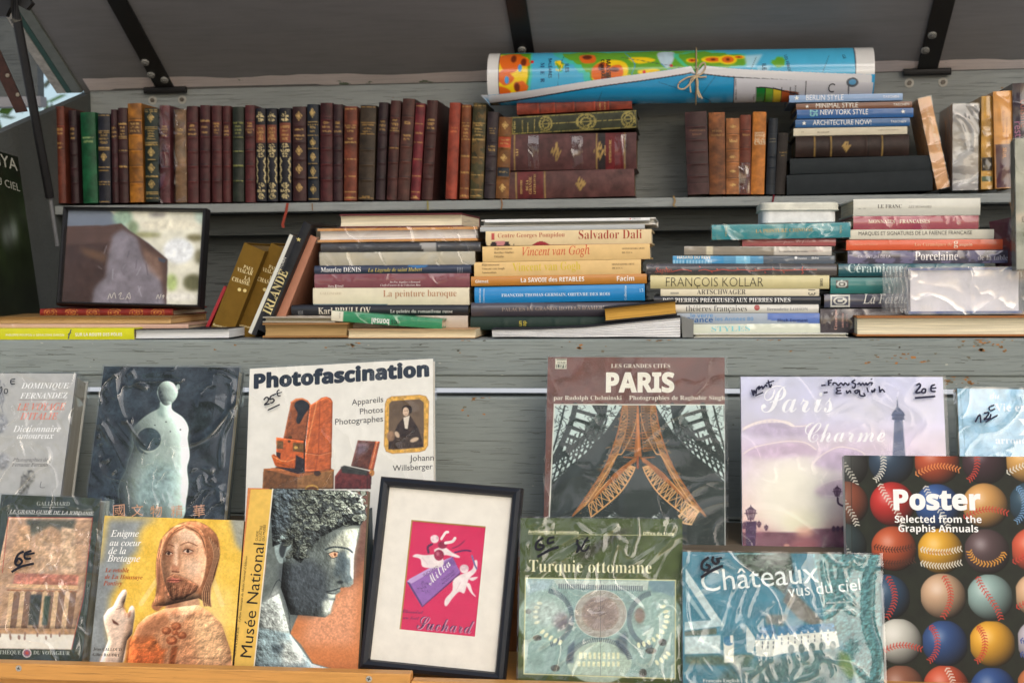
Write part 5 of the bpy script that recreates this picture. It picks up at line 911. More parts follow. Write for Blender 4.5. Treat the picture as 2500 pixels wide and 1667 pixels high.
# ---- framed print
z12 = (860, 1150, 440 / 1334)
def framed(z, TL, TR, BL, BR, Yb, lean, label, matcol, fw, art_quad, art, nx, texts, framecol=(30, 33, 40), cat='framed print', bg=(214, 40, 92), seed=3, nomat=False, marks=(), glass=True):
    q = zc(z, [TL, TR, BR, BL]); th = rad(lean); n = np.array([0, -math.cos(th), math.sin(th)]); mid = (q[2] + q[3]) / 2
    tl, tr, br, bl = onplane(q, at(mid[0], mid[1], Yb), n); x = (br - bl) / np.linalg.norm(br - bl) + (tr - tl) / np.linalg.norm(tr - tl); up = (tl - bl) + (tr - br); x2 = np.cross(up, n); x2 /= np.linalg.norm(x2)
    x2 = x2 if x2 @ x > 0 else -x2; M = frame((tl + tr + br + bl) / 4, x / np.linalg.norm(x) + x2, -n); w = (np.linalg.norm(tr - tl) + np.linalg.norm(br - bl)) / 2; h = (np.linalg.norm(tl - bl) + np.linalg.norm(tr - br)) / 2
    M[:3, 3] -= M[:3, 0] * w / 2 + M[:3, 2] * h / 2; root = thing('framed_picture', label, cat, M)
    fm = MB(); pf = [(0, 0), (-.006, .15), (-.009, .5), (-.006, .85), (-.001, 1.0)]
    C4 = [(0, 0), (w, 0), (w, h), (0, h)]; D4 = [(1, 1), (-1, 1), (-1, -1), (1, -1)]
    for i in range(4):
        j = (i + 1) % 4; V = []
        for y, s in [(.016, 0)] + pf + [(.004, 1.0)]: V += [(C4[i][0] + D4[i][0] * fw * s, y, C4[i][1] + D4[i][1] * fw * s), (C4[j][0] + D4[j][0] * fw * s, y, C4[j][1] + D4[j][1] * fw * s)]
        fm.add(V, [(2 * k, 2 * k + 1, 2 * k + 3, 2 * k + 2) for k in range(len(V) // 2 - 1)], framecol)
    fm.box(0, w, .0155, .016, 0, h, (90, 70, 50)); fm.build('frame', M_PLAIN, root)
    b_ = MB(); e = fw * .98
    aq = px2loc(M, zc(z, art_quad)); ax0, ax1, az0, az1 = aq[:, 0].min() if nomat else (aq[0, 0] + aq[3, 0]) / 2, aq[:, 0].max() if nomat else (aq[1, 0] + aq[2, 0]) / 2, (aq[2, 1] + aq[3, 1]) / 2, (aq[0, 1] + aq[1, 1]) / 2
    if not nomat:
        b_.box(e, ax0, .0022, .003, e, h - e, matcol); b_.box(ax1, w - e, .0022, .003, e, h - e, matcol); b_.box(ax0, ax1, .0022, .003, e, az0, matcol); b_.box(ax0, ax1, .0022, .003, az1, h - e, matcol)
        k = .0016; GO = (176, 138, 76); b_.box(ax0, ax0 + k, .0024, .0036, az0, az1, GO); b_.box(ax0, ax1, .0024, .0036, az1 - k, az1, GO)
        b_.build('mat_board', M_MATTE, root)
    MA = M.copy(); MA[:3, 3] = (M @ np.array([ax0, .0036, az0, 1]))[:3]; A = Art(MA, ax1 - ax0, az1 - az0, z, nx, bg, seed); art(A); Cc = A.out(); pm = MB()
    X, Z = np.meshgrid(np.linspace(ax0, ax1, A.nx), np.linspace(az1, az0, A.ny)); pm.grid(np.stack([X, 0 * X + .0036, Z], -1), Cc)
    for tx in texts:
        xz, f = textloc(MA, z, tx[0], tx[1], tx[2], tx[3], *(tx[5:6])); V = np.zeros((len(xz), 3)); V[:, 0] = xz[:, 0] + ax0; V[:, 2] = xz[:, 1] + az0; V[:, 1] = .0033; pm.add(V, f, tx[4])
    pm.build('print', M_MATTE, root)
    if glass:
        gm = MB(); gm.add([(e, .0012, e), (w - e, .0012, e), (w - e, .0012, h - e), (e, .0012, h - e)], [(0, 1, 2, 3)], (255, 255, 255)); gm.build('glass', M_GLASS, root)
    return root, M, w, h
def a_choc(A):
    A.grain(.03, 60); W_ = (240, 226, 224); L_ = (220, 190, 196)
    # generic flying figures in white and a mauve bar
    A.poly([(405, 815), (740, 632), (800, 745), (515, 1000)], (150, 104, 178), 1.5, 1, .06); A.poly([(405, 815), (425, 795), (680, 655), (740, 632), (722, 660), (440, 830)], (196, 164, 214), 1.5); A.poly([(405, 815), (425, 822), (520, 985), (515, 1000)], (92, 64, 120), 1.5); A.poly([(515, 1000), (800, 745), (795, 765), (520, 1004)], (84, 52, 108), 1.5)
    A.poly([(660, 680), (740, 632), (770, 690), (690, 700)], (118, 84, 150), 8, .8)
    for k in range(20): x, y = A.rng.uniform(480, 570), A.rng.uniform(815, 890); A.line([(x, y), (x + A.rng.uniform(-16, 16), y + A.rng.uniform(-20, 20))], 4, (92, 60, 110), .7)
    for p in ([(455, 620), (480, 612), (540, 620), (620, 615), (670, 640), (670, 700), (600, 715), (520, 705), (505, 650), (450, 632)], [(605, 580), (680, 560), (740, 600), (795, 628), (780, 640), (700, 620), (640, 620)], [(790, 770), (850, 745), (890, 720), (905, 660), (925, 665), (915, 740), (860, 800), (830, 900), (790, 890), (740, 940), (700, 995), (682, 985), (690, 940), (740, 880), (745, 810)], [(840, 830), (870, 830), (890, 890), (915, 925), (900, 920), (870, 890)], [(860, 790), (930, 780), (890, 810)]):
        A.poly(p, W_, 3, 1, .06, smooth=3)
    for x, y, r in ((610, 502, 30), (828, 722, 32)): A.ell(x, y, r, r, W_, 3); A.ell(x, y - 8, r * 1.05, r * .75, L_, 4, .8, .3)
    A.ell(668, 545, 34, 28, (140, 30, 66), 3, 1, .2); A.ell(642, 620, 36, 40, (150, 34, 70), 3, 1, .2); A.ell(632, 610, 14, 16, (206, 120, 140), 6, .8)
    A.line([(660, 500), (690, 455), (708, 450)], 18, W_, 1, 4); A.line([(690, 530), (740, 520), (760, 495)], 20, W_, 1, 4); A.line([(590, 540), (560, 560), (565, 600)], 16, (90, 36, 76), 1, 4); A.line([(740, 570), (790, 550), (830, 515)], 8, (130, 36, 80), .9, 4); A.line([(760, 600), (830, 585), (875, 590)], 12, (90, 36, 90), .9, 4); A.line([(885, 625), (905, 690), (920, 720)], 12, (120, 110, 160), 1)
    A.line([(520, 640), (560, 690)], 5, L_, .7); A.line([(800, 820), (770, 880)], 5, L_, .7)
framed(z12, (230, 50), (1275, 115), (30, 1470), (1115, 1555), 1.69, 15, 'black framed pink chocolate poster with wide cream mat', (236, 230, 218), .0125, [(443, 362), (993, 402), (900, 1216), (337, 1172)], a_choc, 220,
       [('Milka', 'script', (580, 845), (735, 690), (240, 232, 236), 1.2), ('SUCHARD', 'sans', (530, 778), (640, 712), (70, 40, 90)), ('CHOCOLAT', 'sans', (666, 812), (760, 740), (70, 40, 90)), ('AU LAIT - MILK', 'sans', (668, 838), (770, 758), (70, 40, 90)), ('Chocolat', 'script', (368, 1045), (525, 1055), (66, 40, 92)), ('au lait', 'script', (376, 1090), (495, 1098), (66, 40, 92)), ('Suchard', 'script', (475, 1165), (895, 1200), (66, 40, 92), 1.35), ('Suchard', 'script', (479, 1169), (899, 1204), (226, 150, 180), 1.35)])
# ================================================================ upper shelf
GOLD = np.array((196, 160, 92.))
def antique(bands=(), lines=(), title=None, orn=(), label=None, extra=(), wear=.35, gold=GOLD, asp=7.0, tail=False, marb=None, gilt=False):
    """gold tooling on a leather spine; all positions run from tail (0) to head (1)"""
    def f(S, T, C, rng):
        n1 = fbm(*S.shape, 9, rng, 3); C = C * (1 + wear * 1.6 * (n1[..., None] - .5))
        edge = np.minimum(S, 1 - S); C = C * (1 + .5 * wear * np.exp(-edge / .012) * (rng.random(S.shape) > .45))[..., None]
        if marb is not None: C = np.where((fbm(*S.shape, 7, rng, 4) > .53)[..., None], C * .5 + np.array(marb) * .5, C)
        ins = (T > .05) & (T < .95)
        if label:
            for s0, s1, c in label: C = np.where(((S > s0) & (S < s1) & (T > .07) & (T < .93))[..., None], np.array(c, float), C)
        for s in bands: C = C * (1 - .42 * np.exp(-((S - s - .011) / .006) ** 2) + .3 * np.exp(-((S - s + .003) / .006) ** 2))[..., None]  # shaded and lit edge of each raised band painted into the leather
        def put(m, k=.85, g=gold): return np.where(m[..., None], C * (1 - k) + np.asarray(g) * k, C)
        for s in lines: C = put((np.abs(S - s) < .0055) & ins & (rng.random(S.shape) > .12), .8)
        for s0, s1, rows in ([title] if title and not isinstance(title[0], tuple) else (title or ())):
            for r in range(rows):
                s = s1 - (r + .5) * (s1 - s0) / rows; wd = rng.uniform(.22, .4)
                C = put((np.abs(S - s) < min(.011, .3 * (s1 - s0) / rows)) & (np.abs(T - .5) < wd) & (rng.random(S.shape) > .28), .72)
        for s in orn:
            a, b_ = (S - s) * asp, (T - .5); d = np.abs(a) * .8 + np.abs(b_); C = put((d < .27) & ~((np.abs(d - .17) < .035) & (rng.random(S.shape) > .3)), .85, (214, 180, 110))
        if gilt:
            for s0, s1 in ((.02, .2), (.47, .62), (.86, .96)):
                q = (S - (s0 + s1) / 2) / (s1 - s0) * 2; wv = .30 + .12 * np.cos(q * 9); C = put((np.abs(q) < 1) & (np.abs(T - .5) < wv * (1 - .35 * q * q)) & (rng.random(S.shape) > .3) & (np.abs(np.sin(T * 19) * np.cos(q * 7)) > .18), .9, (226, 206, 150))
            C = put((S > .2) & (S < .47) & (np.abs(np.abs(T - .5) - .38 - .05 * np.sin(S * 70)) < .05), .9, (222, 204, 150))
        if tail: C = put((np.abs(S - .035) < .010) & (np.abs(T - .5) < .25) & (rng.random(S.shape) > .35), .8)
        return C
    return f
zA = (100, 230, 600 / 2352); zB = (680, 230, 600 / 2352); B5 = (.15, .33, .48, .66, .83)
MAR = (92, 48, 48); DKM = (70, 38, 40)
def T3(*a): return antique(bands=(.22, .38, .53, .68, .83), title=(.70, .82, 3), **dict(a))
mar = antique(bands=(.22, .38, .53, .68, .83), title=(.69, .82, 3)); PB = (.22, .38, .53, .68, .83)
UP = [  # zone, TL, TR, top, BL, BR, bottom, colour, paint, bands, label, extra
    (zA, 30, 138, 142, 62, 150, 1045, (88, 46, 36), antique(title=(.72, .8, 1)), (), 'brown leather book at the very end of the row against the box side', {}),
    (zA, 138, 238, 120, 160, 242, 1045, (128, 64, 48), antique(bands=(.55, .8), title=((.70, .78, 2), (.55, .64, 2))), (.8,), 'smooth red-brown calf book, second from the box side', {}),
    (zA, 262, 362, 158, 292, 366, 1045, (60, 36, 40), antique(bands=PB, title=(.68, .82, 3)), PB, 'dark plum book beside the bright green one', {}),
    (zA, 378, 545, 178, 408, 545, 1045, (30, 104, 66), antique(title=(.66, .74, 2), wear=.25, gold=(170, 180, 120)), (), 'bright green cloth book without gilding among the leather books', {}),
    (zA, 545, 662, 190, 556, 668, 1046, (44, 46, 58), antique(lines=(.98, .81, .79, .62, .60, .40, .37, .24, .21, .02), title=(.66, .78, 3), orn=(.52,)), (.8, .61, .385, .225), 'navy book with pairs of gold lines and a small gilt monogram', {}),
    (zA, 668, 737, 150, 686, 745, 1040, (72, 40, 44), mar, PB, 'slim dark maroon book right of the navy monogram book', {}),
    (zA, 737, 830, 134, 752, 838, 1040, (78, 48, 48), antique(bands=PB, lines=(.83, .70, .68, .55, .38), title=(.70, .81, 3)), PB, 'maroon book with gold title left of the tall tan book', {}),
    (zA, 830, 985, 92, 855, 985, 1035, (186, 122, 46), antique(bands=(.19, .36, .52, .68, .83), label=((.69, .82, (92, 62, 40)),), title=(.70, .81, 3), marb=(120, 76, 36), wear=.4), (.19, .36, .52, .68, .83), 'tall mottled tan calf book rising above its neighbours', {'D': .15}),
    (zA, 990, 1132, 138, 1003, 1130, 1030, (40, 54, 48), antique(lines=(.985, .965, .80, .78, .63, .61, .45, .27, .10, .085, .035), title=(.66, .77, 4), orn=(.90, .53, .36, .19)), (.79, .62, .45, .27), 'dark green book with gilt flower sprigs beside the tall tan book', {}),
    (zA, 1135, 1250, 112, 1142, 1238, 1040, (122, 66, 72), antique(bands=(.36, .52, .68), title=(.68, .80, 4)), (.36, .52, .68), 'maroon book wrapped in shiny crinkled film', {'film': M_FILMHARD}),
    (zA, 1282, 1395, 150, 1290, 1395, 1037, (160, 122, 88), antique(title=(.72, .80, 2)), (), 'tan book wrapped in shiny crinkled film', {'film': M_FILMHARD}),
    (zA, 1395, 1512, 118, 1405, 1508, 1040, MAR, mar, PB, 'maroon gilt-titled book just right of the film-wrapped tan book', {}),
    (zA, 1523, 1622, 108, 1523, 1616, 1036, (84, 44, 46), antique(bands=PB, lines=(.84,), title=(.69, .80, 2)), PB, 'maroon book second after the film-wrapped tan book', {}),
    (zA, 1635, 1737, 112, 1640, 1732, 1035, MAR, antique(bands=PB, title=(.70, .83, 4)), PB, 'maroon book third after the film-wrapped tan book', {}),
    (zA, 1740, 1822, 115, 1744, 1816, 1035, (98, 48, 48), antique(bands=PB, title=(.68, .80, 3)), PB, 'slim maroon book just left of the sage dark green one', {}),
    (zA, 1835, 1946, 124, 1838, 1942, 1030, (48, 56, 46), antique(bands=(.22, .38, .53), lines=(.83, .68, .53, .38, .22), title=(.70, .81, 3), gold=(150, 150, 84)), (.22, .38, .53, .68, .83), 'dull dark green book between maroon books', {}),
    (zA, 1953, 2050, 108, 1958, 2050, 1036, (100, 46, 48), antique(bands=PB, title=(.70, .83, 4)), PB, 'maroon book just left of three matching black gilt books', {}),
    (zA, 2052, 2156, 138, 2066, 2160, 1026, (32, 33, 44), antique(gilt=True, label=((.63, .82, (122, 66, 48)),), title=(.65, .80, 4)), (), 'black book with gilt scrolls and red label, first of three', {'group': 'matching black gilt books'}),
    (zA, 2160, 2268, 138, 2170, 2266, 1026, (34, 35, 46), antique(gilt=True, label=((.63, .82, (122, 66, 48)),), title=(.65, .80, 4)), (), 'black book with gilt scrolls and red label, middle of three', {'group': 'matching black gilt books'}),
    (zB, 8, 128, 135, 12, 122, 1022, (32, 33, 44), antique(gilt=True, label=((.63, .84, (128, 68, 50)),), title=(.65, .82, 4)), (), 'black book with gilt scrolls and red label, last of three', {'group': 'matching black gilt books'}),
    (zB, 134, 270, 122, 140, 266, 1022, (74, 42, 42), antique(orn=(.90, .53, .34, .14), title=((.74, .77, 1), (.64, .71, 2))), (.8, .62, .44, .24), 'maroon book with four gold diamond stamps', {}),
    (zB, 274, 395, 100, 284, 390, 1022, (36, 44, 56), antique(lines=(.82, .79, .68, .54, .385, .235, .02), orn=(.91, .605, .455, .305, .12), title=(.70, .78, 2)), (.81, .54, .385, .235), 'dark blue book with five gold leaf stamps', {}),
    (zB, 402, 525, 86, 402, 516, 1026, (88, 40, 42), antique(bands=PB, title=(.69, .82, 3)), PB, 'wide maroon book right of the blue leaf-stamped book', {}),
    (zB, 525, 632, 100, 525, 612, 1022, (70, 42, 46), antique(bands=PB, title=(.70, .83, 3)), PB, 'dusky plum book left of the worn red-brown calf book', {}),
    (zB, 632, 780, 120, 628, 746, 1018, (142, 72, 50), antique(lines=(.975, .80, .62, .44, .26, .09, .03), title=((.72, .79, 2), (.63, .68, 1)), wear=.45, tail=True), (), 'worn red-brown calf book with plain gold lines', {}),
    (zB, 786, 950, 108, 764, 912, 1010, (72, 58, 44), antique(lines=(.985, .82, .695, .02), bands=(.53, .37, .21), title=(.70, .81, 3), tail=True, gold=(170, 132, 70)), (.53, .37, .21), 'wide olive brown book with pale gold title', {}),
    (zB, 962, 1066, 80, 930, 1016, 1010, (62, 42, 46), antique(bands=PB, title=(.70, .82, 3)), PB, 'dark plum book right of the wide olive brown book', {}),
    (zB, 1076, 1182, 62, 1035, 1130, 1011, (92, 54, 50), antique(bands=PB, lines=(.70, .52), title=(.70, .82, 3), orn=()), PB, 'brown-maroon book with a gold volume number', {}),
    (zB, 1192, 1300, 42, 1136, 1250, 1012, (98, 60, 52), antique(bands=(.22, .38, .53, .82), title=((.74, .78, 1), (.58, .66, 2))), (.22, .38, .53, .82), 'tallest brown book in the leather row', {'D': .15}),
    (zB, 1316, 1412, 88, 1262, 1352, 1010, (138, 50, 58), antique(lines=(.975, .79, .60, .42, .25, .08, .02), title=(.66, .72, 1), tail=True), (), 'slim crimson book with gold bands', {}),
    (zB, 1422, 1536, 58, 1368, 1472, 1008, (86, 48, 44), antique(bands=(.36, .52, .68), title=(.70, .82, 3)), (.22, .36, .52, .68), 'dark brown leather book whose side board is seen in the gap', {'D': .16}),
    (zB, 1640, 1755, 82, 1598, 1702, 1001, (184, 80, 58), antique(title=(.68, .76, 2), gold=(214, 130, 70), wear=.2), (), 'orange-red cloth book in the leather row', {}),
    (zB, 1755, 1862, 104, 1732, 1820, 1000, (142, 80, 48), antique(lines=(.98, .81, .63, .455, .28, .11, .03), title=(.65, .79, 4), tail=True), (), 'chestnut book with gold rules beside the orange-red one', {}),
    (zB, 1864, 2006, 86, 1832, 1956, 998, (84, 80, 50), antique(lines=(.975, .79, .62, .43, .25, .09, .03), title=(.65, .78, 4), marb=(136, 96, 48), tail=True), (), 'marbled olive book with gold rules', {}),
    (zB, 2004, 2096, 170, 1968, 2072, 996, (66, 54, 58), antique(bands=(.17, .33, .5, .66), title=((.74, .82, 3), (.54, .62, 2))), (.17, .33, .5, .66), 'grey-plum book right of the marbled olive one', {}),
    (zB, 2112, 2225, 220, 2078, 2202, 996, (150, 98, 50), antique(label=((.63, .76, (172, 72, 42)), (.27, .38, (42, 48, 56))), title=((.65, .74, 2), (.29, .36, 1)), orn=(.9, .5, .13), marb=(110, 70, 36)), (.77, .62, .39, .26), 'short tan book with an orange and a black label', {}),
]
US = {}
for z, tl, tr, t_, bl_, br_, b_, c, pt, bd, lab, ex in UP:
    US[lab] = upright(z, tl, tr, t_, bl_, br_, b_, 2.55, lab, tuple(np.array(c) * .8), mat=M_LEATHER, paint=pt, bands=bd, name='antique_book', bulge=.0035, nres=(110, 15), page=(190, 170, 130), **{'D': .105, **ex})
def ribbonmark(parent, pts, w, c, Y=2.527):
    b = MB(); P = [at(u, v, Y) for u, v in pts]; V = [p - (w / 2, 0, 0) for p in P] + [p + (w / 2, 0, 0) for p in P]; m = len(P)
    b.add(V, [(i, i + 1, i + 1 + m, i + m) for i in range(m - 1)], c); o = wmb(parent, b, 'bookmark_ribbon', M_CLOTH); return o
k_ = [r for l, r in US.items() if 'last of three' in l][0]; ribbonmark(k_, [(702, 496), (698, 520), (690, 548), (692, 556)], .005, (150, 66, 52))
k_ = [r for l, r in US.items() if 'five gold leaf' in l][0]; ribbonmark(k_, [(762, 496), (763, 514)], .002, (128, 100, 70))
k_ = [r for l, r in US.items() if 'side board' in l][0]; ribbonmark(k_, [(1044, 490), (1045, 514)], .003, (150, 142, 90))
k_ = [r for l, r in US.items() if 'orange and a black' in l][0]; ribbonmark(k_, [(1224, 486), (1226, 500), (1223, 512)], .0025, (140, 104, 74))
# books lying in the middle of the upper shelf
zM = (1150, 100, 1000 / 2352); YM = 2.555
def gilt_scroll(S, T, C, rng):
    C = C * (1 + .4 * (fbm(*S.shape, 9, rng)[..., None] - .5)); G = np.array((172, 156, 84.))
    m = (np.abs(T - .07) < .03) | (np.abs(T - .93) < .03) | ((np.abs(S - .225) < .003) | (np.abs(S - .985) < .003) | (np.abs(S - .015) < .003) | (np.abs(S - .205) < .003))
    m |= (np.abs(T - .5) < .025) & (S > .24) & (S < .96)
    for s0, w in ((.6, .09), (.28, .06), (.93, .06)):
        a, b_ = (S - s0) / w, (T - .5) * 2; d = np.hypot(a, b_); m |= (np.abs(d - .8) < .1) | (np.abs(d - .45) < .1) | ((d < .9) & (np.abs(np.sin(a * 7) * np.cos(b_ * 5)) > .86))
    return np.where((m & (rng.random(m.shape) > .15))[..., None], G * .85 + C * .15, C)
def tape(patches, base=antique(bands=(), wear=.25), gl=(), lab=()):
    def f(S, T, C, rng):
        C = base(S, T, C, rng)
        for s0, s1, c in lab: C = np.where(((S > s0) & (S < s1))[..., None], np.array(c) * (1 + .3 * (fbm(*S.shape, 5, rng)[..., None] - .5)), C)
        for s in gl: C = np.where((np.abs(S - s) < .004)[..., None], GOLD * .8, C)
        for s in patches: d = np.abs(S - s) * 10 + np.abs(T - .5) * 1.6; C = np.where(((d < .42) & (rng.random(S.shape) > .25))[..., None], GOLD * .85, C)
        return C
    return f
GC = (206, 172, 104)
lying(zM, (215, 750), (950, 738), (215, 910), (940, 890), YM, 'maroon leather tome at the bottom of the stack under the rolled map', (88, 56, 54), .13, mat=M_LEATHER, nres=(110, 15), bulge=.004, page=(150, 120, 84), paint=tape((.575,), gl=(.065, .29, .94), lab=((.075, .28, (98, 38, 40)),)), name='antique_book', texts=[('LITTÉRATURE', 'serif', (372, 880), (372, 765), GC, 1.0), ('HISTOIRE', 'serif', (295, 880), (295, 800), GC), ('DE LA', 'serif', (330, 860), (330, 800), GC), ('GRANDE', 'serif', (350, 880), (350, 780), (200, 160, 100))])
tm = lying(zM, (225, 545), (940, 520), (225, 745), (950, 735), YM, 'thick maroon tome with clear tape strips across its spine', (84, 52, 52), .14, mat=M_LEATHER, nres=(110, 15), bulge=.005, page=(150, 120, 84), paint=tape((.37, .71), gl=(.04, .69, .91), lab=((.70, .90, (104, 30, 34)), (.70, .76, (40, 34, 36)))), name='antique_book', texts=[('LITTÉRATURE', 'serif', (806, 700), (806, 570), GC), ('HISTOIRE', 'serif', (775, 660), (775, 600), GC), ('A.B.F', 'serif', (272, 665), (272, 620), GC)])
lying(zM, (220, 435), (955, 400), (230, 540), (955, 500), YM, 'dark green book with gilt scrollwork lying on the taped tome', (54, 58, 40), .15, mat=M_LEATHER, nres=(150, 21), bulge=.002, paint=gilt_scroll, name='antique_book', texts=[('V. HUGO', 'serif', (256, 528), (256, 462), (206, 186, 110)), ('LA LÉGENDE', 'serif', (300, 530), (300, 455), (206, 186, 110)), ('DES SIÈCLES', 'serif', (330, 530), (330, 470), (206, 186, 110)), ('LES ORIENTALES', 'serif', (368, 528), (368, 450), (206, 186, 110))])
lying(zM, (260, 355), (925, 325), (265, 425), (925, 390), YM, 'red-brown banded leather book directly beneath the rolled map', (132, 58, 42), .12, mat=M_LEATHER, nres=(110, 15), bulge=.003, bands=(.19, .33, .5, .68, .8), paint=antique(bands=(.19, .33, .5, .68, .8)), name='antique_book', texts=[('LA BIBLE', 'serif', (745, 398), (745, 345), GC), ('LA BRUYÈRE', 'serif', (772, 398), (772, 342), GC)])
b = MB()
for s0, s1 in ((.145, .23), (.49, .58), (.83, .92)):   # shiny tape on the tome
    L_ = np.linalg.norm(at(*zc(zM, (225, 745))[0], YM) - at(*zc(zM, (950, 735))[0], YM)); T_ = .0625
    b = MB(); X, Z = np.meshgrid(np.linspace(s0 * L_, s1 * L_, 12), np.linspace(.001, T_ - .001, 14)); b.grid(np.stack([X, spine_y(Z, T_, .0055) - .0008, Z], -1), (230, 230, 230))
    b.build('tape', M_FILM, tm, smooth=True)
# standing group on the right
zR = (1620, 200, 880 / 2352)
for tl, tr, t_, bl_, br_, b_, c, pt, bd, lab, tx, D, mt in (
    (138, 296, 200, 158, 300, 738, (66, 42, 42), antique(bands=(.13, .22, .37, .52, .66, .82), wear=.3), (.22, .37, .52, .66, .82), 'large dark brown prayer book, first of the short devotional row', [('PAROISSIEN', 'serif', (170, 325), (272, 323), (150, 110, 80)), ('ROMAIN', 'serif', (188, 350), (250, 349), (150, 110, 80))], .13, M_LEATHER),
    (294, 406, 203, 300, 405, 735, (128, 78, 44), antique(wear=.5, marb=(92, 56, 36)), (), 'worn brown calf vespers book', [('PETITE', 'serif', (318, 330), (382, 328), (176, 138, 84)), ('VESPERAL', 'serif', (308, 356), (396, 354), (176, 138, 84))], .1, M_LEATHER),
    (409, 500, 240, 409, 495, 733, (150, 98, 60), antique(bands=(.2, .41, .58, .78), orn=(.89, .49, .3, .12), asp=16, wear=.35), (.2, .41, .58, .78), 'light tan missal with gold title', [('Missel', 'serifb', (428, 396), (480, 396), (226, 190, 120), 1.5)], .1, M_LEATHER),
    (500, 573, 218, 497, 568, 735, (108, 58, 44), antique(bands=(.38, .58, .8), wear=.25), (.2, .38, .58, .8), 'slim red-brown missal with tape at its foot', [('Missel', 'serif', (514, 354), (562, 352), (190, 150, 90))], .1, M_LEATHER),
    (584, 684, 197, 569, 656, 733, (186, 116, 50), antique(wear=.22), (), 'bright tan missal with white capital letters', [(w_, 'serifb', (x0, y), (x1, y - 2), (232, 214, 180)) for w_, x0, x1, y in (('MISSEL', 594, 664, 342), ('DOMI', 594, 664, 362), ('NICAL', 594, 664, 382), ('FRAN', 592, 664, 398), ('ÇAIS', 592, 664, 412))], .1, M_LEATHER),
    (688, 747, 238, 667, 726, 733, (38, 44, 52), antique(bands=(.12, .36, .5, .8), wear=.2), (.5, .36), 'slim dark blue book beside the bright tan missal', [('MISSEL', 'serif', (690, 378), (734, 376), (150, 140, 120)), ('ROMAIN', 'serif', (690, 397), (734, 395), (150, 140, 120))], .1, M_LEATHER),
    (750, 813, 333, 728, 792, 733, (56, 52, 50), antique(wear=.2), (), 'short charcoal book at the end of the devotional row', [('ÉVANGILE', 'serif', (756, 466), (806, 464), (190, 160, 100)), ('PAUL', 'serif', (766, 486), (790, 485), (190, 160, 100))], .09, M_CLOTH)):
    lst = upright(zR, tl, tr, t_, bl_, br_, b_, 2.545, lab, c, D=D, mat=mt, paint=pt, bands=bd, texts=tx, name='antique_book', bulge=.003, nres=(110, 15), yaw=0)
    if 'slim red' in lab:
        b = MB(); b.box(.002, .055, -.0046, -.0040, .002, .021, (255, 255, 255)); b.build('tape', M_FILMHARD, lst); ribbonmark(lst, [(1644, 478), (1648, 490), (1644, 502), (1650, 506)], .0035, (150, 128, 92))
    if 'slim dark blue' in lab: ribbonmark(lst, [(1890, 476), (1886, 494)], .003, (110, 24, 40))
bk = (26, 28, 32)
# horizontal stack on the right
for TL, TR, BL, BR, c, lab, tx, k in (
    ((803, 605), (1755, 582), (805, 738), (1755, 708), (44, 49, 52), 'charcoal cloth book at the very bottom of the interiors stack', [], dict(mat=M_CLOTH, bulge=.003)),
    ((820, 500), (1745, 482), (825, 603), (1745, 580), (46, 51, 54), 'charcoal cloth book second from the bottom of the interiors stack', [], dict(mat=M_CLOTH, bulge=.003)),
    ((860, 358), (1600, 345), (860, 492), (1600, 482), (50, 36, 32), 'dark brown leather book with raised bands under the cream paperback', [], dict(mat=M_LEATHER, bulge=.006, bands=(.18, .32, .63, .77), paint=tape((.45,), base=antique(bands=(.18, .32, .63, .77), wear=.2), gl=(.172, .312, .622, .762)))),
    ((843, 305), (1590, 292), (848, 354), (1590, 341), (214, 206, 184), 'cream paperback under the blue interiors books', [('Bas-Limousin', 'serif', (1004, 334), (1082, 332), (110, 100, 90)), ("L'affaire de nos provinces", 'ital', (1400, 320), (1532, 317), (130, 120, 108)), ('279', 'sans', (898, 334), (914, 333), (110, 100, 90))], {}),
    ((860, 245), (1607, 240), (860, 300), (1607, 287), (38, 92, 146), 'deep blue architecture book, lowest of the four interiors books', [('ARCHITECTURE NOW!', 'sans', (974, 283), (1354, 279), (226, 230, 230), 1.25), ('TASCHEN', 'sans', (1480, 268), (1580, 266), (214, 222, 226)), ('★', 'sans', (902, 284), (932, 283), (236, 236, 228))], dict(mat=M_GLOSS)),
    ((870, 185), (1630, 170), (870, 242), (1630, 230), (34, 92, 156), 'bright blue glossy city interiors book second in its stack', [('NEW YORK STYLE', 'sans', (1022, 216), (1334, 213), (226, 230, 230), 1.3), ('25', 'bold', (955, 182), (955, 228), (120, 190, 196), 1.6), ('★', 'sans', (1548, 208), (1578, 206), (236, 236, 228))], dict(mat=M_GLOSS)),
    ((865, 145), (1620, 128), (865, 183), (1620, 167), (122, 82, 62), 'slim brown interiors book between two blue ones', [('MINIMAL STYLE', 'sans', (994, 172), (1268, 168), (230, 226, 216), 1.2), ('TASCHEN', 'sans', (1498, 158), (1602, 155), (222, 216, 206)), ('★', 'sans', (924, 173), (950, 172), (236, 236, 228))], dict(mat=M_GLOSS)),
    ((820, 90), (1560, 75), (820, 136), (1560, 121), (138, 168, 208), 'pale blue interiors book on top of its stack', [('BERLIN STYLE', 'sans', (930, 122), (1174, 119), (236, 238, 240), 1.3), ('TASCHEN', 'sans', (1432, 107), (1534, 105), (228, 232, 236)), ('★', 'sans', (852, 122), (886, 121), (244, 244, 236))], dict(mat=M_GLOSS))):
    lying(zR, TL, TR, BL, BR, 2.54, lab, c, D=.14, texts=tx, **k)
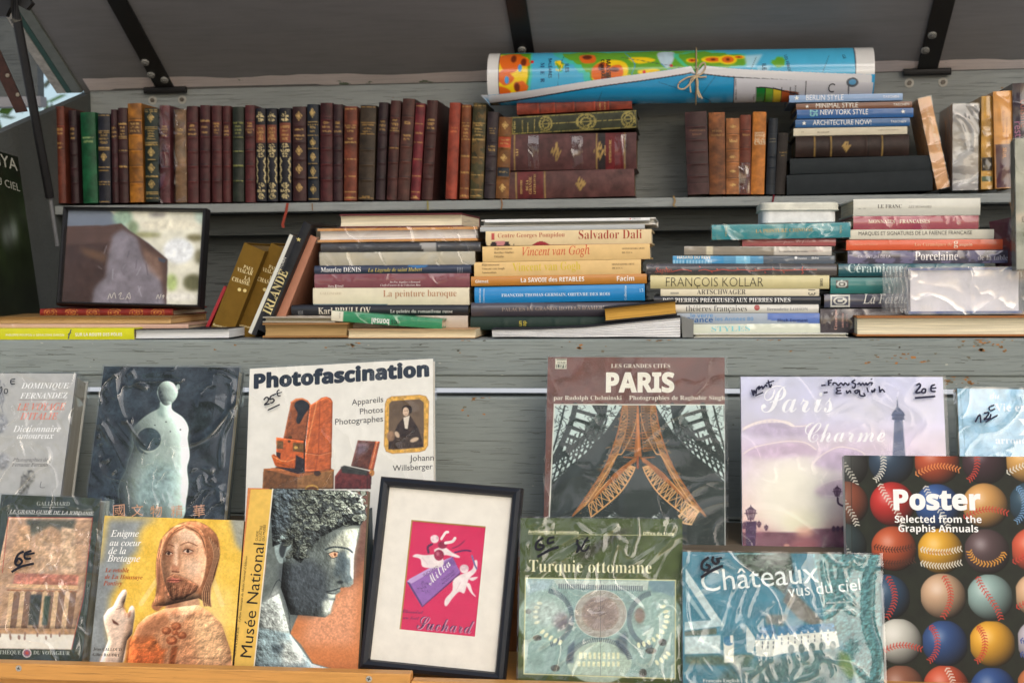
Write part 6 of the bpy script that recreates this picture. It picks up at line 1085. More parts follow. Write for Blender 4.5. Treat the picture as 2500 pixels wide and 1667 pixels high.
# leaning and boxed volumes at the right end
upright(zR, 1660, 1742, 112, 1786, 1872, 702, 2.535, 'pale orange film-wrapped book leaning away from the blue interiors stack', (222, 168, 120), D=.12, film=M_FILM, texts=[('LE MONDE ROMAIN', 'serif', (1712, 190), (1790, 450), (232, 206, 176))], page=(220, 200, 170))
upright(zR, 1888, 2050, 147, 1886, 2052, 708, 2.525, 'thick silvery book bound up in crumpled clear film', (140, 136, 134), D=.13, film=M_FILMHARD, spinecol=(150, 146, 144), texts=[('BOCCARD', 'sans', (1950, 655), (2012, 655), (200, 198, 190))], paint=tape((), gl=(), base=antique(wear=.3, marb=(226, 224, 220))))
upright(zR, 2074, 2147, 95, 2072, 2148, 702, 2.545, 'mustard book with a black band and green dot low on its spine', (184, 140, 62), D=.12, mat=M_WRAP, paint=antique(label=((.20, .34, (40, 34, 26)), (.08, .14, (74, 92, 62))), wear=.35))
upright(zR, 2150, 2276, 65, 2166, 2292, 698, 2.535, 'orange and purple two-tone book wrapped in film', (214, 150, 76), D=.13, mat=M_WRAP, paint=antique(label=((.0, .455, (74, 40, 54)),), wear=.15), texts=[('SEUIL', 'sans', (2212, 432), (2212, 500), (214, 140, 80), 1.1), ('histoire des cuisines', 'sans', (2232, 235), (2232, 405), (178, 110, 60)), ('dans le monde', 'sans', (2210, 190), (2210, 330), (178, 110, 60))])
upright(zR, 2276, 2420, 12, 2290, 2430, 690, 2.53, 'dark purple restaurant book in a clear slip at the shelf end', (52, 40, 54), D=.13, mat=M_WRAP, texts=[('restaurants', 'sans', (2288, 262), (2300, 560), (170, 110, 140), 1.1), ('cuisine', 'sans', (2325, 120), (2330, 300), (150, 80, 70), 1.1)])
# ---- rolled map lying on the stacks of the upper shelf
b0, b1 = at(1197, 194, 2.57), at(2127, 181, 2.57); rr = .0455
MR = frame(b0 + np.array([0, 0, -rr]), b1 - b0, np.array([0, 1., 0])); Lr = np.linalg.norm(b1 - b0)
mapr = thing('rolled_map', 'glossy rolled relief map tied with a string bow lying on the book stacks', 'map', MR)
MF = MR.copy(); MF[:3, 3] = MR[:3, 3] - MR[:3, 1] * rr
SEA = (74, 180, 224)
def a_map(A):
    A.grain(.03, 80); GRN, YEL, ORA, BRN, CY = (104, 170, 44), (250, 214, 24), (230, 108, 30), (104, 44, 24), (70, 204, 170)
    def land(p, lv=3, cx=None):
        p = np.array(p, float); c = p.mean(0) if cx is None else np.array(cx, float); n = sm(p, 6, True); n = n + A.rng.normal(0, 5, n.shape)
        A.poly(c + (n - c) * 1.14, CY, 5, .8)
        for f, col in zip((1.0, .78, .54, .26), (GRN, YEL, ORA, BRN)[:lv + 1]): A.poly(c + (n - c) * f + A.rng.normal(0, 9, n.shape) * (f < 1), col, 2)
    A.poly([(150, 60), (345, 60), (350, 200), (330, 310), (150, 320)], CY, 4, .8); A.poly([(150, 60), (335, 60), (338, 180), (318, 310), (150, 320)], GRN, 2); A.poly([(150, 70), (320, 90), (328, 200), (300, 310), (150, 320)], YEL, 2)
    for x, y, r in ((230, 120, 80), (290, 110, 40), (190, 210, 55), (280, 260, 44), (180, 290, 40), (320, 130, 20)): A.poly([(x + r * math.cos(a) * A.rng.uniform(.7, 1.3), y + r * .7 * math.sin(a) * A.rng.uniform(.7, 1.3)) for a in np.linspace(0, 6, 9)], ORA, 3, 1, 0, 30, 3)
    for x, y in ((262, 265), (300, 120), (240, 100)): A.ell(x, y, 16, 24, BRN, 4, .9)
    for x, y in ((205, 225), (280, 155)): A.ell(x, y, 12, 22, (70, 160, 226), 2)
    land([(480, 120), (520, 110), (530, 150), (500, 170)], 1); land([(600, 60), (720, 60), (730, 120), (640, 130)], 3); land([(560, 60), (1300, 50), (1320, 120), (1280, 190), (1150, 190), (900, 240), (720, 260), (680, 190), (600, 120)], 0)
    for p in ([(700, 160), (760, 110), (880, 120), (900, 190), (820, 240), (710, 250)], [(900, 95), (1000, 90), (1060, 110), (960, 130)], [(960, 170), (1060, 160), (1080, 180), (980, 200)], [(860, 205), (920, 195), (900, 230)]): A.poly(sm(p, 5, True), YEL, 3)
    for p in ([(700, 150), (760, 120), (800, 160), (770, 230), (700, 220)], [(800, 150), (860, 140), (870, 200), (800, 210)], [(620, 80), (700, 75), (710, 120), (640, 125)]): A.poly(sm(p, 5, True), ORA, 3)
    for x, y, rx, ry in ((745, 150, 16, 22), (825, 165, 26, 14), (780, 200, 20, 16), (665, 90, 28, 14)): A.ell(x, y, rx, ry, BRN, 4)
    A.poly([(1070, 60), (1170, 60), (1140, 150), (1090, 130)], (190, 216, 232), 3, 1, .1, smooth=4)
    land([(1200, 70), (1420, 60), (1570, 90), (1560, 140), (1420, 150), (1260, 150)], 0)
    for x, y, rx, ry in ((1270, 110, 24, 10), (1390, 105, 46, 14), (1475, 105, 36, 20), (1540, 90, 24, 8)): A.ell(x, y, rx * 1.5, ry * 1.5, YEL, 3); A.ell(x, y, rx, ry, ORA, 3); A.ell(x, y, rx * .3, ry * .4, BRN, 3)
    A.poly([(1570, 80), (1680, 70), (1630, 150), (1580, 150)], (180, 222, 240), 8, .9); land([(1730, 110), (1790, 95), (1800, 140), (1750, 150)], 0); A.poly([(1640, 150), (1720, 140), (1700, 200), (1650, 200)], (180, 222, 240), 8, .8)
    for x, y in ((348, 118), (995, 180), (1150, 142)): A.ell(x, y, 10, 9, (216, 40, 36), 1)
    for p in ([(530, 80), (505, 180), (498, 270)], [(860, 90), (1240, 160)], [(1640, 90), (1600, 180)], [(2060, 80), (2020, 180)]): A.line(p, 2.5, (50, 66, 90), .8, 4)
    A.line([(880, 60), (940, 130), (920, 200)], 5, (70, 150, 200), .8, 4); A.line([(1090, 130), (1130, 160), (1200, 170)], 5, (70, 150, 200), .8, 4)
    A.poly([(0, 0), (157, 0), (157, 400), (0, 400)], (226, 226, 226)); A.line([(157, 0), (157, 400)], 5, (30, 34, 40)); A.poly([(2207, 0), (2400, 0), (2400, 400), (2207, 400)], (226, 226, 226)); A.line([(2207, 0), (2207, 400)], 5, (30, 34, 40))
AM = Art(MF, Lr, 2 * rr, zM, 900, SEA, 31); a_map(AM); CM = AM.out()
def rollgrid(zlo, zhi, r, CMx, xs, yoff=0):
    ny = 90; V = np.zeros((ny, len(xs), 3)); Cc = np.zeros((ny, len(xs), 3))
    for i, x in enumerate(xs):
        ph = np.linspace(math.asin(np.clip(zhi[i], -1, 1)), math.asin(np.clip(zlo[i], -1, 1)), ny)
        V[:, i] = np.stack([np.full(ny, x), -r * np.cos(ph) - yoff, rr + r * np.sin(ph)], 1)
        jy = np.clip(((1 - (V[:, i, 2] / (2 * rr))) * CMx.shape[0]).astype(int), 0, CMx.shape[0] - 1); jx = min(max(int(x / Lr * CMx.shape[1]), 0), CMx.shape[1] - 1); Cc[:, i] = CMx[jy, jx]
    return V, Cc
mb = MB(); xs_ = np.linspace(0, Lr, 460); one = np.ones(460); mb.grid(*rollgrid(-one, one, rr, CM, xs_))
ph = np.linspace(math.pi / 2, math.pi * 1.5, 14); mb.grid(np.stack([np.tile(np.array([0, Lr]), (14, 1)), np.tile(-rr * np.cos(ph)[:, None], (1, 2)), np.tile(rr + rr * np.sin(ph)[:, None], (1, 2))], -1), (226, 226, 226))
M_MAP = colmat('laminated_map', .25, .02, 40, .0002, .4, .4, 0); mb.build('map_sheet', M_MAP, mapr, smooth=True)
sp = MB()
for r_ in (.038, .031, .024):
    a = np.linspace(0, 2 * math.pi, 28); sp.grid(np.stack([np.tile(np.array([.0005, Lr - .0005]), (28, 1)), np.tile((-r_ * np.cos(a))[:, None], (1, 2)), np.tile((rr + r_ * np.sin(a))[:, None], (1, 2))], -1), (216, 216, 212))
sp.build('inner_roll', M_MATTE, mapr, smooth=True)
def a_flap(A):
    E1 = sm([(55, 314), (300, 288), (700, 228), (1000, 188), (1200, 158), (1262, 146)], 6); E2 = sm([(1336, 143), (1500, 160), (1800, 176), (2100, 188), (2300, 194)], 6)
    L1 = E1 + (0, 40); L2 = E2 + (0, 50); A.grain(.02, 60)
    A.poly(np.concatenate([E1, [(1290, 190)], E2, L2[::-1], [(1300, 196)], L1[::-1]]), (222, 222, 226)); A.line(np.concatenate([L1, [(1300, 198)], L2]), 6, (28, 32, 40))
    A.poly([(1512, 214), (2310, 240), (2310, 420), (1508, 420)], (214, 214, 222)); A.line([(1512, 214), (1508, 400)], 4, (30, 34, 40)); A.line([(1924, 232), (1924, 400)], 5, (40, 40, 48)); A.line([(2170, 240), (2175, 400)], 5, (40, 40, 48))
    for x, c in ((1640, (30, 130, 56)), (1690, (112, 170, 60)), (1738, (236, 206, 60)), (1787, (196, 92, 44)), (1835, (120, 66, 40))):
        A.poly([(x, 268 + max(0, x - 1690) * .12), (x + 49, 268 + max(0, x - 1640) * .12), (x + 49, 350), (x, 350)], c); A.line([(x, 266), (x, 350)], 3, (24, 26, 30))
    A.line([(1640, 266), (1740, 272), (1890, 308)], 5, (24, 26, 30), 1, 4); A.poly([(1640, 346), (1900, 346), (1900, 420), (1640, 420)], (214, 214, 222)); A.line([(1640, 348), (1880, 350)], 3, (24, 26, 30))
    for p in ([(1075, 238), (1300, 305)], [(1400, 210), (1320, 310)], [(750, 290), (715, 360)], [(1300, 305), (1420, 350)]): A.line(p, 2.5, (40, 70, 100), .8)
    A.ell(2190, 238, 34, 26, (90, 96, 104), 1); A.ell(2190, 237, 20, 15, (90, 160, 206), 1)
AF = Art(MF, Lr, 2 * rr, zM, 900, (40, 156, 210), 32); a_flap(AF); CF = AF.out()
ed = px2loc(MF, zc(zM, np.concatenate([sm([(105, 308), (300, 288), (700, 228), (1000, 188), (1200, 158), (1262, 146)], 6), [(1290, 190)], sm([(1336, 143), (1500, 160), (1800, 176), (2100, 188), (2290, 194)], 6)])))
ze = np.interp(xs_, ed[:, 0], ed[:, 1]); V, Cc = rollgrid(-one, np.clip((ze - rr) / (rr + .002), -1, 1), rr + .002, CF, xs_, .001)
fl = MB(); fl.grid(V, Cc); tip = at(*zc(zM, (55, 312))[0], 2.51); tip2 = at(*zc(zM, (112, 372))[0], 2.53); Mi = np.linalg.inv(MR); q = [(Mi @ np.append(p, 1))[:3] for p in (tip, tip2)]
fl.add([q[0], tuple(V[0, 0]), tuple(V[36, 0]), q[1]], [(0, 1, 2, 3)], [(214, 214, 220), (222, 222, 226), (64, 150, 196), (64, 150, 196)])
def lay(mbx, M, off, tx):
    xz, f = textloc(MF, zM, tx[0], tx[1], tx[2], tx[3], *(tx[5:6])); z_ = np.clip((xz[:, 1] - rr) / (rr + off), -.999, .999); mbx.add(np.stack([xz[:, 0], -(rr + off) * np.sqrt(1 - z_ * z_) - .0014, xz[:, 1]], 1), f, tx[4])
NV = (40, 56, 84)
for tx in (('MASSIF', 'bold', (776, 105), (780, 225), (60, 40, 24)), ('CENTRAL', 'bold', (745, 105), (750, 222), (60, 40, 24)), ('ILES', 'sans', (540, 132), (542, 182), NV), ('BALÉARES', 'sans', (444, 98), (446, 215), NV), ('M  E  R', 'serif', (398, 124), (400, 240), (40, 80, 130)), ('ILES', 'sans', (1672, 132), (1674, 184), NV), ('LES FÉROÉ', 'sans', (1800, 80), (1822, 182), NV), ('GE', 'sans', (2132, 78), (2140, 104), NV)): lay(fl, MF, .0004, tx)
for tx in (('Echelle 1 : 17 000 000', 'bold', (1516, 222), (1520, 330), (60, 60, 66)), ('C', 'sans', (2050, 290), (2086, 294), (60, 62, 70), 1.2), ('Altitudes', 'sans', (1860, 254), (1862, 300), (60, 60, 66)), ('Légende', 'sans', (1624, 305), (1626, 350), (60, 60, 66))): lay(fl, MF, .0026, tx)
fl.build('map_flap', M_MAP, mapr, smooth=False)
st = MB(); cx = px2loc(MF, zc(zM, [(1293, 200)]))[0][0]; a = np.linspace(0, 2 * math.pi, 30); st.tube(np.stack([0 * a + cx, -(rr + .0042) * np.cos(a), rr + (rr + .0042) * np.sin(a)], 1), .0013, (186, 164, 130), 6)
for p in ([(1290, 205), (1240, 215), (1195, 245), (1192, 275), (1225, 278), (1265, 240), (1290, 210)], [(1290, 205), (1320, 195), (1345, 160), (1340, 130), (1318, 140), (1300, 175), (1290, 205)], [(1292, 205), (1260, 230), (1258, 270), (1262, 300)], [(1292, 205), (1298, 250), (1305, 290), (1326, 336)], [(1280, 205), (1310, 212), (1352, 210)], [(1292, 204), (1302, 240), (1300, 300), (1312, 330)]):
    l = sm(px2loc(MF, zc(zM, p)), 5); st.tube(np.stack([l[:, 0], np.full(len(l), -rr - .0065), l[:, 1]], 1), .0015, (200, 180, 148), 6)
st.build('string_bow', M_CLOTH, mapr, smooth=True)
# ================================================================ lower shelf
z1 = (680, 500, 540 / 2352); z2 = (1120, 500, 600 / 2352); zD = (1560, 470, 520 / 2146); zE = (1980, 460, 520 / 2091); zL = (0, 480, 820 / 2352)
YS = 2.13; CRM = (228, 218, 190)
# stack one
lying(z1, (100, 1170), (2015, 1188), (100, 1322), (2015, 1322), YS, 'pale pinkish film-wrapped book behind the green bonsai book', (190, 176, 160), .2, mat=M_WRAP)
lying(z1, (140, 1066), (2020, 1066), (140, 1172), (2020, 1172), YS, 'black painter monograph with white title under the cream baroque book', (34, 36, 42), .22, mat=M_GLOSS, bulge=.003, texts=[('Karl BRULLOV', 'serifb', (428, 1162), (985, 1155), (214, 206, 190), 1.25), ('Le peintre du romantisme russe', 'serif', (1192, 1148), (1855, 1148), (214, 214, 210), 1.05), ('||||', 'sans', (215, 1165), (262, 1165), (150, 152, 156))])
lying(z1, (370, 886), (2030, 880), (370, 1064), (2030, 1062), YS, 'thick cream baroque painting book with brown title', (222, 214, 188), .22, texts=[('La peinture baroque', 'serifl', (1115, 978), (1895, 972), (176, 128, 96), 1.15), ('GALLIMARD', 'serif', (445, 955), (670, 955), (190, 178, 150))], paint=lambda S, T, C, r: np.where(((T < .07) & (S < .48))[..., None], np.array((36, 100, 128.)), C))
lying(z1, (385, 740), (2035, 725), (385, 884), (2035, 876), YS, 'glossy maroon book of a collection above the cream baroque book', (126, 68, 76), .2, mat=M_WRAP, texts=[("De Fra Angelico à Bonnard", 'italb', (1185, 832), (1510, 830), (226, 208, 206)), ("Chefs-d'oeuvre de la Collection Rau", 'italb', (1085, 864), (1510, 862), (226, 208, 206)), ('Skira', 'serifb', (528, 876), (594, 876), (230, 214, 210)), ('Seuil', 'serifb', (628, 874), (692, 874), (230, 214, 210)), ('I', 'fat', (604, 880), (618, 880), (240, 236, 230))])
lying(z1, (385, 652), (2050, 632), (385, 738), (2050, 724), YS, 'navy book about a hunting saint with white and gold title', (54, 62, 82), .2, mat=M_GLOSS, bulge=.003, texts=[('Maurice DENIS', 'serifb', (455, 716), (880, 712), (226, 226, 224), 1.15), ('La Légende de saint Hubert', 'italb', (955, 714), (1530, 706), (196, 178, 104), 1.1), ('||||', 'sans', (1905, 712), (1960, 711), (150, 156, 170))], paint=lambda S, T, C, r: np.where(((T > .62) & (S > .6) & (S < .73) & (T - .62 > np.abs(S - .665) * 3))[..., None], np.array((60, 110, 158.)), C))
lying(z1, (440, 512), (2090, 494), (440, 646), (2090, 634), YS, 'beige book in wrinkled film in the stack of the baroque book', (184, 176, 156), .23, mat=M_WRAP, film=M_FILM, texts=[('Les arts', 'serif', (880, 590), (960, 588), (200, 186, 140))])
lying(z1, (455, 414), (2150, 398), (455, 508), (2150, 494), YS, 'dark grey film-wrapped book with a pale patch on its spine', (62, 62, 66), .24, mat=M_WRAP, film=M_FILMSOFT, bulge=.003, paint=lambda S, T, C, r: np.where(((S > .62) & (S < .72) & (S - .62 > .03 * (1 - T)))[..., None], np.array((168, 164, 160.)), C))
lying(z1, (415, 252), (2115, 236), (415, 402), (2115, 382), YS, 'white and orange edged book wrapped in film near the top of its stack', (206, 142, 76), .24, mat=M_WRAP, fore=True, page=(236, 230, 224), film=M_FILM, board=.004)
lying(z1, (640, 100), (1945, 90), (648, 248), (1948, 236), YS + .005, 'thick book with cream fore edge and dark red cover topping its stack', (98, 42, 46), .19, fore=True, page=CRM, inset=.001)
# stack two
lying(z2, (115, 1072), (1750, 1072), (115, 1195), (1750, 1195), YS, 'dark green book beneath the black hotels book', (36, 54, 48), .2, bulge=.003, texts=[('un', 'bold', (580, 1110), (580, 1158), (186, 170, 70), 1.2), ('de', 'bold', (620, 1110), (620, 1158), (186, 170, 70), 1.2)], bands=(.2, .34, .5, .65))
lying(z2, (122, 950), (1780, 920), (122, 1066), (1780, 1066), YS, 'black and purple film-wrapped hotels book under the bright blue book', (70, 66, 74), .22, mat=M_WRAP, texts=[("PALACES ET GRANDS HOTELS D'AMERIQUE", 'serif', (415, 1018), (1510, 996), (140, 122, 112))], bulge=.004)
lying(z2, (155, 788), (1782, 760), (155, 946), (1782, 914), YS, 'bright blue glossy silversmith book', (28, 132, 196), .2, mat=M_GLOSS, bulge=.003, texts=[('FRANÇOIS THOMAS GERMAIN, ORFÈVRE DES ROIS', 'serifb', (412, 880), (1448, 866), (214, 232, 244)), ("Editions d'art", 'serif', (212, 935), (212, 800), (214, 232, 244)), ('Connaissance', 'serif', (248, 938), (248, 800), (200, 226, 240)), ('Collection', 'serif', (1606, 910), (1606, 772), (200, 226, 240)), ('13', 'sans', (1735, 835), (1768, 832), (200, 226, 240))])
lying(z2, (120, 690), (1800, 656), (120, 778), (1800, 752), YS, 'glossy ochre altarpieces book with white title', (190, 128, 52), .21, mat=M_GLOSS, bulge=.002, texts=[('La SAVOIE des RETABLES', 'bold', (596, 742), (1202, 730), (240, 236, 226), 1.15), ('Glénat', 'bold', (160, 748), (286, 746), (240, 236, 226)), ('Facim', 'bold', (1514, 730), (1680, 727), (240, 236, 226), 1.1)])
VC = (226, 192, 132)
lying(z2, (150, 550), (1745, 524), (150, 688), (1745, 660), YS, 'buff paperback with a pale yellow title', VC, .2, texts=[('Vincent van Gogh', 'serif', (515, 636), (1166, 620), (216, 190, 70), 1.35), ('Rijksmuseum', 'serif', (222, 584), (390, 582), (120, 96, 66)), ('Vincent van Gogh', 'serif', (222, 622), (440, 618), (120, 96, 66)), ('Amsterdam', 'serif', (222, 658), (362, 656), (120, 96, 66)), ('MONDADORI ARTE', 'serif', (1465, 578), (1682, 574), (120, 96, 66)), ('DE LUCA', 'serif', (1468, 614), (1568, 612), (120, 96, 66))])
lying(z2, (230, 397), (1830, 374), (230, 547), (1830, 518), YS, 'buff paperback with a red italic title', VC, .2, texts=[('Vincent van Gogh', 'ital', (608, 488), (1255, 472), (206, 92, 60), 1.35), ('Rijksmuseum', 'serif', (342, 430), (512, 427), (120, 96, 66)), ('Kröller-Müller', 'serif', (342, 468), (528, 465), (120, 96, 66)), ('Otterlo', 'serif', (342, 506), (432, 504), (120, 96, 66)), ('MONDADORI ARTE', 'serif', (1562, 428), (1780, 424), (120, 96, 66)), ('DE LUCA', 'serif', (1562, 466), (1662, 464), (120, 96, 66))])
def dali(S, T, C, r):
    C = np.where(((T < .26) & (S < .17) & (np.sin(S * 90) * .3 + T < .22))[..., None], np.array((60, 50, 52.)), C); C = np.where(((T < .3) & (S > .05) & (S < .12) & (np.cos(S * 70) + T * 2 > .1))[..., None], np.array((206, 140, 140.)), C)
    C = np.where(((T < .27 * np.sin(np.clip((S - .28) / .11, 0, 1) * 3.14)))[..., None], np.array((160, 52, 60.)), C); return np.where(((S > .033) & (S < .052) & (T > .4) & (T < .86))[..., None], np.array((186, 80, 76.)), C)
lying(z2, (260, 258), (1845, 229), (260, 393), (1845, 374), YS, 'thick buff surrealist catalogue with dark red title and pink figures', (226, 204, 160), .21, paint=dali, nres=(160, 25), texts=[('Salvador Dalí', 'serifl', (1148, 328), (1752, 322), (162, 62, 46), 1.2), ('Centre Georges Pompidou', 'serifl', (375, 316), (1015, 306), (176, 92, 72), 1.1)])
lying(z2, (205, 216), (1780, 190), (205, 258), (1780, 230), YS, 'pale grey magazine lying on the surrealist catalogue', (176, 180, 180), .2, mat=M_GLOSS)
lying(z2, (215, 178), (1790, 154), (215, 214), (1885, 190), YS + .01, 'off-white magazine with fanned grey pages', (214, 212, 204), .19, fore=True, page=(206, 204, 194))
lying(z2, (250, 146), (1830, 120), (250, 170), (1830, 150), YS, 'thin white booklet on top of the buff stack', (232, 234, 234), .2, texts=[('DEVILLE', 'sans', (1662, 142), (1740, 140), (120, 120, 124)), ('●', 'sans', (1636, 140), (1648, 140), (200, 40, 50))])
# curved book of white pages and gilt book resting on it
P0 = at(*zc(z2, (320, 1272))[0], 2.085); P1_ = at(*zc(z2, (2120, 1272))[0], 2.085); Mw = frame(P0, P1_ - P0, np.array([0, 1., 0])); Lw = np.linalg.norm(P1_ - P0)
wv = thing('book', 'sagging thick book with bright wavy white page edges under the gilt one', 'book', Mw); nx = 40; X = np.linspace(0, Lw, nx)
tp = np.interp(X / Lw, [0, .25, .5, .75, 1], px2loc(Mw, zc(z2, [(320, 1196), (760, 1192), (1200, 1172), (1700, 1125), (2120, 1078)]))[:, 1]); mb = MB(); nzp = 40
F = np.linspace(0, 1, nzp)[:, None]; rgp = np.random.default_rng(4); gap = .0007 * (np.sin(F * 60 + X[None] * 30) + .6 * np.sin(F * 23 - X[None] * 18)); Yv = .0012 * ((np.arange(nzp)[:, None] % 5) == 0) + np.abs(gap) * .6 + 0 * X
Zv = F * tp[None] * .97 + .001 + .0004 * np.sin(X[None] * 40 + F * 9); cw = np.full((nzp, nx, 3), 232.) * (1 - .16 * ((np.arange(nzp)[:, None, None] % 5) == 0)); mb.grid(np.stack([np.tile(X, (nzp, 1)), Yv, Zv], -1), cw)
mb.grid(np.stack([np.full((nzp, 2), Lw), np.tile([0, .2], (nzp, 1)), np.tile(Zv[:, -1:], (1, 2))], -1), (206, 204, 200)); mb.grid(np.stack([np.zeros((nzp, 2)), np.tile([0, .2], (nzp, 1)), np.tile(Zv[:, :1], (1, 2))], -1), (206, 204, 200)); mb.build('page_block', M_MATTE, wv)
mb = MB(); th = .0022
for z_, dz in ((tp, 0), (tp + th, 0)): mb.grid(np.stack([np.tile(X, (2, 1)), np.tile(np.array([[-.002], [.205]]), (1, nx)), np.tile(z_, (2, 1))], -1), (32, 34, 42))
mb.grid(np.stack([np.tile(X, (2, 1)), np.full((2, nx), -.002), np.stack([tp, tp + th])], -1), (32, 34, 42)); mb.build('cover', M_MATTE, wv)
mb = MB(); e = px2loc(Mw, zc(z2, [(2130, 1070), (2250, 1108), (2245, 1270), (2140, 1270)])); mb.prism([tuple(p) for p in e], .004, .19, (120, 122, 120)); mb.build('endboard', M_GLOSS, wv)
gb = lying(z2, (1385, 978), (2086, 905), (1398, 1126), (2090, 1056), 2.085, 'old black book with gilt page edges resting on the sagging white-paged book', (34, 30, 30), .17, fore=True, page=(206, 160, 76), mat=M_LEATHER, board=.0028, inset=.0015)
# stack three
lying(zD, (550, 1425), (2110, 1420), (550, 1462), (2110, 1458), 2.10, 'thin white book lying at the foot of the decade stack', (228, 228, 218), .2, fore=True, page=(224, 222, 208))
lying(zD, (300, 1322), (1830, 1325), (300, 1422), (1830, 1414), YS, 'pale green-white book with faded turquoise title', (206, 212, 196), .2, mat=M_WRAP, texts=[('STYLES', 'serif', (730, 1400), (1120, 1392), (130, 196, 204), .7)])
lying(zD, (300, 1215), (1820, 1215), (300, 1322), (1820, 1322), YS, 'grey-blue book of the eighties with blue lettering', (160, 172, 186), .2, mat=M_GLOSS, texts=[('France', 'bold', (480, 1308), (745, 1306), (56, 104, 160), .9), ('les Années 80', 'bold', (770, 1292), (1152, 1290), (104, 150, 196), .9), ('Bloch-Dermant', 'bold', (1395, 1302), (1700, 1302), (36, 48, 96)), ('le verre', 'bold', (520, 1262), (745, 1258), (92, 140, 190))], paint=lambda S, T, C, r: np.where(((S > .66) & (T > .35 + (S - .66) * -1.0))[..., None], np.array((92, 120, 186.)), C))
lying(zD, (300, 1130), (1810, 1126), (300, 1212), (1810, 1212), YS, 'white teapot book with a small red pot emblem', (216, 214, 204), .2, mat=M_GLOSS, bulge=.003, texts=[('théières françaises', 'serifl', (472, 1196), (1088, 1194), (86, 84, 84), 1.1), ('Bernadette LOISON', 'serif', (1288, 1188), (1700, 1188), (150, 150, 156)), ('●', 'sans', (1160, 1186), (1216, 1186), (170, 80, 76))])
lying(zD, (150, 1045), (1830, 1042), (150, 1126), (1830, 1126), YS, 'black gemstones book with bold white capitals', (42, 44, 48), .2, mat=M_GLOSS, bulge=.003, texts=[('DES PIERRES PRÉCIEUSES AUX PIERRES FINES', 'serifb', (240, 1106), (1524, 1104), (226, 226, 222), 1.15)])
lying(zD, (218, 970), (1815, 974), (218, 1042), (1815, 1042), YS, 'slim ivory sculptor book with a vertical number at its end', (224, 216, 190), .2, texts=[('ARTSCHWAGER', 'serif', (584, 1024), (1076, 1024), (90, 86, 78), 1.1), ('13', 'sans', (1706, 978), (1706, 1034), (80, 80, 74), 1.3), ('████', 'sans', (318, 1020), (402, 1020), (170, 166, 150), .9)])
lying(zD, (115, 832), (1915, 836), (115, 968), (1915, 970), YS, 'large straw-coloured photographer book with tall thin black title', (208, 198, 148), .24, mat=M_GLOSS, bulge=.003, texts=[('FRANÇOIS KOLLAR', 'thin', (272, 946), (1252, 948), (64, 60, 44), 1.2), ('SERS', 'bold', (1850, 942), (1850, 866), (70, 66, 50), 1.1)])
SP = (204, 92, 80)
sb = lying(zD, (75, 716), (1985, 726), (75, 826), (1990, 834), YS, 'long charcoal film-wrapped book with a wandering red line and script', (78, 74, 78), .24, mat=M_WRAP, film=M_FILMSOFT, bulge=.004, texts=[('Sapho', 'ital', (165, 806), (330, 804), SP, 1.1)], lines=[(sm([(330, 800), (440, 775), (530, 792)], 6), .0011, SP), (sm([(600, 790), (660, 776), (740, 792), (840, 776), (930, 786), (1050, 778), (1150, 788), (1300, 776), (1450, 784), (1620, 778), (1790, 776)], 5), .0011, SP), (sm([(1650, 745), (1640, 780), (1655, 808), (1635, 818)], 5), .0011, SP)] + [([(x, y), (x + 16, y + 12)], .0012, SP) for x, y in ((605, 742), (725, 795), (780, 768), (890, 775), (985, 760), (1105, 792), (1165, 768), (1262, 798), (1345, 762), (1450, 798), (1560, 768))])
def osaka(S, T, C, r):
    C = np.where((S < .32)[..., None], np.array((58, 146, 196.)), C); C = np.where(((S >= .32) & (S < .56))[..., None], np.array((82, 150, 190.)), C); C = np.where(((S > .39) & (S < .48))[..., None], np.array((120, 190, 222.)), C); return np.where(((S < .24) & (T < .42) & (np.abs(np.sin(S * 160)) > .5))[..., None], np.array((150, 200, 226.)), C)
lying(zD, (340, 640), (1970, 640), (340, 716), (1970, 718), YS, 'blue to grey film-wrapped book with a bright sky-blue panel', (84, 94, 106), .2, mat=M_WRAP, paint=osaka, nres=(160, 13), texts=[('HASARD DU REVE', 'bold', (386, 668), (720, 668), (222, 220, 200)), ('Skira', 'bold', (1738, 670), (1808, 670), (226, 230, 232)), ('●', 'sans', (1566, 672), (1596, 672), (226, 230, 232)), ('musées', 'bold', (1600, 672), (1690, 672), (200, 206, 212))])
lying(zD, (455, 546), (1940, 541), (455, 628), (1940, 632), YS, 'grey book with a pale paper label over half its spine', (140, 132, 118), .2, mat=M_WRAP, paint=lambda S, T, C, r: np.where((S > .61)[..., None], np.array((196, 190, 180.)), np.where(((S > .15) & (S < .2))[..., None], np.array((206, 196, 166.)), C)), texts=[('Les mouvements des mondes', 'serifb', (1412, 600), (1705, 600), (80, 76, 76)), ('CHRISTIAN', 'sans', (1715, 599), (1850, 599), (176, 150, 140))])
lying(zD, (1040, 475), (2000, 456), (1040, 541), (1982, 537), YS, 'small rose red film-wrapped book under the teal painting book', (172, 88, 88), .16, mat=M_WRAP, texts=[('jours de fête', 'script', (1450, 508), (1730, 500), (220, 170, 170))])
lying(zD, (725, 342), (2130, 290), (735, 477), (2130, 452), YS - .01, 'teal film-wrapped Chinese painting book with gold title', (34, 138, 146), .2, mat=M_WRAP, film=M_FILM, texts=[('LA PEINTURE CHINOISE', 'serif', (1175, 408), (1755, 392), (186, 158, 92), 1.1), ('SKIRA', 'serif', (868, 352), (868, 445), (160, 150, 96)), ('SKIRA', 'serif', (2040, 415), (2040, 330), (160, 150, 96))])
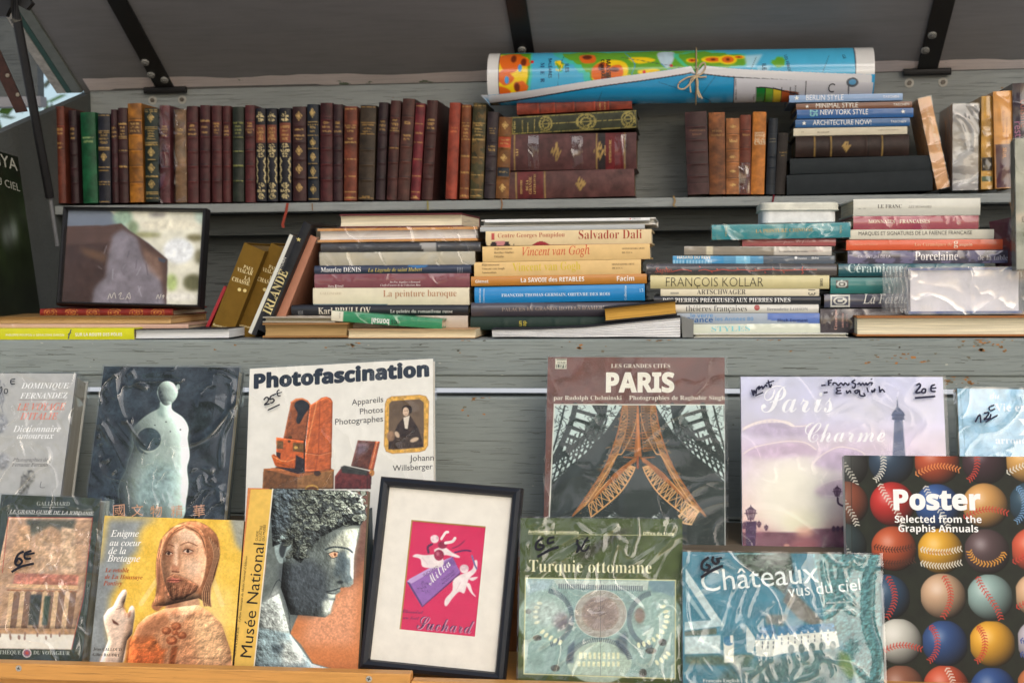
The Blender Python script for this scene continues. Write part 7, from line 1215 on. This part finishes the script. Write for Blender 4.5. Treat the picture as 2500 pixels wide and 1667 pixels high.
# stack four
lying(zE, (90, 1182), (1600, 1182), (90, 1418), (1600, 1418), YS, 'thick purple-black antique ceramics book set at the bottom of its stack', (62, 54, 60), .2, mat=M_WRAP, texts=[('Céramique', 'serif', (255, 1385), (255, 1185), (196, 150, 140)), ('ancienne', 'serif', (318, 1365), (318, 1225), (196, 150, 140)), ('DU PAYS', 'serif', (362, 1360), (362, 1235), (150, 110, 110))])
def emb(S, T, C, r):
    a, b_ = (S - .11) * 13, (T - .5) * 2; d = np.maximum(np.abs(a), np.abs(b_)); C = np.where(((d < .88) & (d > .74))[..., None], np.array((206, 206, 196.)), C); h = np.hypot(a, b_)
    return np.where((((h < .62) & (h > .46)) | ((h < .24)) | ((np.abs(a - .32) < .09) & (b_ > 0) & (b_ < .5)))[..., None], np.array((206, 206, 196.)), C)
lying(zE, (130, 1040), (1550, 1035), (130, 1168), (1550, 1165), YS, 'navy faience book with square ring emblem and white italic title', (54, 58, 78), .2, mat=M_WRAP, paint=emb, nres=(200, 17), texts=[('La Faience', 'ital', (508, 1130), (1000, 1128), (226, 226, 218), 1.3)])
def emb2(S, T, C, r):
    a, b_ = (S - .082) * 13.5, (T - .6) * 2.4; d = np.maximum(np.abs(a), np.abs(b_)); C = C * (1 - .35 * np.clip((S - .25) * 1.6, 0, 1))[..., None]; C = np.where((d < .6)[..., None], np.array((66, 62, 58.)), C); h = np.hypot(a, b_)
    return np.where((((h < .52) & (h > .36)) | (h < .18))[..., None], np.array((196, 200, 190.)), C)
lying(zE, (190, 878), (1560, 872), (190, 1032), (1560, 1030), YS, 'teal green book with a small dark ring emblem', (48, 122, 118), .2, mat=M_GLOSS, paint=emb2, nres=(200, 17), bulge=.003)
lying(zE, (268, 742), (1700, 738), (268, 866), (1700, 862), YS, 'dark teal ceramics book with widely spaced pale title', (24, 84, 92), .2, mat=M_WRAP, bulge=.003, texts=[('Céramique', 'serifl', (362, 826), (905, 822), (178, 206, 204), 1.1)])
lying(zE, (360, 612), (1930, 608), (360, 738), (1930, 732), YS, 'dark mottled porcelain book with lavender marbling and white title', (70, 66, 82), .2, mat=M_WRAP, paint=antique(marb=(150, 146, 186), wear=.4), texts=[('Porcelaine', 'serif', (1018, 706), (1440, 704), (226, 222, 220), 1.35), ("L'AVENTURE DE LA", 'sans', (462, 684), (780, 682), (206, 200, 216), 1.1), ('de la table', 'serif', (1635, 704), (1930, 703), (190, 186, 190), 1.1)])
lying(zE, (340, 506), (1880, 500), (345, 608), (1880, 600), YS, 'bright orange ceramics book with pale title', (214, 92, 54), .2, mat=M_GLOSS, texts=[('Les Céramiques de', 'serif', (1015, 566), (1380, 564), (232, 170, 130)), ('g', 'serifb', (1400, 566), (1442, 566), (244, 216, 190), 1.2), ('auguin', 'serif', (1452, 566), (1582, 564), (240, 200, 168)), ('Les Éditions de l\'Amateur', 'serif', (385, 560), (655, 558), (226, 140, 100))])
lying(zE, (380, 412), (1795, 396), (376, 500), (1795, 496), YS, 'ivory book of faience marks with spaced black capitals', (216, 212, 194), .2, texts=[('MARQUES ET SIGNATURES DE LA FAÏENCE FRANÇAISE', 'sans', (466, 462), (1580, 452), (62, 58, 54), 1.2)])
lying(zE, (414, 276), (1645, 265), (414, 404), (1642, 398), YS, 'magenta film-wrapped coin book with cream title', (158, 50, 78), .19, mat=M_WRAP, film=M_FILMSOFT, texts=[('MONNAIES   FRANÇAISES', 'serifb', (562, 344), (1165, 342), (228, 214, 190), 1.1), ('⚜', 'sans', (1425, 352), (1468, 352), (220, 190, 180))])
lying(zE, (425, 110), (1660, 92), (415, 272), (1660, 262), YS, 'grey-white thick coin catalogue topping the ceramics stack', (204, 204, 192), .2, mat=M_GLOSS, texts=[('LE FRANC', 'serif', (652, 196), (890, 194), (70, 68, 68), 1.1), ('LES MONNAIES', 'ital', (955, 192), (1182, 190), (96, 92, 92)), ('1795', 'sans', (458, 206), (484, 206), (120, 120, 116)), ('2001', 'sans', (512, 204), (538, 204), (150, 146, 140))])
lying(zE, (445, 1262), (2400, 1240), (445, 1452), (2400, 1452), 2.085, 'big cream-paged book with orange-brown cover under the wrapped block', (160, 104, 58), .24, fore=True, page=(232, 222, 192), board=.003, inset=.002)
lying(zE, (955, 785), (2075, 772), (955, 1232), (2075, 1226), 2.09, 'massive white-paged book with blue covers swaddled in clear film', (62, 84, 146), .2, fore=True, page=(236, 232, 236), board=.0035, inset=.004, film=M_MILK, pagemat=M_MATTE)
blk = [o for o in COL.objects if o.get('label', '').startswith('massive white-paged')][0]; b = MB(); X, Z = np.meshgrid(np.linspace(0, 1, 46), np.linspace(0, 1, 30)); sq = .45 + .55 * np.sin(Z * math.pi) ** .4
b.grid(np.stack([-.036 + .036 * X, -.002 + .0045 * np.sin(X * 34 + 2 * np.sin(Z * 9)) - .01 * (1 - X) * 0, .0345 + (.002 + .068 * (.80 + .20 * X)) * (Z - .5) + .002 * np.sin(X * 11 + Z * 3)], -1), (255, 255, 255)); b.grid(np.stack([-.036 + .036 * X, .006 + .005 * np.cos(X * 29 + 3 * Z), .0345 + .066 * (Z - .5)], -1), (255, 255, 255))
b.build('bunched_film', M_MILK, blk, smooth=True)
cover(zE, (1795, 365), (2005, 235), (1800, 900), (2010, 900), 2.17, 4, .02, 'purple-red patterned book turned aside behind the wrapped block', lambda A: (A.grain(.2, 60), [A.poly([(1800 + k * 70, 420 + (k % 2) * 90), (1870 + k * 70, 480), (1880 + k * 70, 560), (1810 + k * 70, 500 + (k % 2) * 80)], (150, 128, 130), 6, .8) for k in range(3)], A.poly([(1800, 560), (1900, 480), (2005, 590), (2005, 640), (1900, 560), (1800, 640)], (150, 62, 60), 8, .8)), 60, bg=(104, 60, 72), yaw=-30, spinecol=(90, 60, 66), mat=M_WRAP)
cover(zE, (2012, -470), (2700, -520), (2012, 780), (2700, 800), 2.06, 6, .03, 'grey-olive landscape book cut off at the end of the lower shelf', lambda A: (A.grain(.2, 120), A.poly([(2010, 240), (2700, 200), (2700, 330), (2010, 330)], (196, 176, 150), 30, .7), A.poly([(2010, 420), (2700, 400), (2700, 560), (2010, 540)], (110, 116, 96), 20, .7, .3)), 60, [('E', 'sans', (2070, 330), (2100, 330), (90, 80, 70))], bg=(146, 146, 128), spinecol=(120, 120, 106), film=M_FILMSOFT)
# white tin box on the teal book
tb = frame(at(*zc(zD, (1240, 312))[0], 2.13), at(*zc(zD, (1985, 300))[0], 2.13) - at(*zc(zD, (1240, 312))[0], 2.13), np.array([0, 1., 0])); Lt = np.linalg.norm(at(*zc(zD, (1240, 312))[0], 2.13) - at(*zc(zD, (1985, 300))[0], 2.13)); tin = thing('tin_box', 'white metal tin with rounded lid sitting on the teal painting book', 'tin', tb)
def rrect(w0, w1, d0, d1, r, n=6):
    o = []
    for cx_, cy_, a0 in ((w1 - r, d0 + r, -90), (w1 - r, d1 - r, 0), (w0 + r, d1 - r, 90), (w0 + r, d0 + r, 180)):
        for k in range(n + 1): a = rad(a0 + 90 * k / n); o.append((cx_ + r * math.cos(a), cy_ + r * math.sin(a)))
    return o
def tinpart(name, w0, w1, d0, d1, r, levels, c):
    m = MB(); base = rrect(w0, w1, d0, d1, r); n = len(base); V = []; cx_, cy_ = (w0 + w1) / 2, (d0 + d1) / 2
    for z_, ins in levels: V += [(x - np.sign(x - cx_) * ins, y - np.sign(y - cy_) * ins, z_) for x, y in base]
    F_ = [(k * n + j, k * n + (j + 1) % n, (k + 1) * n + (j + 1) % n, (k + 1) * n + j) for k in range(len(levels) - 1) for j in range(n)] + [tuple(range((len(levels) - 1) * n, len(levels) * n)), tuple(range(n))[::-1]]
    m.add(V, F_, c); return m.build(name, M_PLAIN, tin)
tinpart('body', 0, Lt, 0, .13, .012, [(0, .001), (.001, 0), (.0195, 0)], (226, 228, 226)); lm = tinpart('lid', -.0025, Lt + .004, -.003, .134, .014, [(.0185, 0), (.0195, -.0014), (.0205, 0), (.0280, 0), (.0302, .0012), (.0310, .004)], (214, 214, 200)); lm.rotation_euler = (0, rad(.7), 0)
# ---- left end of the lower shelf
GP = (206, 178, 140)
lying(z1, (-170, 1250), (735, 1262), (-170, 1414), (735, 1412), 2.08, 'old tan book with browned pages lying under the leaning books', (150, 110, 66), .2, fore=True, page=(176, 146, 98), board=.003)
lying(z1, (-170, 1190), (600, 1196), (-170, 1250), (600, 1254), 2.09, 'rumpled grey paper-covered booklet on the old tan book', (182, 176, 160), .17, fore=True, page=(176, 168, 146), mat=M_WRAP)
lying(z1, (735, 1318), (2090, 1325), (735, 1418), (2090, 1416), 2.075, 'cream-paged paperback with its cover curling open at the shelf edge', (200, 160, 120), .17, fore=True, page=(232, 216, 180), board=.0008, inset=.0002)
lying(z1, (560, 1128), (1742, 1212), (560, 1232), (1735, 1322), 2.09, 'green bonsai book lying upside down at a slant', (44, 136, 92), .16, mat=M_WRAP, texts=[('bonsaï', 'bold', (1180, 1215), (990, 1202), (236, 240, 236), 1.5), ('les', 'sans', (1278, 1228), (1200, 1222), (30, 60, 44), 1.3), ('Rustica', 'sans', (648, 1150), (648, 1205), (90, 80, 70))], paint=lambda S, T, C, r: np.where((S < .11)[..., None], np.array((222, 218, 196.)), C))
upright(zL, 1568, 1585, 625, 1432, 1456, 928, 2.15, 'thin red book squeezed left of the two olive volumes', (160, 36, 46), D=.15, mat=M_GLOSS)
OL = (116, 88, 30); CT = (226, 210, 160)
for tlx, trx, ty, blx, brx, by, Y, dx, lab in ((1712, 1866, 322, 1472, 1640, 932, 2.14, 0, 'olive brown hunting novel fully shown, left of two leaning twins'), (1900, 2050, 324, 1640, 1800, 945, 2.16, 176, 'olive brown hunting novel half hidden behind a white-edged book')):
    upright(zL, tlx, trx, ty, blx, brx, by, Y, lab, OL, D=.16, mat=M_CLOTH, group='twin olive hunting novels', bulge=.002, page=(120, 100, 64), texts=[('PAUL', 'serifb', (1706 + dx, 500), (1775 + dx, 526), CT, 1.2), ('VIALAR', 'serifb', (1660 + dx, 520), (1768 + dx, 552), CT, 1.2), ('LA', 'serifb', (1712 + dx, 580), (1752 + dx, 592), CT, 1.2), ('CHASSE', 'serifb', (1624 + dx, 586), (1746 + dx, 624), CT, 1.2), ('● ●', 'sans', (1666 + dx, 660), (1726 + dx, 672), (226, 206, 140), 1.0), ('flammarion', 'serifb', (1492 + dx, 902), (1610 + dx, 930), CT, 1.0)])
upright(zL, 2030, 2092, 262, 1738, 1800, 950, 2.12, 'black island guide with a white front edge leaning on the twins', (38, 40, 46), D=.19, mat=M_GLOSS, texts=[('SANTORIN', 'sans', (1952, 552), (2006, 430), (214, 214, 206), 1.1)], paint=lambda S, T, C, r: np.where((T > .52)[..., None], np.array((220, 220, 208.)), C))
upright(zL, 2128, 2190, 172, 1808, 1872, 930, 2.11, 'tall black book of a green isle with worn torn head', (30, 32, 36), D=.2, mat=M_LEATHER, texts=[('IRLANDE', 'serifb', (1895, 830), (2020, 530), (226, 210, 150), 1.35), ('★', 'sans', (2100, 322), (2112, 292), (206, 190, 120), 1.2)])
upright(zL, 2160, 2225, 262, 1930, 2000, 836, 2.13, 'pinkish brown art monograph leaning right against the tall stack', (176, 122, 98), D=.2, mat=M_MATTE, texts=[('L\'ART ROMAN', 'serif', (2050, 560), (2150, 330), (140, 88, 72))])
lying(zL, (285, 786), (1215, 786), (285, 838), (1215, 838), 2.19, 'ornate red and gold spined book beneath the framed picture', (134, 42, 34), .16, mat=M_LEATHER, paint=lambda S, T, C, r: np.where(((np.abs(((S * 6.2) % 1) - .5) < .3) & (np.hypot((((S * 6.2) % 1) - .5) * 3.2, (T - .5) * 2) % .45 < .2) & (r.random(S.shape) > .3))[..., None], np.array((206, 140, 70.)), C), nres=(200, 15), bulge=.003, name='antique_book')
lying(zL, (-300, 842), (1200, 842), (-300, 892), (1200, 892), 2.12, 'worn old book with yellowed pages above the bright yellow book', (140, 110, 66), .16, fore=True, page=(210, 176, 124), board=.0012)
lying(zL, (-300, 893), (1320, 893), (-300, 922), (1320, 926), 2.11, 'thin pinkish book in film under the yellowed old book', (206, 170, 150), .17, mat=M_WRAP)
YC = (206, 206, 30)
lying(zL, (-420, 924), (940, 922), (-420, 1008), (940, 1004), 2.075, 'bright yellow polar voyage book at the shelf edge', YC, .12, mat=M_GLOSS, texts=[('PHILIPPE POUPON & GÉRALDINE DANON', 'bold', (44, 976), (452, 976), (240, 240, 196)), ('SUR LA ROUTE DES PÔLES', 'bold', (530, 976), (858, 974), (246, 246, 226), 1.1)], lines=[(sm([(500, 930), (490, 960), (485, 975), (480, 996)], 5), .0018, (70, 84, 100)), ([(478, 966), (500, 952)], .0016, (70, 84, 100))])
lying(zL, (942, 926), (1596, 928), (942, 998), (1596, 992), 2.075, 'white-paged book with dark ends beside the yellow one', (40, 42, 46), .17, fore=True, page=(226, 228, 228), board=.0009, inset=.0003)
cover((0, 0, 1), (-102, 347), (45, 376), (-43, 782), (97, 768), 2.19, 7, .03, 'large dark green aerial album propped against the box side', lambda A: (A.poly([(-120, 330), (60, 360), (90, 560), (-120, 540)], (24, 34, 26), 20, .9), A.poly([(-110, 480), (80, 500), (90, 640), (-60, 640)], (62, 84, 30), 30, .6, .4), A.poly([(0, 560), (40, 540), (44, 580), (30, 590), (10, 600)], (170, 180, 180), 5, .8, .4), A.grain(.35, 30), A.grain(.25, 10)), 120, [('KENYA', 'sans', (-60, 385), (43, 418), (206, 206, 190), .42), ('VU DU CIEL', 'sans', (-60, 432), (49, 468), (190, 190, 176), .42)], bg=(28, 36, 25), yaw=100, spinecol=(40, 46, 36))
def a_reflection(A):  # reflection in the glass painted as the print: dark stall, bright outdoors
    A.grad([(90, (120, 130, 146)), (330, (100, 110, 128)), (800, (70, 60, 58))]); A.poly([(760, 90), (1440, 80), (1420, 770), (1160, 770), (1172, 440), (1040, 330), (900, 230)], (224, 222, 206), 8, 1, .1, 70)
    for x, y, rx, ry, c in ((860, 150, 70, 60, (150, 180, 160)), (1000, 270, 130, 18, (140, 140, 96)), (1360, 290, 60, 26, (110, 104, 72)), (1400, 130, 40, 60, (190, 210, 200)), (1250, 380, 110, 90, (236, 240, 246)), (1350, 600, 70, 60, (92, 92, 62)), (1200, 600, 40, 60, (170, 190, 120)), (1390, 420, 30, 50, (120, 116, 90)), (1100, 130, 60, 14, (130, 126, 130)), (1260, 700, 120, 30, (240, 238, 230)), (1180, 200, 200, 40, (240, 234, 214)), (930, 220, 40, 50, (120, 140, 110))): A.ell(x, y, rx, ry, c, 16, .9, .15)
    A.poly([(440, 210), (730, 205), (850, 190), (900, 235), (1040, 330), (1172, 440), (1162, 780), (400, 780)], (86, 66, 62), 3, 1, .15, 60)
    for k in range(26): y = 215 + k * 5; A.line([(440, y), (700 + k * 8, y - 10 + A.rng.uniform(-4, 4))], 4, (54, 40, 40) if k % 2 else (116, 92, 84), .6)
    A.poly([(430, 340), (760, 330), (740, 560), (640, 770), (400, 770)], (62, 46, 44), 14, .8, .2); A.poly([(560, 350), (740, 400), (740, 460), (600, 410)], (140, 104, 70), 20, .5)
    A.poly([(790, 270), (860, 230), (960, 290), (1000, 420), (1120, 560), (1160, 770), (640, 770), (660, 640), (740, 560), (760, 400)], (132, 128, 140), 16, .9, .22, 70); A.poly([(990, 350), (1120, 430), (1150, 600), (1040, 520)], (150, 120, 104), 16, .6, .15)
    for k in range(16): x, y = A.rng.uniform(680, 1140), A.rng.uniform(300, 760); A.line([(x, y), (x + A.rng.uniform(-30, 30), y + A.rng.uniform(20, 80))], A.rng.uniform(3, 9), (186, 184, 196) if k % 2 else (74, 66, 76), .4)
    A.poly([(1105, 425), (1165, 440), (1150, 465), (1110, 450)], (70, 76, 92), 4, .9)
fr_ = framed(zL, (455, 86), (1464, 68), (394, 772), (1398, 772), 2.19, 9, 'black framed glazed picture with a glass reflection of dark stall and bright foliage painted in', (40, 40, 40), .006, [(470, 100), (1450, 82), (1385, 762), (408, 762)], a_reflection, 200, [], framecol=(26, 27, 30), cat='framed print', nomat=True, seed=41)
wm = MB(); Mf = fr_[1]
for k, p in enumerate(([(755, 720), (770, 680), (780, 712), (800, 672), (812, 715)], [(830, 690), (850, 672), (840, 715), (870, 712)], [(880, 720), (905, 672), (912, 716), (890, 700)], [(1095, 716), (1108, 686), (1116, 716), (1128, 684)], [(1135, 700), (1150, 690), (1140, 714)])):
    xz, f = ribbon(px2loc(Mf, zc(zL, sm(p, 4))), .0008); V = np.zeros((len(xz), 3)); V[:, 0] = xz[:, 0]; V[:, 2] = xz[:, 1]; V[:, 1] = -.0002 - .00002 * k; wm.add(V, f, (214, 210, 200))
wm.build('marker_lettering', M_MATTE, fr_[0])
# small dark books seen behind the front row
book(frame(at(905, 1560, 1.80), np.array([0, 0, 1.]), np.array([0, 1., 0])), .17, .03, .02, 'dark spine glimpsed in the gap between the museum guide and the framed poster', (70, 88, 92), mat=M_PRINT)
